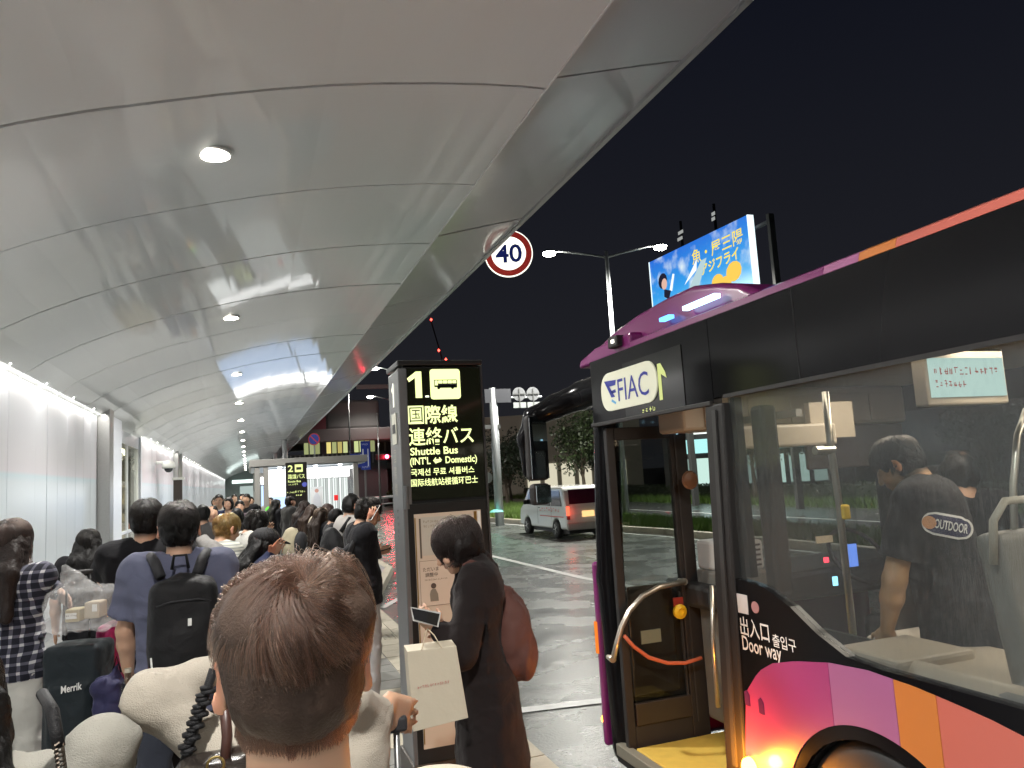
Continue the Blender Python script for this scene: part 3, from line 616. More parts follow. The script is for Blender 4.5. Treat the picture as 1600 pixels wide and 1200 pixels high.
tube('handle_bar', [onY(1112, 915, 3.6), onY(1114, 1000, 3.6), onY(1122, 1105, 3.6)], .012, M_CHR, bus)
q_ = onY(1078, 750, 4.2); MB().lathe([(.005, -.02), (.05, -.012), (.06, 0), (.05, .012), (.005, .02)], q_, 16, 'y').obj('inside_mirror', mat('mirror_brown', (.22, .12, .07), .3), bus)
q_ = onY(1057, 672, 4.3); MB().tube([(q_[0]-.03, 4.3, q_[2]+.05), (q_[0]-.03, 4.3, q_[2]-.0), (q_[0]+.0, 4.3, q_[2]-.02), (q_[0]+.045, 4.3, q_[2]+.0), (q_[0]+.045, 4.3, q_[2]+.04)], .009, 8).obj('cyan_reflection', emit('cyan_reflection', (.45, .8, 1), 1.2), bus)  # cyan reflection near the door top, imitated by a glowing tube
box('doorway_rail', (BX+.64, 3.3, 2.02), (BX+.68, 4.3, 2.06), M_GRYP, bus)
# things seen through the door: ticket machine, driver's partition
fm = thing('fare_machine', 'white fare machine just inside the open front door', 'machine', (BX+.72, 4.12, .215))
box('body', (-.14, -.14, 0), (.16, .2, .92), M_GRYP, fm, bevel=.02); box('head', (-.13, -.13, .92), (.15, .19, 1.1), mat('machine_white', (.6, .58, .55), .4), fm, bevel=.02)
for k in range(5): box('slot', (-.12, -.137, .945+.03*k), (.12, -.13, .957+.03*k), mat('slot_dark', (.05, .03, .03), .5), fm)
# interior fittings
box('driver_partition', (BX+1.1, 3.25, .2), (BX+BW-.1, 3.29, 1.25), mat('partition', (.05, .045, .04), .5), bus, bevel=.01)
ds = grp('driver_seat', bus); ds.location = (BX+1.6, 3.55, 0)
sdf_obj(SDF().bx((0, 0, .75), (.2, .2, .06), .03).bx((0, -.18, 1.15), (.2, .05, .34), .05).bx((0, -.2, 1.58), (.1, .03, .09), .04), 'seat', mat('seat_dark', (.02, .02, .022), .7), ds, .02)
MB().tube([(.2*math.cos(a)*1, .45+.12*math.sin(a), 1.15+.16*math.sin(a)) for a in [2*PI*i/24 for i in range(25)]], .014, 8).obj('steering_wheel', M_RUB, ds, smooth=True)
# windscreen header box with panels, destination unit
box('header_box', (BX+.35, 3.95, 2.0), (BX+BW-.2, 4.25, 2.25), M_BEI, bus, bevel=.02); box('header_box', (BX+.25, 3.3, 1.86), (BX+.9, 3.42, 1.98), M_BEI, bus, bevel=.015)
for i in range(5): box('hatch', (BX+.5+i*.32, 3.935, 2.02), (BX+.78+i*.32, 3.948, 2.2), M_BEI, bus, bevel=.006)
box('sun_blind', (BX+1.2, 3.9, 1.72), (BX+BW-.3, 3.93, 1.99), mat('blind', (.12, .1, .095), .6), bus, bevel=.01)
box('ad_panel', (BX+.8, 3.38, 1.9), (BX+1.1, 3.42, 2.1), M_BEI, bus); 
# cabin ceiling lamps
M_CAB = emit('cabin_lamp', (1, .88, .72), 4.5)
for y in (-4, -2.6, -1.2, .2, 1.6, 2.6): box('ceiling_lamp', (BX+.45, y, 2.235), (BX+.55, y+.9, 2.258), M_CAB, bus); 
for y in (-2.5, .9, 2.6):
    ld = bpy.data.lights.new('cabin', 'AREA'); ld.size = .5; ld.size_y = 1.2; ld.shape = 'RECTANGLE'; ld.energy = 27; ld.color = (1, .86, .7); lo = bpy.data.objects.new('cabin', ld); COL.objects.link(lo); lo.parent = bus; lo.location = (BX+1.0, y, 2.22)
# wheel box ledge under the glass
lg = SDF().bx((BX+.36, 1.75, .62), (.26, .75, .36), .04); lg.cone((BX+.13, 2.45, 1.03), (BX+.13, 1.1, 1.03), .03)
sdf_obj(lg, 'wheel_box', M_BEI, bus, .03)
box('ledge', (BX+.05, 2.2, 1.0), (BX+.42, 2.52, 1.055), M_BEI, bus, bevel=.015); box('bench_box', (BX+.85, 2.9, .2), (BX+1.5, 3.22, .88), mat('cream_box', (.5, .44, .36), .5), bus, bevel=.03)
# window seat with grab handle
seat = grp('seat', bus); seat.location = (BX+.30, 1.74, 0)
sb = SDF().bx((0.03, .12, 1.20), (.125, .02, .29), .03, M=rot(R_(-8))).bx((0, -.1, .97), (.19, .2, .04), .03)
sdf_obj(sb, 'shell', M_GRYP, seat, .02)
tube('grab_handle', [(-.15, .12, 1.42), (-.15, .10, 1.56), (-.10, .09, 1.62), (.08, .09, 1.62), (.15, .10, 1.56), (.16, .12, 1.42)], .013, mat('handle_beige', (.5, .45, .36), .4), seat)
box('headrest_bar', (-.12, .13, 1.46), (.13, .16, 1.50), MATS['handle_beige'], seat, bevel=.01)
tube('pole', [onY(1289, 612, 2.95), onY(1297, 690, 2.95), onY(1310, 780, 2.95), onY(1333, 992, 2.95)], .017, M_CHR, bus, 12)
a = Vector(onY(1297, 703, 2.95)); MB().tube([a+Vector((-.09, 0, .0)), a+Vector((.02, 0, 0))], .022, 12).obj('clamp', M_CHR, bus); 
a = Vector(onY(1320, 800, 2.93)); box('stop_button', a-Vector((.018, .02, .035)), a+Vector((.018, .02, .035)), M_YEL, bus, bevel=.008)
tube('pole', [onY(1604, 640, 1.9), onY(1590, 680, 1.9), onY(1583, 760, 1.9), onY(1590, 1000, 1.9)], .012, M_CHR, bus, 10)
# hanging information display
sx0 = onY(1452, 570, 2.42)[0]; sx1 = onY(1568, 570, 2.42)[0]
dsp = grp('display', bus)
box('housing', (sx0-.02, 2.43, 1.985), (sx1+.02, 2.50, 2.23), M_BEI, dsp, bevel=.01); box('screen', (sx0, 2.422, 2.02), (sx1, 2.43, 2.19), emit('teal_screen', (.46, .62, .56), 1.7), dsp)
MR = emit('red_print', (.7, .12, .1), .7)
glyphs('print', MR, dsp, (sx0+.02, 2.42, 2.115), (1, 0, 0), (0, 0, 1), (sx1-sx0)*.88, .035, 13, 3); glyphs('print', MR, dsp, (sx0+.02, 2.42, 2.06), (1, 0, 0), (0, 0, 1), (sx1-sx0)*.42, .035, 7, 4)
dsh = grp('dash_panel', bus)
a = onY(1330, 868, 3.9); box('screen', (a[0]-.05, 3.9, a[2]-.07), (a[0]+.05, 3.91, a[2]+.07), emit('blue_screen', (.15, .3, .9), 1.6), dsh); a = onY(1306, 908, 3.6); box('screen', (a[0]-.015, 3.6, a[2]-.025), (a[0]+.015, 3.61, a[2]+.025), emit('cyan_led', (.25, .7, 1), 4), dsh)
a = onY(1292, 875, 3.7); box('lamp', (a[0]-.015, 3.7, a[2]-.015), (a[0]+.015, 3.71, a[2]+.015), emit('red_led', (1, .05, .08), 4), dsh); box('lamp', (a[0]-.06, 3.7, a[2]+.1), (a[0]+.06, 3.71, a[2]+.14), mat('dash_cream', (.6, .5, .35), .5), dsh)
# wheel and arch liner
wh_ = grp('wheel', bus); wh_.location = (BX+.14, AC[0], .30)
MB().lathe([(.26, -.13), (.40, -.13), (.45, -.09), (.45, .1), (.4, .14), (.26, .14)], (0, 0, 0), 36, 'x').obj('tyre', M_RUB, wh_, smooth=True)
MB().lathe([(.27, -.12), (.25, -.06), (.12, -.05), (.1, -.12), (.02, -.13)], (0, 0, 0), 28, 'x').obj('rim', M_STEEL, wh_, smooth=True)
side('arch_liner', [(AC[0]+r*math.cos(R_(d)), AC[1]+r*math.sin(R_(d))) for r, ds_ in ((.51, range(0, 181, 12)), (.478, range(180, -1, -12))) for d in ds_], BX+.02, BX+.4, M_RUB)
box('arch_back', (BX+.40, 1.6, .03), (BX+.42, 3.0, 1.0), M_RUB, bus)
# side marker lamp
a = (BX-.012, 3.30, .30)
sm = MB().lathe([(.045, .01), (.042, -.012), (.03, -.022), (.01, -.026)], (BX-.02, 3.06, .43), 16, 'x').obj('side_indicator', emit('orange_lamp', (1, .3, .02), 45), bus)
ld = bpy.data.lights.new('side_indicator', 'POINT'); ld.energy = 26; ld.color = (1, .33, .03); ld.shadow_soft_size = .03; lo = bpy.data.objects.new('side_indicator', ld); COL.objects.link(lo); lo.parent = bus; lo.location = (BX-.13, 3.06, .43)
# signs and lettering on the side
def rrect(y0, y1, z0, z1, r, n=6, sh=0.):
    out = []
    for cy, cz, a0 in ((y1-r, z1-r, 0), (y0+r, z1-r, 90), (y0+r, z0+r, 180), (y1-r, z0+r, 270)):
        for i in range(n+1): a = R_(a0+90*i/n); out.append((cy+r*math.cos(a), cz+r*math.sin(a)+sh*(cy-y0)))
    return out
pl = grp('name_plate', bus)
M_PLATE = mat('plate_cream', (.62, .62, .5), .4, emis=(.8, .82, .6), es=.22)
side('plate', rrect(3.60, 4.29, 2.155, 2.39, .105), BX-.012, BX-.002, M_PLATE, pl)
DRT = (0, -1, 0)
M_NAVY = mat('navy_print', (.02, .03, .3), .4); M_SKYB = mat('sky_print', (.1, .4, .7), .4)
text('lettering', 'FIAC', M_NAVY, pl, (BX-.014, 4.06, 2.20), DRT, (0, 0, 1), width=.37, height=.135)
mk = lambda pts, m: MB().add([(BX-.014, y, z) for y, z in pts], [tuple(range(len(pts)))]).obj('emblem', m, pl)
mk([(4.235, 2.345), (4.075, 2.335), (4.09, 2.305), (4.165, 2.305), (4.15, 2.285)][:5], M_NAVY); mk([(4.235, 2.345), (4.15, 2.235), (4.10, 2.235), (4.165, 2.30)], M_NAVY); mk([(4.15, 2.275), (4.09, 2.28), (4.085, 2.26), (4.14, 2.258)], M_NAVY); mk([(4.145, 2.225), (4.09, 2.2), (4.1, 2.188), (4.155, 2.212)], M_SKYB)
rt_ = grp('route_display', bus)
side('screen', [(3.35, 2.10), (4.0, 2.10), (4.0, 2.42), (3.35, 2.42)], BX-.004, BX+.0, mat('display_black', (.008, .008, .007), .12), rt_)
M_LED = emit('route_led', (.72, .78, .3), 1.0)
MB().add([(BX-.006, 3.595-a*.09, 2.155+b*.2) for a, b in ((.0, 0), (.38, 0), (.38, .70), (1, .56), (.86, .74), (.4, 1), (0, 1))], [(0, 1, 2, 5, 6), (2, 3, 4, 5)]).obj('digit', M_LED, rt_); glyphs('print', M_LED, rt_, (BX-.006, 3.80, 2.105), DRT, (0, 0, 1), .16, .03, 4, 8)
M_LT = emit('soft_white_print', (.8, .8, .76), .45)
text('lettering', '出入口', M_WHT, bus, (BX-.003, 3.055, 1.01), DRT, (0, 0, 1), width=.205, height=.085, bold=.012)
text('lettering', '출입구', M_WHT, bus, (BX-.003, 2.83, 1.0), DRT, (0, 0, 1), width=.15, height=.055, bold=.012)
text('lettering', 'Door way', M_WHT, bus, (BX-.003, 3.05, .925), DRT, (0, 0, 1), width=.27, height=.085, bold=.012)
box('notice', (BX-.003, 2.985, 1.11), (BX, 3.06, 1.195), mat('notice_white', (.6, .58, .56), .5), bus)
MB().lathe([(.026, 0), (.026, .003)], (BX-.004, 2.93, 1.15), 16, 'x').obj('notice', mat('notice_pink', (.4, .2, .2), .5), bus)
bk = [onX(*p, BX-.004) for p in [(1168, 1092), (1190, 1105)]]
for i, q in enumerate(bk): MB().prism([(q[1]+.026*math.cos(a*PI/4)*(1 if a % 2 else .7), q[2]+.04*math.sin(a*PI/4)*(1 if a % 3 else .75)) for a in range(8)], BX-.0062, BX-.0045, 'x').obj('print', mat('dark_magenta_print', (.09, .01, .08), .4), bus)
# mirrors on a drooping arm
mr = grp('mirror', bus)
ma = [(BX+.20, 4.62, 2.36), (BX+.12, 4.85, 2.33), (BX-.04, 4.98, 2.27), (BX-.2, 5.02, 2.2), (BX-.27, 5.03, 2.05), (BX-.27, 5.03, 1.8)]
s_ = SDF()
for p, q, ra, rb in zip(ma, ma[1:], (.11, .10, .085, .07, .055), (.10, .085, .07, .055, .03)): s_.cone(p, q, ra, rb, k=.03)
sdf_obj(s_, 'arm', M_BLK, mr, .02)
def mirror_head(n, c, w, h, yaw):
    g = grp(n, bus); g.location = c; g.rotation_euler = (0, 0, yaw)
    MB().box(-w/2, 0, -h/2, w/2, .07, h/2).obj('shell', M_RUB, g, bevel=.03, seg=3); MB().box(-w/2+.014, -.006, -h/2+.014, w/2-.014, -.001, h/2-.014).obj('glass', mat('mirror_glass', (.8, .82, .85), .03, metal=1.), g)
mirror_head('tall_mirror', (1.93, 4.95, 1.98), .17, .46, R_(12)); mirror_head('round_mirror', (1.95, 4.97, 1.655), .17, .15, R_(24))

# ================================================================== BUS STOP PYLONS
M_PYL = mat('pylon_black', (.012, .012, .011), .3, coat=.4); M_SIL = mat('pylon_silver', (.2, .205, .205), .35, metal=.7, var=.08, noise=20)
M_LIT = emit('sign_yellow_green', (.9, .98, .42), 1.6); M_LITW = emit('sign_white', (1, 1, .86), 1.7); M_BLKP = mat('black_print', (.02, .02, .02), .5)
def poly_y(mb, pts, y, x0, z0, s): mb.add([(x0+a*s, y, z0+b*s) for a, b in pts], [tuple(range(len(pts)))])
def bus_icon(parent, x0, z0, w, h, y, m_bg, m_fg):
    MB().prism([(x0+w/2+a, z0+h/2+b) for a, b in [(sx*(w/2-.012)+.012*math.cos(R_(t)), sy*(h/2-.012)+.012*math.sin(R_(t))) for sx, sy, t0 in ((1, 1, 0), (-1, 1, 90), (-1, -1, 180), (1, -1, 270)) for t in (t0, t0+45, t0+90)]], y-.002, y, 'y').obj('icon_field', m_bg, parent)
    mb = MB(); y -= .0035
    def q(a0, b0, a1, b1): mb.add([(x0+w*a, y, z0+h*b) for a, b in ((a0, b0), (a1, b0), (a1, b1), (a0, b1))], [(0, 1, 2, 3)])
    q(.14, .40, .88, .46); q(.14, .62, .88, .645); q(.13, .40, .155, .64); q(.865, .40, .89, .64); q(.25, .37, .88, .52)
    for k in range(5): q(.245+.158*k, .5, .262+.158*k, .64)
    for cx in (.27, .73): mb.add([(x0+w*(cx+.05*math.cos(t)), y, z0+h*(.37+.045*math.sin(t))) for t in [i*PI/6 for i in range(12)]], [tuple(range(12))])
    mb.obj('icon', m_fg, parent)
py = thing('bus_stop_pylon', 'tall black illuminated pylon sign for bus stop 1 beside the kerb', 'sign', (.813, 4.19, -.486)); py.scale = (1.27,)*3
PW, PD, PH = .385, .27, 2.33
box('base', (-.01, -.01, .383), (PW+.01, PD+.01, .62), mat('base_brown', (.06, .05, .04), .5), py, bevel=.006)
box('body', (.022, .012, .60), (PW, PD, PH-.02), M_PYL, py, bevel=.004)
box('side_cover', (0, .02, .55), (.021, PD-.01, PH-.03), M_SIL, py, bevel=.006); box('corner_post', (-.004, -.004, .385), (.036, .019, PH-.03), M_SIL, py, bevel=.004)
box('cap', (-.006, -.008, PH-.018), (PW+.006, PD+.006, PH+.006), M_PYL, py, bevel=.006)
box('sign_face', (.024, .003, 1.715), (PW-.008, .0115, PH-.03), mat('sign_face_black', (.008, .009, .006), .08, emis=(.1, .12, .04), es=.02), py)
box('edge_post', (PW-.006, .0, .385), (PW+.004, .02, PH-.02), mat('edge_steel', (.12, .12, .12), .3, metal=.8), py)
U, Rr = (0, 0, 1), (1, 0, 0); YF = -.001
MB().add([(.037+a*.066, YF, 2.166+b*.119) for a, b in ((.55, 0), (1, 0), (1, 1), (.62, 1), (.0, .74), (.13, .60), (.55, .76))], [(0, 1, 2, 3, 6), (3, 4, 5, 6)]).obj('digit', M_LIT, py)
bus_icon(py, .142, 2.158, .14, .137, .0015, M_LIT, M_BLKP)
box('dash', (.118, -.0005, 2.168), (.134, .0025, 2.176), M_LITW, py)
MB().add([(x_, YF, z_) for x_, z_ in ((.035, 2.05), (.106, 2.05), (.106, 2.131), (.035, 2.131))], [(0, 1, 2, 3)]).obj('lettering_field', M_LIT, py)
text('lettering', '国', M_BLKP, py, (.041, YF-.0015, 2.057), Rr, U, width=.059, height=.067, bold=.0)
text('lettering', '際線', M_LIT, py, (.112, YF, 2.048), Rr, U, width=.150, height=.084, bold=.018)
text('lettering', '連絡バス', M_LIT, py, (.034, YF, 1.953), Rr, U, width=.298, height=.080, bold=.013)
text('lettering', 'Shuttle Bus', M_LIT, py, (.038, YF, 1.911), Rr, U, width=.217, height=.034, bold=.02)
text('lettering', "(INT'L ⇔ Domestic)", M_LIT, py, (.035, YF, 1.860), Rr, U, width=.307, height=.042, bold=.018)
text('lettering', '국제선 무료 셔틀버스', M_LIT, py, (.037, YF, 1.820), Rr, U, width=.29, height=.032, bold=.014)
text('lettering', '国际线航站楼循环巴士', M_LIT, py, (.035, YF, 1.774), Rr, U, width=.306, height=.034, bold=.010)
# side lettering on the silver cover (faces the queue)
US = (0, -1, 0)
MB().add([(-.003, .17-a*.05, 2.14+b*.11) for a, b in ((.55, 0), (1, 0), (1, 1), (.62, 1), (.0, .74), (.13, .60), (.55, .76))], [(0, 1, 2, 3, 6), (3, 4, 5, 6)]).obj('digit', M_LITW, py)
box('icon_field', (-.004, .085, 1.97), (-.001, .19, 2.11), mat('side_white', (.5, .5, .42), .4), py); box('icon', (-.006, .105, 2.02), (-.0045, .17, 2.06), M_BLKP, py)
for k, ch in enumerate('国際線'): text('lettering', ch, mat('side_print', (.4, .38, .32), .5), py, (-.003, .175, 1.885-.075*k), US, U, height=.06)
for k in range(5): glyphs('print', M_BLKP, py, (-.003, .15, 1.66-.03*k), US, U, .04, .02, 2, k)
# hinge and notice case
MB().lathe([(.012, 0), (.012, .10)], (.012, -.004, 1.68), 10).obj('hinge', M_SIL, py)
box('case_frame', (.014, -.006, .62), (PW-.01, .011, 1.70), M_PYL, py, bevel=.003)
M_PAPER = mat('paper_beige', (.42, .35, .27), .6, var=.05, emis=(.42, .33, .24), es=.22); M_PAP2 = mat('paper_grey', (.34, .32, .27), .6, emis=(.4, .36, .28), es=.2)
box('paper_panel', (.040, -.011, .68), (PW-.042, -.0065, 1.655), M_PAPER, py); box('gilt_strip', (PW-.075, -.0125, .7), (PW-.062, -.0115, 1.65), mat('gilt', (.35, .22, .06), .3, metal=.8), py); box('gilt_strip', (.041, -.0125, .7), (.046, -.0115, 1.64), MATS['gilt'], py)
box('case_light', (PW-.058, -.0125, .7), (PW-.045, -.0115, 1.65), mat('case_white', (.5, .5, .48), .5, emis=(.8, .8, .7), es=.2), py)
box('timetable', (.068, -.0135, 1.475), (PW-.085, -.012, 1.64), M_PAP2, py); box('timetable_margin', (.060, -.0138, 1.465), (.068, -.0122, 1.635), mat('brown_line', (.1, .08, .06), .6), py)
for k in range(2): glyphs('print', mat('faint_print', (.2, .18, .14), .6), py, (.078, -.0142, 1.615-.02*k), Rr, U, .08+.03*k, .011, 8+3*k, k+20)
MB().prism([(.052, 1.455), (.29, 1.455), (.29, 1.26), (.052, 1.26)], -.0138, -.0125, 'y').obj('poster', mat('poster_paper', (.46, .38, .3), .6, emis=(.45, .35, .26), es=.2), py)
fr = MB()
for a in ((.054, 1.452, .288, 1.4535), (.054, 1.2615, .288, 1.263), (.054, 1.263, .0555, 1.452), (.2865, 1.263, .288, 1.452)): fr.box(a[0], -.0145, a[1], a[2], -.014, a[3])
fr.obj('poster_border', MATS['brown_line'], py)
text('lettering', 'ただいま', mat('poster_print', (.07, .05, .04), .6), py, (.068, -.0145, 1.408), Rr, U, width=.07, height=.017, bold=.01); text('lettering', '調整中', MATS['poster_print'], py, (.078, -.0145, 1.384), Rr, U, width=.055, height=.018, bold=.01)
glyphs('print', MATS['poster_print'], py, (.075, -.0145, 1.368), Rr, U, .1, .008, 14, 5)
# plain bowing figure line drawing
MB().lathe([(.012, 0), (.012, .0006)], (.112, -.0148, 1.345), 12, 'y').obj('drawing', MATS['poster_print'], py)
MB().prism([(.098, 1.325), (.105, 1.332), (.12, 1.332), (.13, 1.31), (.132, 1.28), (.096, 1.28), (.094, 1.31)], -.0146, -.0141, 'y').obj('drawing', MATS['faint_print'], py)
# second pylon at the shelter
p2 = thing('bus_stop_pylon', 'black pylon sign for bus stop 2 standing in front of the white-lit shelter', 'sign', (.80, 17.6, 0))
box('body', (0, 0, 0), (.46, .25, 2.37), M_PYL, p2, bevel=.006)
L2 = emit('sign2_yellow', (.85, .95, .36), 1.3)
text('digit', '2', L2, p2, (.05, -.003, 2.16), Rr, U, width=.11, height=.15, bold=.02); box('icon_field', (.2, -.004, 2.15), (.37, -.001, 2.32), L2, p2); box('icon', (.23, -.006, 2.2), (.34, -.0045, 2.26), M_BLKP, p2)
text('lettering', '路線バス', L2, p2, (.05, -.003, 2.0), Rr, U, width=.36, height=.11, bold=.012); text('lettering', 'Route Bus', L2, p2, (.05, -.003, 1.925), Rr, U, width=.27, height=.05, bold=.015)
glyphs('print', L2, p2, (.05, -.003, 1.865), Rr, U, .22, .04, 5, 31); glyphs('print', L2, p2, (.02, -.003, 1.69), Rr, U, .4, .05, 9, 32); glyphs('print', L2, p2, (.2, -.003, 1.62), Rr, U, .16, .04, 4, 33)
MB().lathe([(.055, 0), (.055, .008)], (.40, -.012, 1.87), 16, 'y').obj('round_sticker', mat('sticker_blue', (.1, .12, .5), .4), p2)

# ================================================================== SHELTER BEHIND STOP 2
sh = thing('bus_shelter', 'flat-roofed glass bus shelter with brilliant white lit interior behind stop 2', 'shelter', (0, 19.2, 0))
M_ALU = mat('shelter_alu', (.36, .35, .33), .4, metal=.3, var=.06)
box('roof', (.05, 0, 2.36), (2.85, 6.0, 2.53), M_ALU, sh, bevel=.01)
for x in (.16, .36, 2.50): box('post', (x, .05, 0), (x+.12, .17, 2.36), M_ALU, sh, bevel=.008)
box('post', (2.5, 5.6, 0), (2.62, 5.72, 2.36), M_ALU, sh); box('post', (.16, 5.6, 0), (.28, 5.72, 2.36), M_ALU, sh)
M_SHW = emit('shelter_white', (.96, 1, .97), 2.3); M_SHL = emit('shelter_lightbox', (1, 1, .98), 3.2)
box('soffit', (.1, .05, 2.33), (2.8, 5.9, 2.355), mat('soffit_blue_grey', (.5, .56, .62), .3), sh)
box('light_box', (.45, .5, 2.02), (2.46, .56, 2.28), M_SHL, sh); box('light_box', (.47, .3, 1.62), (.93, .36, 2.0), M_SHW, sh)
for i in range(26):
    x = 1.0+i*.057; d = (i*37 % 7)/7
    box('slat', (x, 1.0, .35), (x+.036+.012*d, 1.03, 2.0), emit('slat%d' % (i % 5), (.9, .97, .93), (.95, .6, 1.3, .75, 1.1)[i % 5]), sh)
box('rear_panel', (.95, 1.06, .3), (2.46, 1.1, 2.02), emit('rear_glow', (.7, .76, .76), .35), sh)
box('side_glass', (2.54, .2, .2), (2.555, 5.5, 2.3), M_GL, sh); box('side_glass', (.2, .2, .2), (.215, 5.5, 2.3), M_GL, sh)
for x in (.75, 1.6, 2.2): MB().lathe([(.05, 0), (.05, .02)], (x, .25, 2.31), 14).obj('downlight', emit('shelter_spot', (.9, .97, 1), 14), sh)
ld = bpy.data.lights.new('shelter', 'AREA'); ld.shape = 'RECTANGLE'; ld.size = 2; ld.size_y = 4; ld.energy = 120; ld.color = (.93, 1, 1); lo = bpy.data.objects.new('shelter', ld); COL.objects.link(lo); lo.parent = sh; lo.location = (1.5, 2.5, 2.3)
poster = MB().box(1.52, .94, 1.28, 1.82, .95, 1.8).obj('poster', mat('poster_white', (.7, .7, .7), .5), sh)
MB().lathe([(.05, 0), (.05, .004)], (1.67, .935, 1.7), 16, 'y').obj('poster_face', mat('poster_skin', (.55, .3, .25), .5), sh); MB().prism([(1.57, 1.3), (1.77, 1.3), (1.75, 1.55), (1.70, 1.64), (1.64, 1.64), (1.59, 1.55)], .93, .936, 'y').obj('poster_shirt', mat('poster_shirt', (.62, .62, .66), .5), sh)
box('red_box', (2.1, .9, 1.42), (2.2, .95, 1.56), mat('signal_red', (.6, .02, .02), .4, emis=(.8, .02, .02), es=.5), sh)
s3h = thing('far_shelter', 'farther shelter with white light banner and pale blue wall, mirrored in the canopy', 'shelter', (0, 38, 0))
box('roof', (.4, 0, 2.45), (4.4, 4, 2.6), M_ALU, s3h); box('post', (.45, .1, 0), (.57, .22, 2.45), M_ALU, s3h); box('post', (4.2, .1, 0), (4.32, .22, 2.45), M_ALU, s3h)
box('banner', (.6, -.06, 2.05), (4.2, 0, 2.4), emit('banner_white', (1, 1, .98), 6), s3h); box('blue_wall', (.6, .1, .5), (4.2, .16, 2.0), emit('banner_blue', (.5, .66, .95), 1.6), s3h)
glyphs('print', M_BLKP, s3h, (2.2, -.065, 2.14), Rr, U, 1.2, .16, 7, 61)
# no-parking disc, flagpoles, parking sign, bigger building behind
def disc(n, lab, cat, c, r, m, rim, rimw=.14, post=None):
    t = thing(n, lab, cat, c)
    MB().lathe([(r, 0), (r, .02)], (0, 0, 0), 32, 'y').obj('rim', rim, t); MB().lathe([(r*(1-rimw), 0), (r*(1-rimw), .006)], (0, -.007, 0), 32, 'y').obj('face', m, t)
    if post: MB().lathe([(.03, 0), (.03, post)], (0, .04, -post), 10).obj('post', M_SIL, t)
    return t
M_SRED = mat('sign_red', (.5, .03, .03), .4, emis=(.6, .03, .03), es=.12); M_SBLUE = mat('sign_blue', (.02, .04, .25), .4, emis=(.02, .05, .4), es=.15)
np_ = disc('round_sign', 'round blue no-parking sign with red rim above the shelter roof', 'sign', (2.52, 31, 3.68), .24, M_SBLUE, M_SRED, .16, 3.68); np_.rotation_euler[2] = R_(-25)
MB().box(-.2, -.012, -.02, .2, -.009, .02).obj('bar', M_SRED, np_, rot=(0, R_(45), 0))
def fpole(lab, x, y, h): t = thing('flagpole', lab, 'pole', (x, y, 0), group='thin pale poles beyond the shelter'); tube('pole', [(0, 0, 0), (0, 0, h)], .07, M_SIL, t, 8, r1=.03); MB().lathe([(.06, h), (.08, h+.06), (.01, h+.12)], (0, 0, 0), 10).obj('finial', M_SIL, t); return t
fpole('pale flagpole in front of the lit windows, left of the blue parking sign', *[onX(547, 700, 5.6)[0], onX(547, 700, 5.6)[1], 7.4]); fpole('pale flagpole between the blue parking sign and the red traffic light', onX(592, 720, 8.0)[0], onX(592, 720, 8.0)[1], 6.2)
bs = thing('blue_sign', 'blue direction panel with white line diagram beside the lit building', 'sign', (5.55, 44, 0))
box('panel', (.62, 0, 2.6), (1.15, .05, 4.25), M_SBLUE, bs); box('panel', (.0, 0, 2.75), (.6, .05, 3.55), M_SBLUE, bs)
M_SWP = mat('sign_white_paint', (.6, .6, .62), .5, emis=(.5, .5, .55), es=.25)
for a in ((.70, 3.2, .78, 3.8), (1.0, 2.8, 1.06, 3.8), (.72, 3.34, 1.05, 3.42), (.6, 3.2, .66, 3.5)): box('stroke', (a[0], -.01, a[1]), (a[2], -.002, a[3]), M_SWP, bs)
for k, z in enumerate((4.0, 2.7)): glyphs('print', M_SWP, bs, (.68, -.01, z), Rr, U, .4, .12, 5, 50+k)
box('post', (.8, .06, 0), (.9, .14, 2.7), M_SIL, bs)
tb = thing('terminal_building', 'terminal building with deep grey eaves and a row of yellow-lit windows behind the shelter', 'building', (0, 62, 0))
M_CONC = mat('concrete_mauve', (.10, .088, .088), .7, var=.12, noise=1.5); M_LOUV = mat('louvre_dark', (.06, .065, .07), .6)
box('wall', (2.6, .6, 0), (10.9, 14, 4.4), M_LOUV, tb); box('eave', (2.4, -.6, 5.3), (12, 14, 6.3), M_CONC, tb, bevel=.05); box('upper_wall', (6.0, .5, 6.3), (10.4, 12, 8.7), M_CONC, tb, bevel=.25); box('red_panel', (4.6, -.1, 6.32), (6.0, 0, 7.6), mat('maroon', (.15, .03, .04), .6), tb)
for i in range(19): box('louvre', (3.2+i*.36, .45, 3.5), (3.32+i*.36, .6, 4.35), mat('louvre_grey', (.18, .18, .18), .5), tb)
rs = random.Random(4)
for i in range(13):
    x = 4.3+i*.44; g = rs.choice(((.75, .8, .35), (.6, .66, .3), (.9, .75, .25), (.5, .55, .28)))
    if i in (3, 8): box('mullion', (x, .35, 4.4), (x+.35, .6, 5.3), M_LOUV, tb); continue
    box('window', (x, .55, 4.4), (x+.34, .6, 5.3), emit('window%d' % i, g, rs.uniform(.35, 1.1)), tb); box('window_bar', (x+.34, .4, 4.4), (x+.40, .58, 5.3), M_LOUV, tb)
for x0, z0, x1, z1 in ((8.6, 9.6, 11.9, 9.9), (11.5, 5.6, 11.9, 9.6)): box('gantry_beam', (x0, .2, z0), (x1, .7, z1), mat('gantry_grey', (.3, .28, .27), .6), tb)
lb = thing('low_annex', 'dark annex with small white lamps and maroon cladding right of the shelter', 'building', (10.5, 66, 0))
box('wall', (-.6, 0, 0), (5.6, 8, 5.8), mat('maroon_clad', (.05, .034, .034), .6), lb); box('roof', (-.8, -.4, 5.8), (5.8, 8, 6.1), M_CONC, lb); box('deck', (-.8, -1.0, 3.0), (5.8, -.2, 3.5), mat('deck_grey', (.12, .12, .12), .6), lb)
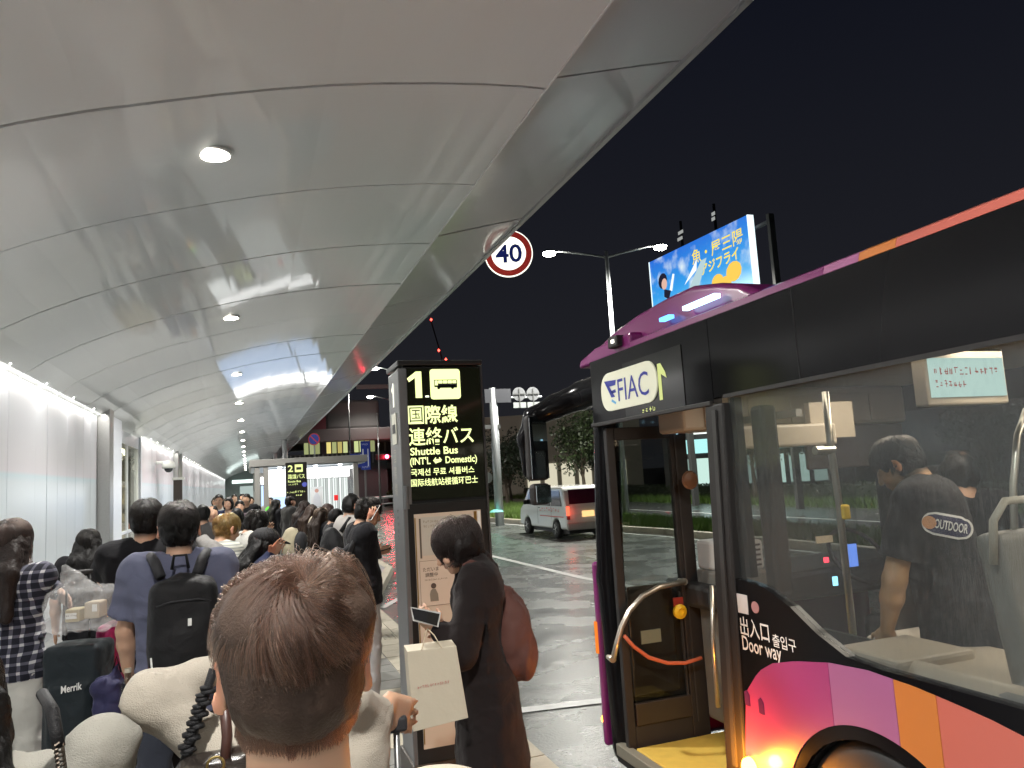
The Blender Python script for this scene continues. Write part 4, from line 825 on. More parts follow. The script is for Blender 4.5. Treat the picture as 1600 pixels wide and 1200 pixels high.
for i in range(6): box('lamp', (-.5+i*.95, -1.05, 3.2), (-.42+i*.95, -1.0, 3.36), emit('annex_lamp', (1, .95, .85), 7), lb)
for i in range(5): box('column', (-.6+i*1.3, -.6, 0), (-.45+i*1.3, -.4, 5.8), mat('gantry_grey2', (.2, .19, .19), .6), lb)
gr = thing('guard_rail', 'white guard rail along the bend of the far kerb', 'guard rail', (6.9, 50, -.15))
for i in range(8): box('post', (i*.8, i*.55, 0), (i*.8+.08, i*.55+.08, 1.0), M_SIL, gr)
MB().tube([(0, 0, .98), (5.7, 3.9, .98)], .09, 8).obj('rail', mat('rail_white', (.55, .55, .55), .4), gr); MB().tube([(0, 0, .55), (5.7, 3.9, .55)], .04, 8).obj('rail', MATS['rail_white'], gr)
# planted shrubs along the annex
def tree(name, lab, x, y, h, cr, trunk_h, m, grp_='trees beyond the median', n=2600, leaf=.09, cat='tree', flat=.9):
    t = thing(name, lab, cat, (x, y, -.1), group=grp_); rs = np.random.default_rng(int(x*91+y*13)); mb = MB()
    mb.tube([(0, 0, -.15), (.03, .02, trunk_h*.5), (-.02, .03, trunk_h), (0, 0, h*.7)], .035*h**.8+.02, 8, r1=.03)
    cl = []
    for k in range(9):
        a = k*2.4; el = rs.uniform(.2, 1); r = cr*rs.uniform(.35, .75); p = V(r*math.cos(a), r*math.sin(a), trunk_h+(h-trunk_h)*rs.uniform(.15, .85)); cl.append((p, cr*rs.uniform(.35, .6)))
        mb.tube([(0, 0, trunk_h*rs.uniform(.7, 1.1)), tuple(p*.6+V(0, 0, p[2]*.35)), tuple(p)], .03, 5, r1=.008)
    mb.obj('trunk', mat('bark', (.06, .045, .03), .8), t); cl.append((V(0, 0, (h+trunk_h)/2), cr*.7))
    P = []
    for p, r in cl:
        k = n//len(cl); u = rs.normal(size=(k, 3)); u /= np.linalg.norm(u, axis=1)[:, None]; P.append(p+u*(r*rs.random(k)**.45)[:, None]*V(1, 1, flat))
    P = np.concatenate(P); k = len(P); a = rs.normal(size=(k, 3)); a /= np.linalg.norm(a, axis=1)[:, None]; b = np.cross(a, rs.normal(size=(k, 3))); b /= np.linalg.norm(b, axis=1)[:, None]; s = leaf*rs.uniform(.6, 1.4, k)[:, None]
    v = np.stack([P-a*s, P+b*s*.5, P+a*s, P-b*s*.5], 1).reshape(-1, 3)
    o = link('crown', npmesh('crown', v, np.arange(k*4).reshape(-1, 4)), t, m); return t
M_LF = mat('leaves', (.022, .036, .010), .5, var=.6, noise=1.3); M_LF2 = mat('leaves_dark', (.014, .024, .009), .5, var=.6, noise=1.3)
tree('tree', 'dark bushy tree behind the sign gantry, left of the bus mirrors', 14.2, 42, 4.9, 1.9, 1.3, M_LF2); tree('tree', 'rounded tree just right of the gantry pole', 15.8, 46, 4.3, 1.6, 1.2, M_LF)
tree('tree', 'leafy roadside tree between the bus mirrors and the door post', 16.4, 36, 5.0, 1.9, 2.0, M_LF, n=3200); tree('tree', 'small tree whose thin trunk shows above the minivan roof', 17.9, 37.5, 4.0, 1.3, 1.7, M_LF2)
tree('tree', 'tree seen through the open bus door, beyond the far road', 22.4, 30, 5.2, 2.0, 1.8, M_LF, n=3000); tree('tree', 'tree seen through the bus door beside the bright shop', 24.6, 27.5, 4.4, 1.7, 1.5, M_LF2)
tree('tree', 'tree behind the driver area seen through the bus glass', 27.5, 22, 4.8, 2.0, 1.4, M_LF); tree('tree', 'dark tree seen through the rear side of the bus window', 28.5, 15, 4.4, 2.0, 1.2, M_LF2)
for i, (x, y) in enumerate([(11.2, 60), (12.8, 60.5), (14.2, 61)]): tree('shrub', ['spiky shrub below the annex deck, nearest the shelter', 'spiky shrub in the middle of the row below the annex deck', 'spiky shrub at the right end of the row below the annex deck'][i], x, y, 2.2, .8, .3, M_LF, 'shrubs below the annex deck', 500, .16, 'shrub')
for i, (x, y) in enumerate([(13.6, 47), (15.0, 50), (16.6, 53)]): tree('shrub', ['low clipped shrub behind the gantry pole foot', 'low clipped shrub right of the gantry pole', 'low clipped shrub ahead of the minivan'][i], x, y, 1.6, 1.1, .2, M_LF2, 'low shrubs behind the median', 1500, .07, 'shrub')
# hedge beyond the far road
hg = thing('hedge', 'long clipped hedge on the far side of the road, seen through the bus door', 'hedge', (22.6, 40, -.19))
hp = RNG.random((15000, 3))*V(1.3, 56, .85)+V(0, -30, .05); a = RNG.normal(size=(15000, 3)); a /= np.linalg.norm(a, axis=1)[:, None]; b = np.roll(a, 1, 1); s = .08
link('foliage', npmesh('foliage', np.stack([hp-a*s, hp+b*s*.5, hp+a*s, hp-b*s*.5], 1).reshape(-1, 3), np.arange(60000).reshape(-1, 4)), hg, M_LF); box('core', (.15, -29.8, 0), (1.15, 25.8, .8), mat('hedge_core', (.012, .02, .008), .9), hg)

# ================================================================== STREET LAMPS, SIGNS, SIGNALS
M_SLAMP = emit('street_lamp_lens', (1, .97, .86), 60); M_POLE = mat('galvanised', (.34, .36, .37), .4, metal=.6)
def street_lamp(lab, x, y, h, arms, heading=0, energy=K_STREET, g='tall street lamps along the road'):
    t = thing('street_lamp', lab, 'street lamp', (x, y, -.1), heading, g)
    tube('pole', [(0, 0, 0), (0, 0, h*.5), (0, 0, h)], .13, M_POLE, t, 12, r1=.07)
    for s, l in arms:
        tube('arm', [(0, 0, h-.25), (s*l*.25, 0, h-.12), (s*l*.9, 0, h+.12)], .05, M_POLE, t, 8, r1=.035)
        MB().lathe([(.01, .14), (.2, .1), (.27, .03), (.26, -.0)], (s*l, 0, h+.06), 18).obj('lamp_head', M_POLE, t, smooth=True)
        MB().lathe([(.25, 0), (.23, -.08), (.12, -.13), (.01, -.14)], (s*l, 0, h+.06), 18).obj('lens', M_SLAMP, t, smooth=True)
        ld = bpy.data.lights.new('street', 'SPOT'); ld.energy = energy; ld.spot_size = R_(150); ld.spot_blend = .6; ld.shadow_soft_size = .2; ld.color = (1, .97, .88); lo = bpy.data.objects.new('street', ld); COL.objects.link(lo); lo.parent = t; lo.location = (s*l, 0, h-.15)
    return t
street_lamp('twin-armed street lamp rising behind the bus, between the 40 sign and the billboard', 13.2, 25.4, 10.25, [(-1, 2.2), (1, 2.1)], R_(-19))
street_lamp('single street lamp left of the stop 1 pylon, the highest of the far row', 8.9, 45, 8.7, [(-1, 1.6)], energy=2600); street_lamp('second far street lamp left of the stop 1 pylon, just below the first', 10.9, 60, 8.7, [(-1, 1.6)], energy=900); street_lamp('third and lowest far street lamp left of the stop 1 pylon', 13.2, 80, 8.7, [(-1, 1.6)], energy=1500)
def far_lamp(lab, px, py_, Y, r=.14):
    p = onY(px, py_, Y); t = thing('far_lamp', lab, 'street lamp', (p[0], Y, 0), group='far lamps on the skyline')
    tube('pole', [(0, 0, -.2), (0, 0, p[2])], .06, M_POLE, t, 6); MB().lathe([(.02, .1), (r, .03), (r, -.04), (.02, -.1)], (0, 0, p[2]), 12).obj('lens', emit('far_lens', (1, .96, .85), 30), t)
far_lamp('far lamp whose light just clears the top right corner of the stop 1 pylon', 748, 564, 70, .24); far_lamp('small far lamp right of the gantry pole, the higher one', 787, 674, 90, .24); far_lamp('small far lamp right of the gantry pole, the lower one', 812, 684, 90, .24)
# speed limit sign under the canopy edge
s40 = thing('speed_sign', 'round 40 speed limit sign with red rim hanging at the canopy edge', 'sign', (3.64, 10.05, 5.0), R_(-20)); s40.scale = (1.17,)*3
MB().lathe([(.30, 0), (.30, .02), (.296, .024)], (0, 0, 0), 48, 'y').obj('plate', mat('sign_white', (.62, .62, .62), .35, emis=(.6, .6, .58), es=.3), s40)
mb = MB(); n = 48; rr = [(.288, .222)]
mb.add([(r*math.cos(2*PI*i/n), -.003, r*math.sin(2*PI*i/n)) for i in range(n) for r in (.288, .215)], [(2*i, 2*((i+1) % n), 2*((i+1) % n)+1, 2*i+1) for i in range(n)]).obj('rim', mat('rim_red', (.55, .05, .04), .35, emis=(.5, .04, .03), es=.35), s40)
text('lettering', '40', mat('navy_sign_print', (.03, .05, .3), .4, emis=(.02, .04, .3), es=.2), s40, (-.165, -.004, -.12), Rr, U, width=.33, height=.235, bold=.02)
tube('bracket', [(-.02, .03, .0), (-.02, .08, .1), (-.02, .12, .42)], .02, M_POLE, s40)
# gantry pole with signs seen from behind
gp = thing('sign_gantry', 'grey gantry pole with a rectangular board and two round signs on its arm', 'sign', (9.3, 28.6, -.15))
tube('pole', [(0, 0, 0), (0, 0, 5.45)], .17, M_POLE, gp, 14, r1=.13); tube('pipe', [(.16, 0, 0), (.16, 0, 5.35)], .03, M_POLE, gp, 8)
M_BACK = mat('sign_back', (.13, .135, .145), .5)
box('board', (-.35, -.1, 4.85), (.75, -.06, 5.40), mat('board_grey', (.04, .042, .05), .5), gp); MB().tube([(0, 0, 5.05), (2.1, 0, 5.05)], .045, 8).obj('arm', M_POLE, gp)
for x in (1.12, 1.72):
    MB().lathe([(.28, 0), (.28, .02)], (x, -.05, 5.18), 24, 'y').obj('disc', M_BACK, gp); box('plate', (x-.27, -.07, 4.62), (x+.27, -.04, 4.84), mat('plate_pale', (.25, .27, .27), .5), gp); box('rib', (x-.02, -.09, 4.62), (x+.02, -.071, 5.4), M_SIL, gp); box('rib', (x-.24, -.085, 5.16), (x+.24, -.0705, 5.2), M_SIL, gp)
box('bracket', (-.4, -.06, 3.82), (.25, .02, 3.98), M_SIL, gp); MB().lathe([(.22, 0), (.22, .03)], (-.32, .25, 1.9), 20, 'y').obj('mirror_back', mat('mirror_back_white', (.5, .52, .5), .4), gp); MB().lathe([(.30, .55), (.22, .62), (.05, .66)], (-.1, 0, 0), 8).obj('rain_cover', mat('teal_cover', (.15, .5, .45), .5), gp)
# traffic signal
tl = thing('traffic_light', 'traffic signal showing red, left of the stop 1 pylon', 'traffic light', (10.45, 60, 0))
box('housing', (-.9, 0, 3.6), (.25, .25, 4.05), M_RUB, tl, bevel=.05); MB().lathe([(.15, 0), (.13, -.04), (.02, -.06)], (.0, -.01, 3.84), 16, 'y').obj('red_lamp', emit('signal_red_lamp', (1, .04, .1), 50), tl)
for x in (-.35, -.68): MB().lathe([(.14, 0), (.14, -.02)], (x, -.01, 3.84), 16, 'y').obj('lens', mat('dark_lens', (.02, .03, .03), .3), tl)
tube('pole', [(.7, .2, -.1), (.7, .2, 4.6)], .09, M_POLE, tl, 8); tube('arm', [(.7, .2, 3.85), (.2, .2, 3.85)], .04, M_POLE, tl, 6)
ld = bpy.data.lights.new('signal', 'POINT'); ld.energy = 160; ld.color = (1, .03, .06); ld.shadow_soft_size = .15; lo = bpy.data.objects.new('signal', ld); COL.objects.link(lo); lo.parent = tl; lo.location = (0, -.6, 3.84)
# crane with red aviation lamps, far off
cr = thing('tower_crane', 'distant crane mast marked by red warning lamps above the stop 1 pylon', 'crane', (0, 0, 0))
pts = [onY(673, 500, 190), onY(685, 548, 190), onY(696, 562, 190), onY(672, 585, 190)]
mb = MB(); b0 = Vector(onY(700, 740, 190)); t0 = Vector(pts[0])
for dx in (-.6, .6): mb.tube([(b0.x+dx, 190, 0), (b0.x+dx, 190, pts[2][2])], .12, 5)
mb.tube([(b0.x, 190, pts[2][2]), tuple(t0)], .18, 5); z = 0
while z < pts[2][2]-2: mb.tube([(b0.x-.6, 190, z), (b0.x+.6, 190, z+2)], .07, 4); z += 2
mb.obj('mast', mat('crane_dark', (.03, .02, .02), .6), cr)
for q in pts[:3]: MB().lathe([(.02, -.4), (.32, 0), (.02, .4)], (q[0], 189.5, q[2]), 10).obj('warning_lamp', emit('aviation_red', (1, .06, .04), 9), cr)
# distant hotel with rows of lit windows
ho = thing('hotel', 'dark distant block with rows of small lit windows behind the bus mirrors', 'building', (0, 150, 0))
x0 = onY(868, 700, 150)[0]; x1 = onY(935, 700, 150)[0]; z1 = onY(900, 655, 150)[2]
box('wall', (x0-1, 0, 0), (x1+6, 14, z1), mat('hotel_wall', (.035, .028, .028), .8), ho)
for (px, py_) in [(871, 661), (871, 672), (877, 670), (886, 669), (890, 668), (897, 671), (902, 671), (907, 671), (869, 683), (873, 682), (881, 682), (888, 680), (893, 682), (900, 683), (870, 692), (891, 703), (884, 715)]:
    p = onY(px, py_, 149.9); box('window', (p[0]-.28, -.1, p[2]-.4), (p[0]+.28, -.02, p[2]+.4), emit('hotel_window', (1, .8, .55), 3.2), ho)
# bright roadside shops seen through the bus
M_TEAL = emit('shop_teal', (.5, .95, .95), 1.6); M_SHOPW = emit('shop_white', (.95, 1, .97), 2.6); M_DKB = mat('shop_dark', (.05, .045, .045), .7)
s1 = thing('shop', 'brightly lit shop front with white sign boxes seen through the open bus door', 'shop', (27, 36, 0), R_(-35))
box('wall', (-5, 0, 0), (5, 5, 4.2), M_DKB, s1); box('fascia', (-4.6, -.12, 2.4), (4.4, -.02, 3.2), M_TEAL, s1); box('sign_box', (-3.2, -.4, 3.5), (-1.4, -.1, 4.3), M_SHOPW, s1); box('sign_box', (-4.6, -.2, 3.6), (-3.6, -.1, 4.1), M_SHOPW, s1); box('sign', (.2, -.3, 1.5), (.9, -.2, 2.2), emit('shop_red', (1, .1, .08), 2.2), s1)
for i in range(7): box('window', (-4.4+i*1.25, -.05, .5), (-3.4+i*1.25, -.01, 2.1), emit('shopwin%d' % (i % 3), (.75, 1, .92), (.5, 1.3, .8)[i % 3]), s1)
s2 = thing('office_block', 'pale lit ground floor of a block between the bus mirrors and door post', 'building', (24, 62, 0), R_(-25))
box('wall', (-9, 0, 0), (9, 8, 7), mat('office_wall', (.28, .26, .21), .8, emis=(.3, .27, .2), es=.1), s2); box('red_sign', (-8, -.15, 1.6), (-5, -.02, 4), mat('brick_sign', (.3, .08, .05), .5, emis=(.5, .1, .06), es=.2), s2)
for i in range(6): box('window', (-1+i*1.5, -.08, .4), (.1+i*1.5, -.02, 2.6), emit('office_window', (1, .93, .7), .7), s2)
s3 = thing('shop', 'glass-fronted showroom glowing teal behind the man in the bus', 'shop', (33, 17, 0), R_(-65))
box('wall', (-9, 0, 0), (9, 6, 5.5), M_DKB, s3); box('fascia', (-3.2, -.3, 4.1), (1.5, -.05, 5.1), emit('teal_fascia', (.6, .95, .92), 1.8), s3)
for i in range(9):
    for j in range(2): box('window', (-6+i*1.35, -.06, .6+j*1.5), (-4.8+i*1.35, -.01, 1.95+j*1.5), emit('showroom%d' % ((i+j) % 3), (.62, .9, .84), (.5, 1.2, .25)[(i*2+j) % 3]), s3)
sp2 = thing('road_sign', 'road sign on a white post on the median, seen through the bus door pane', 'sign', (12.3, 17.2, -.02))
box('post', (-.06, -.04, 0), (.06, .04, 2.0), mat('post_white', (.5, .52, .52), .4), sp2, bevel=.01); box('board', (-.2, -.06, 1.5), (.22, -.042, 2.6), mat('board_slate', (.06, .07, .08), .5), sp2, bevel=.01); MB().lathe([(.17, 0), (.17, .02)], (0, -.07, 2.75), 20, 'y').obj('disc', mat('disc_grey', (.2, .17, .17), .5), sp2)
for i, (px, py_, col) in enumerate([(762, 750, (1, .12, .1)), (792, 752, (1, .2, .35)), (800, 750, (1, .25, .05)), (812, 746, (1, .08, .05)), (813, 753, (1, .1, .05)), (806, 752, (1, .8, .3)), (870, 708, (.9, .95, .9)), (911, 705, (.9, 1, 1))]):
    p = onY(px, py_, 75); t = thing('tail_lamp_post' if i < 6 else 'far_lantern', ['red reflector post left of the gantry pole', 'pink lantern low behind the median, first of the cluster', 'orange lantern low behind the median', 'upper red lantern of the far cluster', 'lower red lantern of the far cluster', 'yellow lantern in the far cluster', 'white lantern high among the far trees', 'bright lantern beside the bus door post'][i], 'lamp', (p[0], 75, 0), group='far coloured lamps')
    tube('pole', [(0, 0, -.2), (0, 0, p[2])], .03, M_RUB, t, 5); MB().lathe([(.02, -.3), (.14, -.1), (.14, .1), (.02, .3)], (0, 0, p[2]), 8).obj('lamp', emit('lant%d' % i, col, 9), t)
# billboard beyond the road
bb = thing('billboard', 'large bright blue billboard with yellow lettering above the bus roof', 'billboard', (18, 26.7, 0))
Y0b, Y1b, Z0b, Z1b = 3.66, -3.70, 9.33, 11.33
def bbfn(n, b, tc):
    g = n.nodes.new('ShaderNodeNewGeometry'); s = n.nodes.new('ShaderNodeSeparateXYZ'); n.links.new(g.outputs['Position'], s.inputs[0])
    mr = n.nodes.new('ShaderNodeMapRange'); mr.inputs['From Min'].default_value = 7.8; mr.inputs['From Max'].default_value = 11.3; n.links.new(s.outputs['Z'], mr.inputs['Value'])
    t = n.nodes.new('ShaderNodeTexNoise'); t.inputs['Scale'].default_value = .9; t.inputs['Detail'].default_value = 5; n.links.new(tc.outputs['Object'], t.inputs['Vector'])
    r = n.nodes.new('ShaderNodeValToRGB'); n.links.new(mr.outputs[0], r.inputs[0]); e = r.color_ramp.elements; e[0].color = (.25, .75, .95, 1); e[1].color = (.02, .16, .72, 1); q = e.new(.5); q.color = (.03, .35, .85, 1)
    r2 = n.nodes.new('ShaderNodeMapRange'); r2.inputs['From Min'].default_value = .52; r2.inputs['From Max'].default_value = .72; n.links.new(t.outputs['Fac'], r2.inputs['Value'])
    mx = n.nodes.new('ShaderNodeMix'); mx.data_type = 'RGBA'; mx.inputs[7].default_value = (.75, .88, .95, 1); n.links.new(r2.outputs[0], mx.inputs[0]); n.links.new(r.outputs[0], mx.inputs[6]); n.links.new(mx.outputs[2], b.inputs['Emission Color']); b.inputs['Emission Strength'].default_value = 1.0; b.inputs['Base Color'].default_value = (.05, .05, .05, 1)
M_BB = mat('billboard_print', (.05, .05, .05), .5, fn=bbfn)
MB().prism([(Y1b, 7.7), (Y0b, 7.9), (Y0b, 11.33), (Y1b, 11.03)], 0, .25, 'x').obj('face', M_BB, bb)
M_BBE = emit('billboard_edge', (.8, .95, 1), 1.5); MB().box(-.02, Y1b-.05, 7.7, .25, Y1b-.002, 11.03).box(-.02, Y0b+.002, 7.9, .2, Y0b+.05, 11.33).obj('edge', M_BBE, bb)
MB().box(.26, Y1b-.9, 0, .5, Y1b-.75, 10.8).box(.26, 2, 0, .5, 2.2, 10).box(.3, Y1b-.9, 10.5, .45, Y0b, 10.6).obj('frame', mat('bb_frame', (.05, .05, .05), .6), bb)
DB = (0, -1, 0); M_BY = emit('bb_yellow', (.95, .75, .08), 1.15); M_BW = emit('bb_white', (.9, .95, 1), 1.2)
text('lettering', '魚・屋三陽', M_BY, bb, (-.01, .15, 10.18), (0, -1, -.03), U, width=3.5, height=.62, bold=.006); text('lettering', 'アジフライ', M_BY, bb, (-.01, -.45, 9.55), (0, -1, -.0), U, width=2.55, height=.48, bold=.02)
def bbp(n, pts, m, x=-.012): MB().add([(x, y, z) for y, z in pts], [tuple(range(len(pts)))]).obj(n, m, bb)
bbp('picture', [(1.7, 8.3), (-.5, 10.2), (-.9, 10.2), (.0, 8.9), (.9, 8.3)], emit('bb_ship', (.55, .75, .8), .9)); bbp('picture', [(.9, 9.5), (-.2, 10.35), (-.1, 9.9)], M_BW)
M_BO = emit('bb_orange', (.95, .6, .1), 1.1)
for (cy, cz, r) in ((-1.5, 9.0, .42), (-2.6, 9.15, .5), (-2.0, 8.8, .4)): bbp('picture', [(cy+r*math.cos(a), cz+r*.8*math.sin(a)) for a in [i*PI/6 for i in range(12)]], M_BO)
# plain swimmer-like figure: dark cap, face, raised arm
bbp('figure', [(2.62+.38*math.cos(a), 10.15+.36*math.sin(a)) for a in [i*PI/6 for i in range(12)]], emit('bb_dark', (.03, .03, .06), .6)); bbp('figure', [(2.5+.24*math.cos(a), 9.98+.26*math.sin(a)) for a in [i*PI/6 for i in range(12)]], emit('bb_face', (.8, .5, .4), 1), -.016); bbp('figure', [(2.55, 9.75), (2.0, 9.55), (2.2, 9.2), (2.6, 9.4)], MATS['bb_dark'], -.014); bbp('figure', [(2.1, 9.6), (1.75, 10.25), (1.6, 10.2), (1.9, 9.5)], M_BW, -.016)
text('lettering', 'アジフライ', M_BY, bb, (-.014, 3.4, 8.75), DB, U, width=1.3, height=.4, bold=.02)
for k, (px, py_) in enumerate([(1064, 361), (1063, 372), (1115, 334), (1115, 342)]):
    p = onX(px, py_, 30); 
tw = thing('added_window_masts', 'four lit windows of a distant tower above the billboard, on two added slim masts', 'mast', (60, 76, 0))  # tower left out; slim masts added to carry its lit windows
for (px, py_) in [(1064, 363), (1063, 373), (1115, 334), (1115, 342)]:
    p = onX(px, py_, 60); w = .62 if px < 1100 else .35; box('window', (-.1, p[1]-76-w, p[2]-.22), (-.02, p[1]-76+w, p[2]+.22), emit('lit_tower_window', (.6, .62, .6), .6), tw)
for px in (1063, 1115):
    p = onX(px, 360 if px < 1100 else 334, 60); box('mast', (0, p[1]-76-.12, 0), (.3, p[1]-76+.12, p[2]+1.4), mat('added_mast_dark', (.03, .03, .034), .9), tw)  # added slim masts that carry the tower windows

# ================================================================== MINIVAN
vn = thing('minivan', 'white minivan with red side lettering and glowing tail light on the wet road', 'van', (9.35, 22.4, -.15), R_(0)); vn.scale = (.95,)*3
M_VAN = mat('van_white', (.62, .62, .6), .25, coat=.6); M_VGL = mat('van_glass', (.02, .02, .022), .08, spec=.7); M_TYR = M_RUB
prof = [(-2.1, .30), (-2.13, .75), (-2.06, 1.05), (-1.92, 1.5), (-1.75, 1.60), (.95, 1.60), (1.15, 1.55), (1.75, 1.02), (2.02, .88), (2.1, .62), (2.08, .30)]
def arcp(c, r): return [(c+r*math.cos(a), .28+r*math.sin(a)) for a in [R_(d) for d in range(0, 181, 20)]]
bod = prof+arcp(1.35, .33)+arcp(-1.25, .33)
me = MB().prism(bod, -.72, .72, 'x').obj('body', M_VAN, vn, bevel=.07, seg=3)
def vq(n, pts, m, x, th=.012): return MB().prism(pts, x, x+th*(1 if x > 0 else -1), 'x').obj(n, m, vn, bevel=.003)
for s in (-.722, .722):
    vq('side_window', [(1.35, 1.02), (.98, 1.46), (.35, 1.48), (.35, 1.0)], M_VGL, s); vq('side_window', [(.28, 1.0), (.28, 1.48), (-.85, 1.48), (-.85, 1.0)], M_VGL, s); vq('side_window', [(-.93, 1.0), (-.93, 1.48), (-1.68, 1.48), (-1.8, 1.0)], M_VGL, s); vq('door_line', [(.3, .4), (.315, .4), (.315, 1.0), (.3, 1.0)], M_DARK, s, .003); vq('door_line', [(-.9, .6), (-.885, .6), (-.885, 1.0), (-.9, 1.0)], M_DARK, s, .003); vq('handle', [(.2, .92), (.08, .92), (.08, .95), (.2, .95)], M_DARK, s, .015)
MB().add([(-.58, -2.0, 1.06), (.58, -2.0, 1.06), (.54, -1.86, 1.5), (-.54, -1.86, 1.5), (-.58, -2.085, 1.06), (.58, -2.085, 1.06), (.54, -1.935, 1.5), (-.54, -1.935, 1.5)], [(0, 1, 2, 3), (7, 6, 5, 4), (0, 4, 5, 1), (3, 2, 6, 7), (0, 3, 7, 4), (1, 5, 6, 2)]).obj('rear_window', mat('rear_glass', (.07, .01, .025), .1), vn)
for s in (-1, 1): box('tail_light', (s*.66-.045, -2.15, .72), (s*.66+.045, -2.08, 1.0), emit('tail_red', (1, .12, .06), 2.2 if s < 0 else 1.6), vn, bevel=.01); box('tail_light', (s*.66-.045, -2.15, .6), (s*.66+.045, -2.085, .71), mat('tail_dark', (.2, .02, .02), .3), vn)
box('number_plate', (-.2, -2.165, .66), (.2, -2.135, .84), emit('plate_warm', (1, .62, .25), 1.3), vn); box('bumper', (-.72, -2.19, .28), (.72, -2.08, .5), mat('van_bumper', (.35, .35, .33), .4), vn, bevel=.03); box('under', (-.6, -2.0, .16), (.6, 2, .3), M_RUB, vn)
for s in (-1, 1):
    for y in (1.35, -1.25):
        w = grp('wheel', vn); w.location = (s*.66, y, .28)
        MB().lathe([(.17, -.09), (.26, -.09), (.28, -.05), (.28, .05), (.26, .09), (.17, .09)], (0, 0, 0), 24, 'x').obj('tyre', M_TYR, w, smooth=True); MB().lathe([(.175, s*.07), (.15, s*.085), (.05, s*.07), (.01, s*.08)], (0, 0, 0), 16, 'x').obj('rim', mat('alloy', (.5, .5, .5), .3, metal=.8), w)
        for k in range(5): a = 2*PI*k/5; MB().tube([(s*.09, 0, 0), (s*.09, .16*math.cos(a), .16*math.sin(a))], .016, 5).obj('spoke', MATS['alloy'], w)
glyphs('lettering', mat('van_red', (.5, .08, .06), .5), vn, (-.727, .12, .82), DB, U, 1.75, .13, 9, 77); box('red_stripe', (-.727, -1.9, .66), (-.7235, .1, .69), MATS['van_red'], vn)
for s in (-1, 1): box('door_mirror', (s*.8-.07, 1.2, 1.02), (s*.8+.07, 1.26, 1.18), M_RUB, vn, bevel=.02)
ld = bpy.data.lights.new('tail', 'POINT'); ld.energy = 2.5; ld.color = (1, .1, .05); ld.shadow_soft_size = .05; lo = bpy.data.objects.new('tail', ld); COL.objects.link(lo); lo.parent = vn; lo.location = (-.68, -2.3, .85)

# ================================================================== PEOPLE
def cloth(name, col, rough=.85, sheen=.06, stripes=None, plaid=False, var=.12):
    def fn(n, b, tc):
        wv = n.nodes.new('ShaderNodeTexNoise'); wv.inputs['Scale'].default_value = 420; wv.inputs['Detail'].default_value = 2; n.links.new(tc.outputs['Object'], wv.inputs['Vector'])
        f = n.nodes.new('ShaderNodeTexNoise'); f.inputs['Scale'].default_value = 11; f.inputs['Detail'].default_value = 2.2; f.inputs['Distortion'].default_value = 1.2; n.links.new(tc.outputs['Object'], f.inputs['Vector'])
        ad = n.nodes.new('ShaderNodeMath'); ad.operation = 'MULTIPLY_ADD'; ad.inputs[1].default_value = .25; n.links.new(wv.outputs['Fac'], ad.inputs[0]); n.links.new(f.outputs['Fac'], ad.inputs[2])
        bp = n.nodes.new('ShaderNodeBump'); bp.inputs['Strength'].default_value = .5; bp.inputs['Distance'].default_value = .014; n.links.new(ad.outputs[0], bp.inputs['Height']); n.links.new(bp.outputs[0], b.inputs['Normal'])
        if plaid or stripes:
            s = n.nodes.new('ShaderNodeSeparateXYZ'); n.links.new(tc.outputs['Object'], s.inputs[0]); outs = []
            for ax, fr in ((('X', 1.0), ('Z', 1.0)) if plaid else (('Z', 1.0),)):
                m1 = n.nodes.new('ShaderNodeMath'); m1.operation = 'MULTIPLY'; m1.inputs[1].default_value = (22 if plaid else 42)*fr; n.links.new(s.outputs[ax], m1.inputs[0])
                m2 = n.nodes.new('ShaderNodeMath'); m2.operation = 'FRACT'; n.links.new(m1.outputs[0], m2.inputs[0])
                m3 = n.nodes.new('ShaderNodeMath'); m3.operation = 'GREATER_THAN'; m3.inputs[1].default_value = .68 if plaid else .55; n.links.new(m2.outputs[0], m3.inputs[0]); outs.append(m3)
            if plaid:
                a = n.nodes.new('ShaderNodeMath'); a.operation = 'ADD'; n.links.new(outs[0].outputs[0], a.inputs[0]); n.links.new(outs[1].outputs[0], a.inputs[1]); h = n.nodes.new('ShaderNodeMath'); h.operation = 'MULTIPLY'; h.inputs[1].default_value = .5; n.links.new(a.outputs[0], h.inputs[0]); src = h
            else: src = outs[0]
            r = n.nodes.new('ShaderNodeValToRGB'); n.links.new(src.outputs[0], r.inputs[0]); e = r.color_ramp.elements; e[0].color = (*col, 1); e[1].color = (*(stripes or (.5, .5, .52)), 1)
            if plaid: q = e.new(.5); q.color = (.09, .09, .12, 1)
            n.links.new(r.outputs[0], b.inputs['Base Color'])
    return mat(name, col, rough, sheen=sheen, spec=.18, var=0 if (plaid or stripes) else var, noise=6, fn=fn)
def skin_mat(): return mat('skin', (.5, .3, .2), .5, vcol=True, sss=.12, bump=.05, bscale=250)
M_SKIN = skin_mat()
def hair_mat(name, col, spread=.35):
    m = bpy.data.materials.new(name); m.use_nodes = True; n = m.node_tree; n.nodes.remove(n.nodes['Principled BSDF'])
    h = n.nodes.new('ShaderNodeBsdfHairPrincipled'); h.parametrization = 'COLOR'; h.inputs['Roughness'].default_value = .3; h.inputs['Radial Roughness'].default_value = .35; h.inputs['IOR'].default_value = 1.38
    hi = n.nodes.new('ShaderNodeHairInfo'); r = n.nodes.new('ShaderNodeMix'); r.data_type = 'RGBA'
    r.inputs[6].default_value = (*[c*(1-spread) for c in col], 1); r.inputs[7].default_value = (*[min(1, c*(1+spread*1.6)) for c in col], 1)
    n.links.new(hi.outputs['Random'], r.inputs[0]); n.links.new(r.outputs[2], h.inputs['Color']); n.links.new(h.outputs[0], n.nodes['Material Output'].inputs[0]); MATS[name] = m; return m
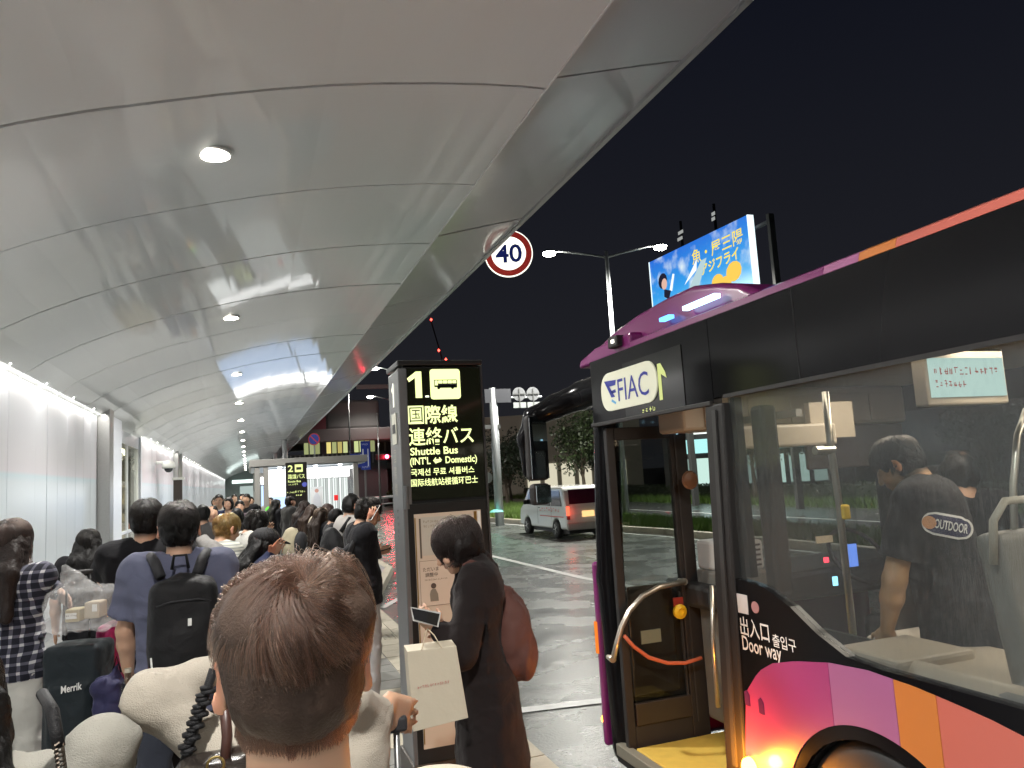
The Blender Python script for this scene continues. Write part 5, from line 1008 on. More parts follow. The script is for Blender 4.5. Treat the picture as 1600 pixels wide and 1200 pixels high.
def hm(c):
    k = 'hair_%d_%d_%d' % tuple(int(x*1000) for x in c)
    if k not in MATS: hair_mat(k, c); mat(k+'_mass', tuple(x*.5 for x in c), .5, bump=.5, bscale=90, spec=.25)
    return MATS[k], MATS[k+'_mass']
def Dp(x, y, d): c = np.array([x-800, -(y-600), -F])/F*d; return np.array([VX@c, VY@c, ZC+VZ@c])
nz = lambda v: v/max(np.linalg.norm(v), 1e-9)
def hand(s, W, d, n, curl=.5, sc=1., rad=.0085):
    d = nz(d); n = nz(n-d*(n@d)); l = np.cross(d, n); M = np.stack([l, d, n], 1)
    s.bx(W+d*.045*sc, (.028*sc, .035*sc, .004), .010*sc, k=.012, M=M)
    for i, (o, ln, b) in enumerate(((-.030, .072, .0), (-.010, .080, .004), (.011, .075, .002), (.030, .060, -.006))):
        p = W+d*(.082+b)*sc+l*o*sc; a = .25*curl; dd = d
        for j, f in enumerate((.42, .32, .26)):
            dd = nz(d*math.cos(a)+n*math.sin(a)); q = p+dd*ln*f*sc; s.cone(p, q, rad*(1-.1*j), rad*(1-.1*(j+1)), k=.003); p = q; a += (.75+.15*j)*curl
    p = W+d*.02*sc-l*.030*sc; q = p+nz(d*.7-l*.6+n*.45)*.034*sc; t = q+nz(d*.8-l*.05+n*.6)*.030*sc
    s.cone(p, q, .011, .0095, k=.01).cone(q, t, .0095, .008, k=.004)
def hairs(name, parent, Hc, Rh, n, m, L, thick, region, seg=7, r=.0005, grav=.15, seed=1, clump=.5, tor=None, whorl=(.12, -.45, .88), re=(.080, .100, .092), wave=0., keepshell=True, puff=0.):
    rs = np.random.default_rng(seed); u = rs.normal(size=(n*4, 3)); u /= np.linalg.norm(u, axis=1)[:, None]; u = u[region(u)][:n]; n = len(u)
    c = V(0, -.012, .024); re0 = V(*re); RE = lambda q_: np.where(q_[:, 2:3] < 0, re0*V(1, 1, 1.38), re0); re = RE(u); w = nz(V(*whorl)); p = c+u*re; g = np.array([0, 0, -1.])@Rh; Ls = np.array(L(u) if callable(L) else np.full(n, L))*rs.uniform(.75, 1.1, n); th = thick(u)*rs.uniform(.35, 1.1, n)
    if puff: th = th*(1+puff*np.clip(vnoise(u, 2.2, seed, 2)*1.6, -.7, 1.6)*np.clip(u[:, 2]+.2, 0, 1))+.010*puff*np.clip(vnoise(u+5, 1.6, 3, 1), 0, 1)*np.clip(u[:, 2], 0, 1); sweep = vnoise(u+3, 1.8, 11, 2)*1.1
    else: sweep = .28*np.sin(u[:, 0]*9+u[:, 2]*7)
    P = [p.copy()]
    for i in range(seg):
        re = RE(p-c); nn = (p-c)/re; k = np.linalg.norm(nn, axis=1)[:, None]; nrm = nn/k/re; nrm /= np.linalg.norm(nrm, axis=1)[:, None]
        t = nn/k-w; t -= nrm*(t*nrm).sum(1)[:, None]; t /= np.linalg.norm(t, axis=1)[:, None]+1e-6
        sw = np.cross(nrm, w); sw /= np.linalg.norm(sw, axis=1)[:, None]+1e-6
        gg = grav*(1 if p[0] is None else 1); low = np.clip((-.02-(p[:, 2:3]))/.05, 0, 1) if keepshell is False else 0
        d = t*(1-gg)+g*gg+sw*sweep[:, None]+rs.normal(size=(n, 3))*.10
        if keepshell is False: d = d*(1-low)+(g+rs.normal(size=(n, 3))*.05)*low
        d /= np.linalg.norm(d, axis=1)[:, None]; p = p+d*(Ls/seg)[:, None]
        re = RE(p-c); nn = (p-c)/re; k = np.linalg.norm(nn, axis=1)[:, None]; tgt = 1+(th*min(1, (i+1)/3))[:, None]/.09
        hug = nn/k*tgt*re+c
        if keepshell: p = hug
        elif keepshell is None: p = np.where(k < 1.0+.012*i, nn/k*(1.0+.012*i)*re+c, p)
        else: p = np.where((p[:, 2:3] > -.03) | (k < tgt), hug, p)
        if tor is not None:
            for tc_, tr in tor:
                q = (p-tc_)/tr; kk = np.linalg.norm(q, axis=1)[:, None]; p = np.where(kk < 1.05, tc_+q/np.maximum(kk, 1e-3)*1.05*tr, p)
        if wave: p = p+sw*wave*np.sin(i*1.3+u[:, :1]*12)
        P.append(p.copy())
    P = np.stack(P, 1)
    if clump:
        G = max(n//28, 4); gi = rs.choice(n, G, replace=False); near = np.concatenate([np.argmin(((a[:, None]-P[gi, 0][None])**2).sum(-1), 1) for a in np.array_split(P[:, 0], max(1, n//2000))])
        s = (np.linspace(0, 1, seg+1)**1.2)[None, :, None]; Gp = P[gi][near]; P = P+(Gp+(P-Gp)*.35-P)*s*clump
    Wd = P.reshape(-1, 3)@Rh.T+Hc
    cu = bpy.data.hair_curves.new(name); cu.add_curves([seg+1]*n); cu.attributes['position'].data.foreach_set('vector', Wd.astype(np.float32).ravel())
    a = cu.attributes.new('radius', 'FLOAT', 'POINT'); a.data.foreach_set('value', np.tile(np.linspace(1, .35, seg+1)*r, n).astype(np.float32))
    return link(name, cu, parent, m)
SKIN = (.50, .30, .20)
def person(label, x, y, H, head=0., floor=0., hair='short', hc=(.006, .005, .0045), top='tee', tc=None, bottom='trousers', bc=None, arms=None, lean=0., hp=(0, 0, 0), cell=.012, strands=0, build=1., skin=SKIN, group=None, shoe=None, hands=(.4, .4), folds=.007, mask=False, legs=None, hairlen=.30, tuck=False, hem=.80, neck=0., stub=.098, arm=1., fsc=9., palms=(None, None)):
    s = H/1.695; t = thing('person', label, 'person', (x, y, floor), R_(head), group); rz = R_(head)
    cz, sz = math.cos(rz), math.sin(rz)
    def loc(p):  # world -> local, unscaled
        q = np.array(p)-V(x, y, floor); return V(q[0]*cz+q[1]*sz, -q[0]*sz+q[1]*cz, q[2])/s
    Ml = rot(-R_(lean)); piv = V(0, 0, .95); U_ = lambda p: piv+Ml@(V(*p)-piv)
    nb = U_((0, -.015, 1.435)); Rh = Ml@rot(R_(hp[0]), R_(hp[1]), R_(hp[2])); Hc = nb+Rh@V(0, .03, .138+neck)
    Hf = lambda a, b, c: Hc+Rh@V(a, b, c)
    Sc = lambda *v: np.array(v)*1.
    shl = [U_((sx*.172*build, 0, 1.395)) for sx in (-1, 1)]
    A = []
    for i, sx in enumerate((-1, 1)):
        a = (arms or {}).get('LR'[i], 'down')
        if a == 'down': e = shl[i]+V(sx*.06, -.03, -.28); w = e+V(sx*.01, .06, -.25)
        elif a == 'phone': e = shl[i]+V(sx*.03, .08, -.27); w = e+V(-sx*.08, .20, .10)
        elif a == 'face': e = shl[i]+V(sx*.05, .12, -.22); w = e+V(-sx*.06, .10, .22)
        elif a == 'bent': e = shl[i]+V(sx*.09, -.05, -.27); w = e+V(-sx*.05, .2, .04)
        elif a == 'walk': e = shl[i]+V(sx*.06, sx*.08-.02, -.27); w = e+V(sx*.0, sx*.08+.07, -.23)
        else: e, w = loc(a[0]), loc(a[1])
        A.append((shl[i], e, w))
    lg = legs or ((.0, .0), (.0, .0)); J = []
    for i, sx in enumerate((-1, 1)):
        f, b = lg[i]; hpz = V(sx*.09, 0, .90); an = V(sx*.10, f, .085+b); kn = (hpz+an)/2+V(sx*.005, .03+b*.5, 0); J.append((hpz, kn, an))
    # ---- skin: head, neck, arms, hands as one body surface
    S = SDF(); bd = build
    S.ell(Hf(0, -.012, .022), (.075, .095, .086), M=Rh).ell(Hf(0, .028, -.038), (.056, .066, .072), k=.03, M=Rh).ell(Hf(0, .066, -.092), (.024, .022, .018), k=.02, M=Rh)
    S.cone(Hf(0, .092, .006), Hf(0, .108, -.034), .008, .012, k=.012).ell(Hf(0, .088, -.062), (.022, .011, .009), k=.008, M=Rh)
    for sx in (-1, 1):
        S.ell(Hf(sx*.031, .094, .0), (.017, .012, .010), k=.014, M=Rh, cut=True); S.ell(Hf(sx*.031, .080, .0), (.0125, .0125, .0115), k=.004, M=Rh); S.ell(Hf(sx*.045, .07, -.035), (.02, .02, .018), k=.02, M=Rh)
        if hair in ('bob', 'long'): continue
        Me = Rh@rot(0, sx*-.45, 0); S.ell(Hf(sx*.087, -.008, -.012), (.008, .021, .034), k=.008, M=Me); S.ell(Hf(sx*.094, -.002, -.008), (.006, .012, .02), k=.006, M=Me, cut=True)
    S.cone(Hf(0, -.028, -.05), nb+Ml@V(0, .0, -.03), .053*bd, .058*bd, k=.03).cone(nb-V(0,0,.02), U_((-.10*bd, 0, 1.385)), .045, .035, k=.04).cone(nb-V(0,0,.02), U_((.10*bd, 0, 1.385)), .045, .035, k=.04)
    for i, (a, e, w) in enumerate(A):
        am = bd*(arm if arm == 1 else arm*.82); S.cone(a, e, .045*am, .040*am, k=.02).cone(e, e+(w-e)*.35, .040*am, .040*am, k=.02).cone(e+(w-e)*.35, w, .039*am, .026*min(1, arm+.1), k=.02)
        pn = palms[i] if palms[i] is not None else V(-(1 if i else -1)*.8, .2, .3 if w[2] > e[2]-.12 else 0)
        hand(S, w, nz(w-e), pn, hands[i], 1., .0085 if cell < .013 else .011)
    if bottom in ('skirt', 'shorts'):
        for h_, k_, a_ in J: S.cone(k_, a_, .05, .035, k=.02)
    def scol(vs):
        vs = vs/s; c = np.tile(np.array(skin), (len(vs), 1)); q = (vs-Hc)@Rh
        c *= (1+.10*vnoise(vs, 18, 3)[:, None])
        def spot(cx, cy, cz_, rx, rz_, col, m_=1.):
            for sx in ((-1, 1) if cx else (1,)):
                d_ = ((q[:, 0]-sx*cx)/rx)**2+((q[:, 2]-cz_)/rz_)**2; w_ = np.clip(1.6-1.6*d_, 0, 1)*(q[:, 1] > cy)*m_; c[:] = c*(1-w_[:, None])+np.array(col)*w_[:, None]
        spot(.031, .06, .0, .0095, .0065, (.03, .02, .018)); spot(.033, .06, .024, .020, .005, (.03, .02, .017), .85); spot(0, .06, -.063, .022, .007, (.42, .14, .12), .8)
        st_ = np.clip((q[:, 2]+stub)/.022, 0, 1)*np.clip((.02-q[:, 1])/.02, 0, 1)*(np.abs(q[:, 0]) < .08)*(hair != 'none'); c[:] = c*(1-st_[:, None]*.85)+np.array(hc)*st_[:, None]*.85
        ear = np.clip((np.abs(q[:, 0])-.078)/.008, 0, 1)[:, None]*(np.abs(q[:, 2]+.012) < .04)[:, None]*(np.abs(q[:, 1]) < .04)[:, None]; c[:] = c*(1-ear*.5)+np.array(skin)*V(1.1, .62, .55)*ear*.5
        return np.clip(c, 0, 1)
    def O(sd, name, m, cl=None, noise=None, clip=None, col=None):
        for i, p in enumerate(sd.p):
            p = list(p); p[1] = p[1]*s
            if p[0] == 'c': p[2] = p[2]*s; p[3] *= s; p[4] *= s
            else: p[2] = p[2]*s; p[3] *= s
            sd.p[i] = tuple(p)
        return sdf_obj(sd, name, m, t, cl or cell, noise, clip, col)
    O(S, 'body', M_SKIN, cl=min(cell, .009) if cell < .013 else cell*.8, col=scol)
    # ---- top garment
    T = SDF(); fl = (1, .66, 1); coat = top == 'coat'; g = .012 if top == 'long' else (.026 if top == 'tee' else .03)
    T.cone(U_((-.06*bd, 0, 1.30)), U_((.06*bd, 0, 1.30)), .125+g, k=.05, sc=(1, .72, 1)).cone(U_((0, 0, 1.26)), U_((0, .01, 1.05)), (.155+g)*bd, (.15+g)*bd, k=.05, sc=fl)
    T.cone(U_((0, .01, 1.05)), U_((0, 0, .90)), (.15+g)*bd, (.165+g)*bd, k=.05, sc=fl)
    for sx in (-1, 1): T.cone(U_((0, -.01, 1.425)), U_((sx*.165*bd, 0, 1.395)), .052+g*.6, .05+g, k=.03)
    T.cone(U_((-.12*bd, -.02, 1.36)), U_((.12*bd, -.02, 1.36)), .075+g*.6, k=.04)
    if coat:
        T.cone((0, 0, .92), (0, .0, .36), (.17+g)*bd, .235, k=.05, sc=(1, .78, 1)); T.cone(nb+V(0, .01, .01), nb+V(0, 0, -.03), .082, .095, k=.02)
    elif not tuck: T.cone((0, 0, .92), (0, 0, hem), (.165+g)*bd, (.172+g)*bd, k=.04, sc=(1, .7, 1))
    for i, (a, e, w) in enumerate(A):
        if top == 'tee': end = a+(e-a)*.78; T.cone(a, end, .058+g*.5, .068+g*.6, k=.03)
        else: T.cone(a, e, (.052+g)*arm, (.047+g*.8)*arm, k=.03).cone(e, e+(w-e)*.92, (.047+g*.8)*arm, (.036+g*.5)*arm, k=.03)
    sd_ = int(abs(x*100)+abs(y*37)) % 97
    fn = (lambda P: folds*vnoise(P*V(1, 1, .55), fsc/s, sd_, 3)+folds*1.1*(np.abs(vnoise(P*V(.75, .75, 1.35)+.25*P[..., [1, 2, 0]], fsc/s, sd_+5, 2))**.7-.4)) if folds else None
    ncut = nb+V(0, .02, .0)
    def clip(P):
        q = P/s; d1 = (hem if not coat else .30)-q[..., 2]; d1 = d1+.004*vnoise(P, 10, 2)
        r_ = np.linalg.norm((q-nb-V(0, .03, .035))*V(1, .9, .75), axis=-1); d2 = (.070 if not coat else .066)-r_
        out = np.maximum(d1, d2)
        if top == 'tee':
            for a, e, w in A:
                dd = nz(e-a); h_ = (q-a)@dd-.74*np.linalg.norm(e-a); rad = np.linalg.norm((q-a)-((q-a)@dd)[..., None]*dd, axis=-1); sel = rad < .13; sel &= (np.abs(q[..., 0]) > .165*bd+.02) | (e[1]-a[1] > .1) & (rad < .09) & ((q-a)@dd > .1)
                out = np.where(sel & (h_ > -.03), np.maximum(out, h_), out)
        return out
    O(T, 'coat' if coat else 'shirt', tc, noise=fn, clip=clip)
    # ---- lower garment and shoes
    B = SDF()
    if bottom == 'trousers':
        B.cone((-.05, 0, .93), (.05, 0, .93), .125*bd, k=.03, sc=(1, .8, 1))
        for h_, k_, a_ in J: B.cone(h_, k_, .098*bd, .072, k=.03).cone(k_, a_+V(0, 0, .0), .072, .062, k=.02)
        O(B, 'trousers', bc, noise=fn)
    elif bottom == 'skirt': B.cone((0, 0, .95), (0, 0, .42), .14, .21, sc=(1, .8, 1)); O(B, 'skirt', bc, noise=fn)
    if cell < .015 or True:
        F_ = SDF()
        for h_, k_, a_ in J: F_.cone(a_+V(0, -.03, -.035), a_+V(0, .13, -.05), .042, .032, k=.03).cone(a_+V(0, 0, .02), a_, .045, .045, k=.02)
        O(F_, 'shoes', shoe or mat('dark_shoe', (.03, .03, .03), .5), cl=max(cell, .012), clip=lambda P: .004-P[..., 2])
    # ---- hair / headwear
    mh, mm = hm(hc); Hs = SDF(); hl = lambda P: (P/s-Hc)@Rh
    if hair == 'cap':
        C = SDF(); C.ell(Hf(0, -.01, .035), (.088, .108, .088), M=Rh).ell(Hf(0, .115, .035), (.075, .075, .012), k=.02, M=Rh@rot(-.2)); cm = mat('cap_black', (.012, .012, .014), .8)
        O(C, 'cap', cm, cl=min(cell, .01), clip=lambda P: .018-hl(P)[..., 2])
    if hair != 'bald':
        Hs.ell(Hf(0, -.014, .026), (.080, .100, .088), M=Rh)
        Hs.ell(Hf(0, -.032, -.025), (.076, .078, .068) if hair in ('short', 'bun') else (.086, .083, .085), k=.03, M=Rh)
        if hair == 'bob':
            for sx in (-1, 1): Hs.cone(Hf(sx*.065, .01, .0), Hf(sx*.062, .02, -.085), .03, .022, k=.03)
        if hair == 'bun': Hs.ell(Hf(0, -.10, .03), (.04, .035, .04), k=.02, M=Rh)
        if hair in ('long', 'cap'):
            bk0 = Hf(0, -.05, -.06)
            for sx in (-.06, -.02, .02, .06): Hs.cone(Hf(sx, -.055, -.02), U_((sx*1.5, -.115, 1.42)), .045, .045, k=.03).cone(U_((sx*1.5, -.115, 1.42)), U_((sx*1.7, -.15, 1.42-hairlen)), .045, .022, k=.03)
            for sx in (-1, 1): Hs.cone(Hf(sx*.07, .0, .0), U_((sx*.10, -.04, 1.40)), .025, .03, k=.03)
        def hclip(P):
            q = hl(P); face = .076-np.linalg.norm((q-V(0, .115, -.045))*V(.95, .8, .78), axis=-1)
            if hair in ('short', 'bun'):
                nape = -.080-q[..., 2]+np.clip(q[..., 1]+.02, 0, 1)*.55; face = np.maximum(face, nape); ear = .026-np.linalg.norm((q-V(0, 0, 0))[..., 1:]-V(.0, -.02), axis=-1); face = np.maximum(face, np.where(np.abs(q[..., 0]) > .06, ear, -1))
            return face
        hn = lambda P: .010*vnoise(P*V(1, 1, .6), 22/s, sd_+2, 3)
        O(Hs, 'hair', mm if strands == 0 else mm, cl=min(cell, .009) if cell < .013 else cell*.8, noise=hn, clip=hclip if hair != 'x' else None)
    if strands:
        short = hair in ('short', 'bun')
        def reg(u):
            f = (u[:, 1] < .25) & (u[:, 2] > -.80) | (u[:, 2] > .42)
            if short: f &= ~((np.abs(u[:, 0]) > .75) & (u[:, 2] < -.25) & (u[:, 1] > -.2)); f &= (u[:, 2] > -.78-.0*u[:, 0])
            return f
        tor = None
        if not short: tor = [((U_((0, 0, 1.20))-Hc)@Rh, V(.20, .135, .30)), ((U_((0, 0, 1.38))-Hc)@Rh, V(.22, .10, .07)), (V(0, 0, -.11), V(.066, .066, .06))]
        hairs('hair_strands', t, Hc*s, Rh*s, strands, mh, (lambda u: .055+.03*np.clip(u[:, 2], 0, 1)) if short else (.16 if hair == 'bob' else .18+hairlen), (lambda u: .006+.012*np.clip(u[:, 2], 0, 1)) if short else (lambda u: .014+.004*u[:, 2]), reg, seg=6 if short else 14, r=.0009 if short else .0010, seed=sd_, tor=tor, keepshell=short, grav=.25 if short else .3)
    if mask:
        K = SDF().ell(Hf(0, .062, -.052), (.055, .055, .048), M=Rh); O(K, 'face_mask', mat('mask_black', (.02, .02, .022), .8), cl=min(cell, .01), clip=lambda P: np.maximum(.03-hl(P)[..., 1], np.abs(hl(P)[..., 2]+.055)-.04))
    t['s_'] = s
    del t['s_']
    return t, s, Hc*s, Rh, A, loc, U_
def attach(t, name, label, cat, group=None):  # a carried thing in the carrier's frame, still an object of its own
    o = thing(name, label, cat, tuple(t.location), t.rotation_euler[2], group); return o
BLKTEE = cloth('black_tee', (.007, .007, .009)); NAVY = cloth('navy_trousers', (.035, .04, .055)); BLKTR = cloth('black_trousers', (.007, .007, .008)); WHITEC = cloth('white_cotton', (.55, .54, .5)); GREYC = cloth('grey_cotton', (.22, .21, .2)); KNIT = cloth('beige_knit', (.37, .335, .28)); KNIT2 = cloth('greige_sweat', (.29, .28, .245)); DKCOAT = cloth('dark_brown_coat', (.013, .009, .009)); BLKCOAT = cloth('black_coat', (.008, .008, .010)); GRCOAT = cloth('charcoal_coat', (.035, .034, .033)); BEICOAT = cloth('beige_coat', (.42, .37, .28)); PURP = cloth('slate_blue_tee', (.105, .112, .17)); LGREY = cloth('light_grey_tee', (.4, .38, .36)); NAVYT = cloth('navy_top', (.02, .025, .06)); SNEAK = mat('sneaker', (.5, .5, .48), .5)
DK = (.006, .005, .0045); BR = (.05, .026, .018)
M_BAG = cloth('black_nylon', (.010, .010, .011), .55, .03); M_BAG2 = cloth('dark_grey_nylon', (.03, .03, .033), .6)

# 1 -- the brown-haired head in front of the camera
fm_, s, Hc, Rh, A, loc, U_ = person('person with short brown hair seen from behind, head filling the foreground', .05, .965, 1.655, head=2, neck=.055, stub=.088, hair='bald', tc=cloth('cream_shirt', (.5, .45, .36)), bc=NAVY, cell=.006, skin=(.80, .50, .34), build=1.08, folds=.004, hp=(0, 0, 0))
mh, mm = hm((.056, .029, .020)); hf = lambda a, b, c: Hc+Rh@(V(a, b, c)*s)
H_ = SDF(); H_.ell(hf(0, -.013, .028), V(.081, .101, .084)*s, M=Rh).ell(hf(.038, -.02, .058), V(.050, .07, .052)*s, k=.04, M=Rh).ell(hf(-.040, -.02, .056), V(.046, .07, .050)*s, k=.04, M=Rh).ell(hf(0, -.045, -.02), V(.074, .072, .065)*s, k=.03, M=Rh)
def fclip(P):
    q = (P-Hc)@Rh; nape = (-.066-q[..., 2]/s+np.clip(q[..., 1]/s+.045, 0, 1)*.9)*s; ear = np.where(np.abs(q[..., 0]) > .058, .040-np.linalg.norm(q[..., 1:]-V(.0, -.022), axis=-1), -1); face = .08-np.linalg.norm((q-V(0, .12, -.04)), axis=-1)
    return np.maximum(np.maximum(nape, ear), face)
sdf_obj(H_, 'hair', mat('brown_hair_mass', (.055, .034, .024), .55, bump=.3, bscale=300, spec=.3), fm_, .005, noise=lambda P: .004*vnoise(P*V(1, 1, .6), 30, 4, 3), clip=fclip)
def freg(u): return ((u[:, 1] < .3) & (u[:, 2] > -.92) | (u[:, 2] > .4)) & ~((np.abs(u[:, 0]) > .66) & (u[:, 2] < -.12) & (u[:, 1] > -.42)) & (u[:, 2] > -.92+np.clip(u[:, 1]+.5, 0, 1)*.6)
hairs('hair_strands', fm_, Hc, Rh*s, 38000, mh, lambda u: (.014+.065*np.clip(u[:, 2]+.35, 0, 1))*(1-.62*np.abs(u[:, 0])**2*(u[:, 2] < .45)), lambda u: .003+.012*np.clip(u[:, 2]+.1, 0, 1)+.012*np.abs(u[:, 0])*np.clip(u[:, 2], 0, 1), freg, seg=9, r=.00042, grav=.22, seed=5, clump=.62, puff=.7, whorl=(.10, -.55, .83), re=(.081, .101, .088))
hairs('hair_strands', fm_, Hc, Rh*s, 9000, hm((.11, .06, .04))[0], lambda u: (.02+.07*np.clip(u[:, 2]+.3, 0, 1))*(1-.62*np.abs(u[:, 0])**2*(u[:, 2] < .45)), lambda u: .004+.017*np.clip(u[:, 2]+.1, 0, 1), freg, seg=9, r=.0004, grav=.15, seed=8, clump=.5, puff=.8, whorl=(.02, -.50, .86), re=(.082, .102, .089))

def nreg(u): return (u[:, 1] < .05) & (u[:, 2] < -.15) & (u[:, 2] > -.98) & (np.abs(u[:, 0]) < .80)
hairs('hair_strands', fm_, Hc, Rh*s, 16000, mh, lambda u: np.full(len(u), .021), lambda u: .008+.0*u[:, 0], nreg, seg=4, r=.00032, grav=.85, seed=15, clump=.35, whorl=(.10, -.55, .83), re=(.085, .106, .092), keepshell=None)

# 2 -- beige knit with both arms out, head hidden behind the first
P2, s, Hc2, Rh2, A2, loc2, U2 = person('person in beige knit mostly hidden behind the foreground head, elbows out', .075, 1.56, 1.60, head=0, hair='short', top='long', build=.78, arm=.76, tc=KNIT, bottom='skirt', bc=cloth('cream_skirt', (.58, .53, .4)), cell=.009, arms={'L': (Dp(232, 1085, 1.38), Dp(338, 1045, 1.46)), 'R': (Dp(545, 1095, 1.42), Dp(598, 1108, 1.50))}, folds=.007, fsc=11., hem=.70)
hb = thing('handbag', 'black shoulder bag with frilled strap on the beige knit person', 'bag', (0, 0, 0))
pA, pB = Dp(334, 1045, 1.36), Dp(288, 1190, 1.30)
tube('strap', [tuple(pA), tuple((pA+pB)/2), tuple(pB)], .008, M_BAG, hb)
mb = MB()
for k in range(18):
    q = pA+(pB-pA)*(.25+.75*k/18); mb.lathe([(.004, 0), (.011+.003*math.sin(k*2.1), .003), (.012, .009), (.004, .011)], tuple(q+V(.005*math.sin(k*2), 0, 0)), 10)
mb.obj('frill', M_BAG, hb, smooth=True)
q = Dp(340, 1260, 1.27); sdf_obj(SDF().bx(q, (.040, .03, .05), .03), 'bag_body', mat('glossy_bag', (.02, .016, .014), .25), hb, .01, noise=lambda P: .004*vnoise(P, 40, 2)); MB().tube([q+V(.0+.013*math.cos(a), -.06, .085+.013*math.sin(a)) for a in [2*PI*i/16 for i in range(17)]], .0022, 6).obj('ring', mat('brass', (.5, .38, .15), .3, metal=1.), hb)
tube('second_strap', [tuple(Dp(350, 1090, 1.30)), tuple(Dp(355, 1150, 1.28)), tuple(Dp(350, 1215, 1.26))], .009, mat('brown_leather', (.05, .02, .015), .4), hb)
tc_ = thing('suitcase', 'pale trolley case whose twin handle bars rise to the beige knit sleeve', 'suitcase', (*Dp(597, 1130, 1.52)[:2], 0))
for sx in (-.028, .028): tube('handle_bar', [(sx, 0, .6), (sx, 0, 1.315)], .007, M_SIL, tc_)
box('grip', (-.05, -.012, 1.30), (.05, .012, 1.33), M_BAG2, tc_, bevel=.006); box('shell', (-.2, -.12, .06), (.2, .12, .62), mat('pale_shell', (.5, .48, .45), .35), tc_, bevel=.04, seg=4)
for sx in (-.15, .15): MB().lathe([(.03, -.015), (.03, .015)], (sx, 0, .03), 12, 'x').obj('wheel', M_RUB, tc_)

# 3 -- bottom left, greige sweatshirt
c = Dp(-85, 1000, 1.34)
P3, s, *_ = person('person in greige sweatshirt with black hair, dark strap on shoulder, at the left edge', c[0], c[1], 1.57, head=6, arm=.85, hair='long', top='long', tc=KNIT2, bc=NAVY, cell=.01, arms={'R': (Dp(158, 1175, 1.27), Dp(150, 1290, 1.3))}, folds=.010, fsc=11., strands=2500, hairlen=.16, build=1.08)
hb2 = thing('shoulder_bag', 'black shoulder strap with chain lower part over the greige sweatshirt', 'bag', (0, 0, 0))
tube('strap', [tuple(Dp(66, 1084, 1.27)), tuple(Dp(82, 1110, 1.185)), tuple(Dp(88, 1145, 1.165)), tuple(Dp(92, 1168, 1.16))], .0095, M_BAG, hb2)
mb = MB()
for k in range(14):
    q = Dp(92+k*.9, 1168+k*7, 1.155); mb.tube([tuple(q+V(.006*math.cos(a), .004*math.sin(a*2), .007*math.sin(a))) for a in [2*PI*i/8 for i in range(9)]], .002, 5)
mb.obj('chain', mat('dark_chain', (.12, .1, .08), .35, metal=.8), hb2)

# 4 -- slate-blue tee with black backpack
P4, s, Hc4, Rh4, A4, loc4, U4 = person('person with black hair in slate-blue T-shirt carrying a black backpack in the queue', -.31, 3.96, 1.77, head=4, tc=PURP, bc=NAVY, cell=.011, arms={'L': (Dp(196, 985, 3.5), Dp(200, 1045, 3.55)), 'R': 'bent'}, strands=3500, build=.96, hem=.78, folds=.013)
bp1 = attach(P4, 'backpack', 'large black backpack with small white tag worn over the slate-blue T-shirt', 'backpack')
sdf_obj(SDF().ell((0.02, -.20, 1.20), (.15, .10, .25), k=.03).bx((0.02, -.20, 1.22), (.09, .05, .16), .045, k=.05).ell((.02, -.275, 1.12), (.11, .05, .13), k=.03).bx((.02, -.255, 1.34), (.09, .012, .035), .02, k=.02), 'pack', M_BAG, bp1, .011, noise=lambda P: .006*vnoise(P, 14, 6, 3))
for sx in (-1, 1): MB().tube([(sx*.075, -.17, 1.44), (sx*.10, -.12, 1.505), (sx*.12, -.04, 1.525), (sx*.13, .05, 1.51), (sx*.14, .15, 1.40), (sx*.15, .14, 1.2)], .023, 8).obj('strap', M_BAG2, bp1, smooth=True)
tube('top_loop', [(-.03, -.18, 1.47), (-.02, -.18, 1.53), (.03, -.18, 1.53), (.04, -.18, 1.47)], .007, M_BAG, bp1)
tube('zip', [(-.09, -.30, 1.33), (-.03, -.308, 1.345), (.08, -.305, 1.345), (.13, -.295, 1.33)], .004, M_BAG2, bp1, 6)
box('tag', (.035, -.335, 1.24), (.05, -.325, 1.27), M_WHT, bp1); MB().tube([(-.10+.022*math.cos(a), -.335, 1.02+.024*math.sin(a)) for a in [2*PI*i/14 for i in range(15)]], .010, 8).obj('charm', mat('charm_cream', (.6, .58, .4), .5), bp1)
tube('charm_cord', [(-.11, -.30, 1.12), (-.105, -.33, 1.08), (-.10, -.335, 1.04)], .004, M_WHT, bp1)
bo = thing('bottle', 'small clear bottle held low by the person in the slate-blue T-shirt', 'bottle', tuple(Dp(200, 1068, 3.5)-V(0, 0, .1)))
MB().lathe([(.028, 0), (.03, .01), (.03, .10), (.012, .13), (.012, .15)], (0, 0, 0), 14).obj('body', glass('plastic_clear', (.75, .75, .72), .1), bo, smooth=True); MB().lathe([(.015, .15), (.015, .168)], (0, 0, 0), 12).obj('cap', M_CREAM, bo)

# 5 -- black tee, tall
person('tall person with neat black hair in black T-shirt and dark trousers, left elbow bent', -.57, 5.01, 1.79, head=-4, tc=BLKTEE, bc=BLKTR, cell=.012, arms={'L': (Dp(166, 905, 4.5), Dp(196, 922, 4.8)), 'R': 'bent'}, strands=3000, build=1.08, legs=((-.12, .0), (.14, 0)), shoe=SNEAK)
# 6 -- long black hair
P6 = person('person with very long straight black hair and black T-shirt beside the white wall', -1.2, 6.87, 1.58, head=0, tc=BLKTEE, bc=BLKTR, hair='long', cell=.012, strands=4500, hairlen=.30, arms={'L': 'down', 'R': 'bent'}, build=1.0)[0]
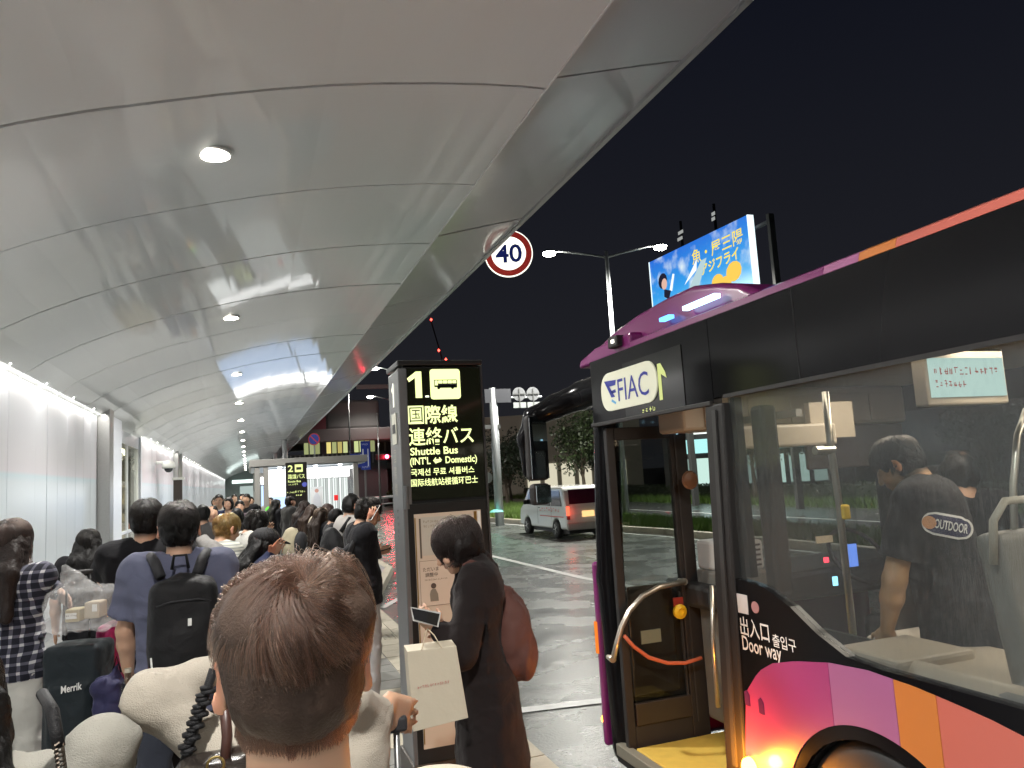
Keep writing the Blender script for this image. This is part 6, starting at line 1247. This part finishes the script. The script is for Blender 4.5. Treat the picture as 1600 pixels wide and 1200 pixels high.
# 7 -- plaid
P7, s, Hc7, Rh7, A7, loc7, U7 = person('person with long brown hair in black and white plaid shirt', -1.2, 4.75, 1.73, head=-22, tc=cloth('plaid_flannel', (.016, .017, .026), plaid=True), top='long', bc=WHITEC, hair='long', hc=(.035, .022, .018), cell=.011, strands=4500, hairlen=.22, arms={'R': (Dp(58, 903, 4.3), Dp(92, 928, 4.2)), 'L': 'down'}, folds=.010, hem=.88)
wb = attach(P7, 'waist_bag', 'black bag slung at the hip of the plaid-shirted person', 'bag'); sdf_obj(SDF().bx((-.08, -.15, 1.0), (.07, .03, .05), .035), 'pouch', M_BAG, wb, .012, noise=lambda P: .005*vnoise(P, 16, 3)); tube('strap', [(-.16, -.1, 1.42), (-.12, -.17, 1.25), (-.1, -.19, 1.05)], .014, M_BAG, wb); MB().tube([(-.02+.02*math.cos(a), -.20, 1.0+.02*math.sin(a)) for a in [2*PI*i/12 for i in range(13)]], .004, 6).obj('ring', M_SIL, wb)
# luggage next to them
q = Dp(124, 1075, 3.9)
sc1 = thing('suitcase', 'dark soft suitcase with white script lettering below the clear plastic bag', 'suitcase', (q[0], q[1], .02), R_(-14))
sdf_obj(SDF().bx((0, 0, .78), (.105, .08, .24), .035).bx((0, -.11, .72), (.08, .01, .14), .02), 'shell', cloth('dark_teal_nylon', (.014, .02, .024), .5), sc1, .014, noise=lambda P: .006*vnoise(P, 12, 6, 3))
tube('handle_bar', [(-.12, .11, 1.0), (-.12, .11, 1.40)], .006, M_RUB, sc1); tube('handle_bar', [(.0, .11, 1.0), (.0, .11, 1.40)], .006, M_RUB, sc1); tube('grip', [(-.13, .11, 1.40), (.01, .11, 1.40)], .012, M_RUB, sc1)
box('stand', (-.12, -.08, .03), (.12, .08, .60), M_BAG, sc1, bevel=.02)
for sx in (-.1, .1): MB().lathe([(.03, -.015), (.03, .015)], (sx, 0, .01), 12, 'x').obj('wheel', M_RUB, sc1)
text('lettering', 'Merrik', M_WHT, sc1, (-.01, -.170, .84), (1, .0, .14), (0, 0, 1), width=.1, height=.036, bold=.02)
pb = thing('plastic_bag', 'crumpled clear plastic carrier bag with boxed food resting on the suitcase', 'bag', (q[0]+.03, q[1]-.02, 1.16), R_(-14)); pb.scale = (1.18,)*3
ps = SDF().bx((0, 0, .07), (.11, .07, .06), .03).cone((-.06, 0, .12), (-.09, 0, .25), .06, .012, k=.05).cone((.0, 0, .12), (-.08, 0, .25), .06, .012, k=.05)
sdf_obj(ps, 'film', mat('film', (.8, .8, .8), .12), pb, .009, noise=lambda P: .012*vnoise(P, 22, 6, 3))
def fm2(n, b, tc): b.inputs['Alpha'].default_value = .34; b.inputs['Specular IOR Level'].default_value = 1.
MATS['film'].node_tree.nodes['Principled BSDF'].inputs['Alpha'].default_value = .22
box('food_box', (-.07, -.04, .02), (-.01, .04, .075), mat('kraft', (.4, .34, .2), .6), pb, bevel=.006); box('food_box', (.01, -.04, .03), (.075, .04, .10), mat('kraft2', (.45, .38, .28), .6), pb, bevel=.006); box('label', (-.065, -.043, .035), (-.02, -.0405, .06), M_WHT, pb); box('label', (.045, -.043, .06), (.065, -.0405, .09), M_WHT, pb); glyphs('print', MATS['brown_line'], pb, (-.062, -.0435, .045), (1, 0, 0), (0, 0, 1), .045, .008, 6, 12)
q2 = Dp(174, 1030, 4.2)
pk = thing('suitcase', 'magenta hard-shell suitcase edge standing behind the dark suitcase', 'suitcase', (q2[0], q2[1], 0), R_(-10)); box('shell', (-.05, -.12, .35), (.05, .12, 1.12), mat('magenta_shell', (.4, .02, .12), .4), pk, bevel=.04, seg=4); box('base', (-.05, -.11, .04), (.05, .11, .34), M_BAG, pk, bevel=.02)
pbg = thing('tote_bag', 'limp dark purple bag hanging below the magenta suitcase', 'bag', tuple(Dp(168, 1092, 3.75))); sdf_obj(SDF().bx((0, 0, 0), (.035, .03, .07), .03).cone((0.02, 0, .08), (.045, 0, .16), .03, .01, k=.04), 'body', cloth('purple_nylon', (.03, .03, .08), .5), pbg, .01, noise=lambda P: .012*vnoise(P, 18, 2, 3)); tube('handle', [(.02, 0, .12), (.04, 0, .2), (.06, .0, .12)], .005, M_BAG, pbg)
bw = attach(P6, 'tote_bag', 'white and blue tote on the arm between the black T-shirts', 'bag'); sdf_obj(SDF().bx((.26, .12, 1.02), (.07, .03, .09), .03), 'body', cloth('white_tote', (.5, .5, .45), .8), bw, .013, noise=lambda P: .008*vnoise(P, 16, 8)); sdf_obj(SDF().bx((.24, .1, .9), (.06, .03, .05), .03), 'bottom', cloth('blue_tote', (.02, .04, .3), .8), bw, .013, noise=lambda P: .008*vnoise(P, 16, 8)); tube('handle', [(.22, .12, 1.1), (.26, .12, 1.2), (.3, .12, 1.1)], .006, M_BAG, bw)

# 8.. middle of the queue
person('person in dark grey shirt seen from behind between two queue heads', -.51, 9.8, 1.68, head=0, tc=cloth('dark_grey_shirt', (.09, .085, .085)), bc=BLKTR, top='long', cell=.015)
P9 = person('person with tousled golden-blond hair in striped white top and grey shawl', -.2, 6.4, 1.65, head=-55, hair='bun', hc=(.32, .17, .05), tc=cloth('striped_knit', (.5, .5, .44), stripes=(.28, .29, .27)), top='long', bc=GREYC, cell=.012, strands=3500, hp=(-18, 0, 0))
shw = attach(P9[0], 'shawl', 'grey shawl draped over the shoulder of the blond person', 'shawl'); sdf_obj(SDF().cone((-.17, -.05, 1.43), (.12, -.12, 1.36), .05, .06).cone((-.17, -.03, 1.42), (-.2, -.05, 1.15), .05, .04), 'cloth', GREYC, shw, .013, noise=lambda P: .01*vnoise(P, 16, 8, 3))
person('person with dark tied hair and white collar pressing a hand to the face', .0, 7.5, 1.65, head=-70, hair='bob', tc=WHITEC, top='long', bc=BLKTR, cell=.012, strands=2500, hp=(-30, 0, 0), arms={'L': 'face', 'R': 'down'})
P10 = person('person in black cap looking down at a pale phone, navy top', .07, 5.57, 1.55, head=-78, hair='cap', tc=NAVYT, top='long', bc=NAVY, cell=.011, hp=(-12, 0, 0), mask=False, arms={'L': (Dp(395, 900, 5.1), Dp(424, 866, 5.1)), 'R': (Dp(420, 905, 5.35), Dp(428, 870, 5.35))}, strands=900, hairlen=.2, skin=(.45, .24, .15))
def phone(lab, p, rz, tilt, m=None, light=None):
    o = thing('phone', lab, 'phone', tuple(p), rz); MB().box(-.037, -.075, -.004, .037, .075, .004).obj('body', m or mat('phone_pale', (.5, .5, .46), .3), o, bevel=.004, rot=(tilt, 0, 0)); MB().box(-.034, -.071, .0042, .034, .071, .0048).obj('screen', light or mat('phone_dark', (.01, .01, .012), .06), o, rot=(tilt, 0, 0)); return o
phone('pale phone held upright by the person in the black cap', Dp(436, 866, 5.12), R_(-78), R_(75))
# right queue
P11 = person('person in loose black T-shirt lifting a phone to the face beside the road', .87, 6.33, 1.71, head=-82, tc=BLKTEE, bc=cloth('pale_trousers', (.42, .42, .42)), cell=.011, strands=4000, hp=(-22, 0, 0), arms={'R': (Dp(570, 858, 6.1), Dp(579, 818, 6.1)), 'L': (Dp(570, 866, 6.4), Dp(588, 862, 6.4))}, folds=.009, hands=(.7, .9), hem=.84)
phone('pale phone lifted in front of the face of the black T-shirt person', Dp(583, 801, 6.12), R_(-60), R_(50)); phone('dark phone in the lower hand of the black T-shirt person', Dp(596, 860, 6.4), R_(-82), R_(10), M_RUB)
bk2 = attach(P11[0], 'backpack', 'dark backpack hanging on the back of the person lifting a phone', 'backpack'); sdf_obj(SDF().ell((0.02, -.20, 1.10), (.14, .10, .21)).ell((0, -.26, 1.03), (.1, .06, .1), k=.03).cone((.05, -.12, 1.3), (.1, .0, 1.44), .03, .025), 'pack', M_BAG2, bk2, .013, noise=lambda P: .008*vnoise(P, 16, 8, 3)); tube('strap', [(.13, -.15, 1.25), (.15, -.06, 1.44), (.15, .06, 1.42), (.15, .1, 1.2)], .02, M_BAG2, bk2)
P12 = person('person in light grey T-shirt with black backpack just behind the phone holder', .96, 7.79, 1.72, head=-75, tc=LGREY, bc=BLKTR, cell=.014, hp=(-10, 0, 0))
bk3 = attach(P12[0], 'backpack', 'black backpack worn over the light grey T-shirt', 'backpack'); sdf_obj(SDF().ell((0.02, -.20, 1.17), (.15, .11, .23)).ell((0.02, -.27, 1.1), (.1, .06, .12), k=.03), 'pack', M_BAG, bk3, .016, noise=lambda P: .008*vnoise(P, 16, 8, 3)); tube('strap', [(.13, -.15, 1.35), (.14, -.06, 1.47), (.15, .06, 1.44), (.15, .1, 1.2)], .022, M_BAG, bk3)
person('person with long brown hair in black top between the beige coat and grey T-shirt', .92, 10.6, 1.53, head=-60, hair='long', hc=(.05, .03, .02), tc=BLKTEE, top='long', bc=WHITEC, cell=.014, strands=1500, hairlen=.3)
P14 = person('person in pale beige coat with a bulky shoulder bag', .87, 11.8, 1.56, head=-65, hair='long', hc=(.06, .035, .024), tc=BEICOAT, top='coat', bc=WHITEC, cell=.016, hp=(-15, 0, 0))
bg2 = attach(P14[0], 'shoulder_bag', 'bulky beige shoulder bag behind the pale coat', 'bag'); sdf_obj(SDF().ell((-.05, -.28, 1.0), (.18, .13, .24)).ell((.0, -.3, .9), (.15, .12, .15), k=.05), 'body', cloth('beige_bag', (.36, .32, .22), .7), bg2, .018, noise=lambda P: .01*vnoise(P, 12, 8, 3)); sdf_obj(SDF().ell((.12, -.22, .95), (.10, .12, .22)), 'side_bag', M_BAG2, bg2, .018); tube('strap', [(-.1, -.25, 1.2), (-.1, -.05, 1.45), (.05, .1, 1.2)], .015, M_BAG2, bg2)
person('person in pink-brown beret-like hat partly hidden by the brown-haired head', 1.16, 12.45, 1.55, head=-80, hair='bob', hc=(.08, .05, .045), tc=GRCOAT, top='coat', bc=BLKTR, cell=.018, hp=(-15, 0, 0))
person('person with wavy dark brown hair and brown coat near the stop 2 sign', .84, 12.9, 1.60, head=-75, hair='long', hc=(.03, .016, .012), tc=DKCOAT, top='coat', bc=BLKTR, cell=.018, hp=(-10, 0, 0))
person('person in charcoal coat standing below the stop 2 sign', .75, 15.3, 1.67, head=-70, tc=GRCOAT, top='coat', bc=BLKTR, cell=.018, hp=(-5, 0, 0))
person('person in long black coat at the left of the coat group', .53, 16.2, 1.61, head=-60, hair='long', tc=BLKCOAT, top='coat', bc=BLKTR, cell=.018)
person('person with black bob looking down, between the coats and the brown-haired head', 1.0, 9.95, 1.54, head=-85, hair='bob', tc=BLKCOAT, top='long', bc=BLKTR, cell=.016, hp=(-25, 0, 0))
person('person in white shirt inside the lit shelter, left of the stop 2 sign', .55, 20.6, 1.62, head=170, tc=WHITEC, bc=NAVY, cell=.024)
va = thing('route_lamp', 'small green and orange lit marker on the shelter post', 'lamp', (.42, 17.2, 0)); box('post', (-.02, 0, 0), (.02, .04, 1.25), M_SIL, va); MB().lathe([(.01, 1.33), (.07, 1.36), (.07, 1.40), (.03, 1.44)], (0, 0, 0), 10).obj('green_lamp', emit('green_led', (.2, .9, .1), 1.2), va); MB().lathe([(.03, 1.22), (.08, 1.25), (.08, 1.31), (.03, 1.33)], (0, 0, 0), 10).obj('orange_lamp', emit('orange_led', (1, .4, .02), 1.2), va)
# people walking towards the camera far down the walkway
FAR = [(357, 14.5, 1.72, 'person in navy jacket walking closer, tallest of the far group', NAVYT), (374, 13.5, 1.66, 'person in mauve top walking closer beside the navy jacket', cloth('mauve', (.12, .09, .11))), (385, 17, 1.76, 'person in black walking nearest the shelter side of the far group', BLKTEE), (366, 20, 1.75, 'person in dark jacket behind the navy jacket in the far group', GRCOAT), (342, 16, 1.78, 'person in pale shirt at the wall side of the far group', WHITEC), (332, 12.5, 1.62, 'person with ponytail near the wall turned sideways', BLKTEE), (336, 21, 1.7, 'person in beige far down the wall side', BEICOAT), (378, 24, 1.74, 'smallest visible person at the far end of the walkway', NAVYT), (391, 19, 1.68, 'person in black coat by the first shelter post', BLKCOAT), (369, 10.5, 1.6, 'person with dark hair directly above the blond head', BLKTEE)]
for i, (px, Y, h, lab, m) in enumerate(FAR):
    X = onY(px, 770, Y)[0]; person(lab, X, Y, h, head=(180+(i*17 % 30)-15) if i not in (9,) else -20, tc=m, top='long', bc=BLKTR if i % 2 else NAVY, cell=.022, arms={'L': 'walk', 'R': 'walk'}, legs=((.12, 0), (-.12, .03)), hair='short' if i % 3 else 'bob', folds=.006)

# 19 -- dark coat, rust backpack, paper bag, by the pylon
P19, s, Hc19, Rh19, A19, loc19, U19 = person('person in long dark brown coat looking at a phone before the stop 1 pylon', .97, 3.28, 1.655, head=76, hair='bob', hc=(.014, .009, .008), tc=DKCOAT, top='coat', bottom='trousers', bc=cloth('blue_plaid', (.02, .02, .06)), cell=.009, lean=4, build=.84, arm=.9, hp=(-22, 4, 0), strands=6000, arms={'L': (Dp(722, 1020, 3.1), Dp(686, 985, 3.13)), 'R': (Dp(726, 1020, 3.45), Dp(690, 985, 3.3))}, folds=.008, hands=(.95, .95))
ph = thing('phone', 'black-screened phone with white edge in the hand of the dark-coated person', 'phone', (0, 0, 0))
for nm_, g_, d0, d1, m_ in (('body', 0, 3.085, 3.098, mat('phone_white', (.6, .6, .58), .3)), ('screen', 2.2, 3.081, 3.0845, mat('phone_dark', (.01, .01, .012), .06))):
    k4 = [(641+g_, 948+g_), (689-g_, 957+g_), (685-g_, 980-g_), (645+g_, 970-g_)]
    MB().add([tuple(Dp(*p_, d0)) for p_ in k4]+[tuple(Dp(*p_, d1)) for p_ in k4], [(0, 1, 2, 3), (4, 7, 6, 5), (0, 4, 5, 1), (1, 5, 6, 2), (2, 6, 7, 3), (3, 7, 4, 0)]).obj(nm_, m_, ph)
bk4 = attach(P19, 'backpack', 'rust-brown backpack worn over the long dark coat', 'backpack')
sdf_obj(SDF().ell((0.0, -.115, 1.10), (.125, .085, .19), k=.04).ell((0, -.165, 1.01), (.09, .06, .10), k=.04).cone((0, -.05, 1.32), (0, -.10, 1.2), .035, .05, k=.06), 'pack', cloth('rust_nylon', (.105, .045, .036), .55), bk4, .010, noise=lambda P: .010*vnoise(P*V(1, 1, .6), 16, 8, 3))
for sx in (-1, 1): tube('strap', [(sx*.08, -.07, 1.36), (sx*.10, .0, 1.42), (sx*.11, .05, 1.435), (sx*.115, .08, 1.42)], .016, cloth('rust_strap', (.09, .035, .028), .6), bk4)
bt = thing('paper_bag', 'cream paper shopping bag with faint red lettering hanging in front of the dark coat', 'bag', (0, 0, 0))
c4 = [Dp(636, 1018, 2.98), Dp(713, 1009, 2.98), Dp(732, 1122, 2.98), Dp(646, 1144, 2.98)]; nb_ = nz(np.cross(c4[1]-c4[0], c4[3]-c4[0])); nb_ = nb_ if nb_[1] > 0 else -nb_
bk = [p+nb_*.085-V(.026, 0, 0) for p in c4]
MB().add(c4+bk, [(0, 1, 2, 3), (4, 7, 6, 5), (0, 4, 5, 1), (1, 5, 6, 2), (2, 6, 7, 3), (3, 7, 4, 0)]).obj('bag', mat('cream_paper', (.55, .49, .38), .65, var=.08, bump=.35, bscale=14), bt, bevel=.003)
def onbag(a, b): return c4[0]+(c4[1]-c4[0])*a+(c4[3]-c4[0])*b-nb_*.002
o_ = onbag(.15, .48); glyphs('lettering', mat('faint_red', (.5, .2, .17), .6), bt, tuple(o_), tuple(onbag(1, .44)-o_), tuple(c4[0]-c4[3]), .13, .014, 13, 9)
hw = Dp(668, 982, 3.12); MB().tube([tuple(onbag(.3, .0)), tuple((onbag(.3, 0)+hw)/2+V(0, 0, .01)), tuple(hw)], .0025, 6).tube([tuple(onbag(.7, .0)), tuple((onbag(.7, 0)+hw)/2+V(0, 0, .01)), tuple(hw)], .0025, 6).obj('handle', mat('cord_cream', (.5, .42, .3), .7), bt)

# 20 -- in the bus
PB = person('person in black T-shirt with white back logo standing inside the bus', 2.84, 2.49, 1.71, head=27, floor=.2, tc=cloth('faded_black_tee', (.024, .023, .026)), bc=BLKTR, cell=.011, lean=12, hp=(-18, 5, 0), strands=3500, skin=(.55, .32, .16), build=1.14, arms={'L': (Dp(1398, 905, 3.15), Dp(1386, 985, 3.2)), 'R': 'down'}, hem=.78)
a_, b_ = np.array(Dp(1440, 814, 2.78)), np.array(Dp(1521, 829, 2.68)); rt2 = nz(b_-a_); w2 = np.linalg.norm(b_-a_)
upb = nz(V(0, 0, 1)-rt2*rt2[2]); nn_ = np.cross(rt2, upb); nn_ = nn_ if nn_[1] < 0 else -nn_
lgm = grp('logo', PB[0]); lgm.matrix_parent_inverse = (Matrix.Translation(PB[0].location) @ Matrix.Rotation(PB[0].rotation_euler[2], 4, 'Z')).inverted()
shirt_ = [o for o in PB[0].children if o.name.startswith('shirt')][0]; Mw_ = Matrix.Translation(PB[0].location) @ Matrix.Rotation(PB[0].rotation_euler[2], 4, 'Z'); Mi_ = Mw_.inverted()
from mathutils.bvhtree import BVHTree
bvh_ = BVHTree.FromPolygons([v.co for v in shirt_.data.vertices], [tuple(p.vertices) for p in shirt_.data.polygons])
cam_l = Mi_ @ Vector((0, 0, ZC))
def wrap(o, off):  # the print follows the cloth of the back
    for v in o.data.vertices:
        d = (Mi_ @ v.co-cam_l).normalized(); h = bvh_.ray_cast(cam_l, d)
        if h[0] is not None: v.co = Mw_ @ (h[0]-d*off)
ctr_ = (a_+b_)/2
def patch(hw_, hh_, m, off, nx=36, nz_=10):
    vs = []; fs = []
    for j in range(nz_+1):
        v = -1+2*j/nz_; w_ = hw_-hh_+hh_*math.sqrt(max(0, 1-v*v))
        for i in range(nx+1): vs.append(tuple(ctr_+rt2*((-1+2*i/nx)*w_)+upb*(v*hh_)))
    for j in range(nz_):
        for i in range(nx): k = j*(nx+1)+i; fs.append((k, k+1, k+nx+2, k+nx+1))
    o = MB().add(vs, fs).obj('patch', m, lgm); wrap(o, off)
patch(w2*.5, .042, M_WHT, .004); patch(w2*.5-.007, .034, mat('logo_navy', (.03, .03, .08), .6), .0055)
wrap(text('lettering', 'OUTDOOR', M_WHT, lgm, tuple(ctr_-rt2*(w2*.24)-upb*.016), tuple(rt2), tuple(upb), width=w2*.64, height=.034, bold=.02), .0075)
oe_ = MB(); oe_.add([tuple(ctr_-rt2*w2*.35+(rt2*math.cos(t)+upb*math.sin(t))*r_) for r_ in (.024, .012, .001) for t in [i*PI/8 for i in range(16)]], [(k*16+i, k*16+(i+1) % 16, (k+1)*16+(i+1) % 16, (k+1)*16+i) for k in range(2) for i in range(16)])
wrap(oe_.obj('emblem', mat('logo_orange', (.6, .3, .15), .6), lgm), .0075)
q = Dp(1505, 765, 3.9); person('dark-haired person in dark clothes standing deeper inside the bus', q[0], q[1], 1.60, head=-30, floor=.2, hair='bob', tc=BLKCOAT, top='long', bc=BLKTR, cell=.014)
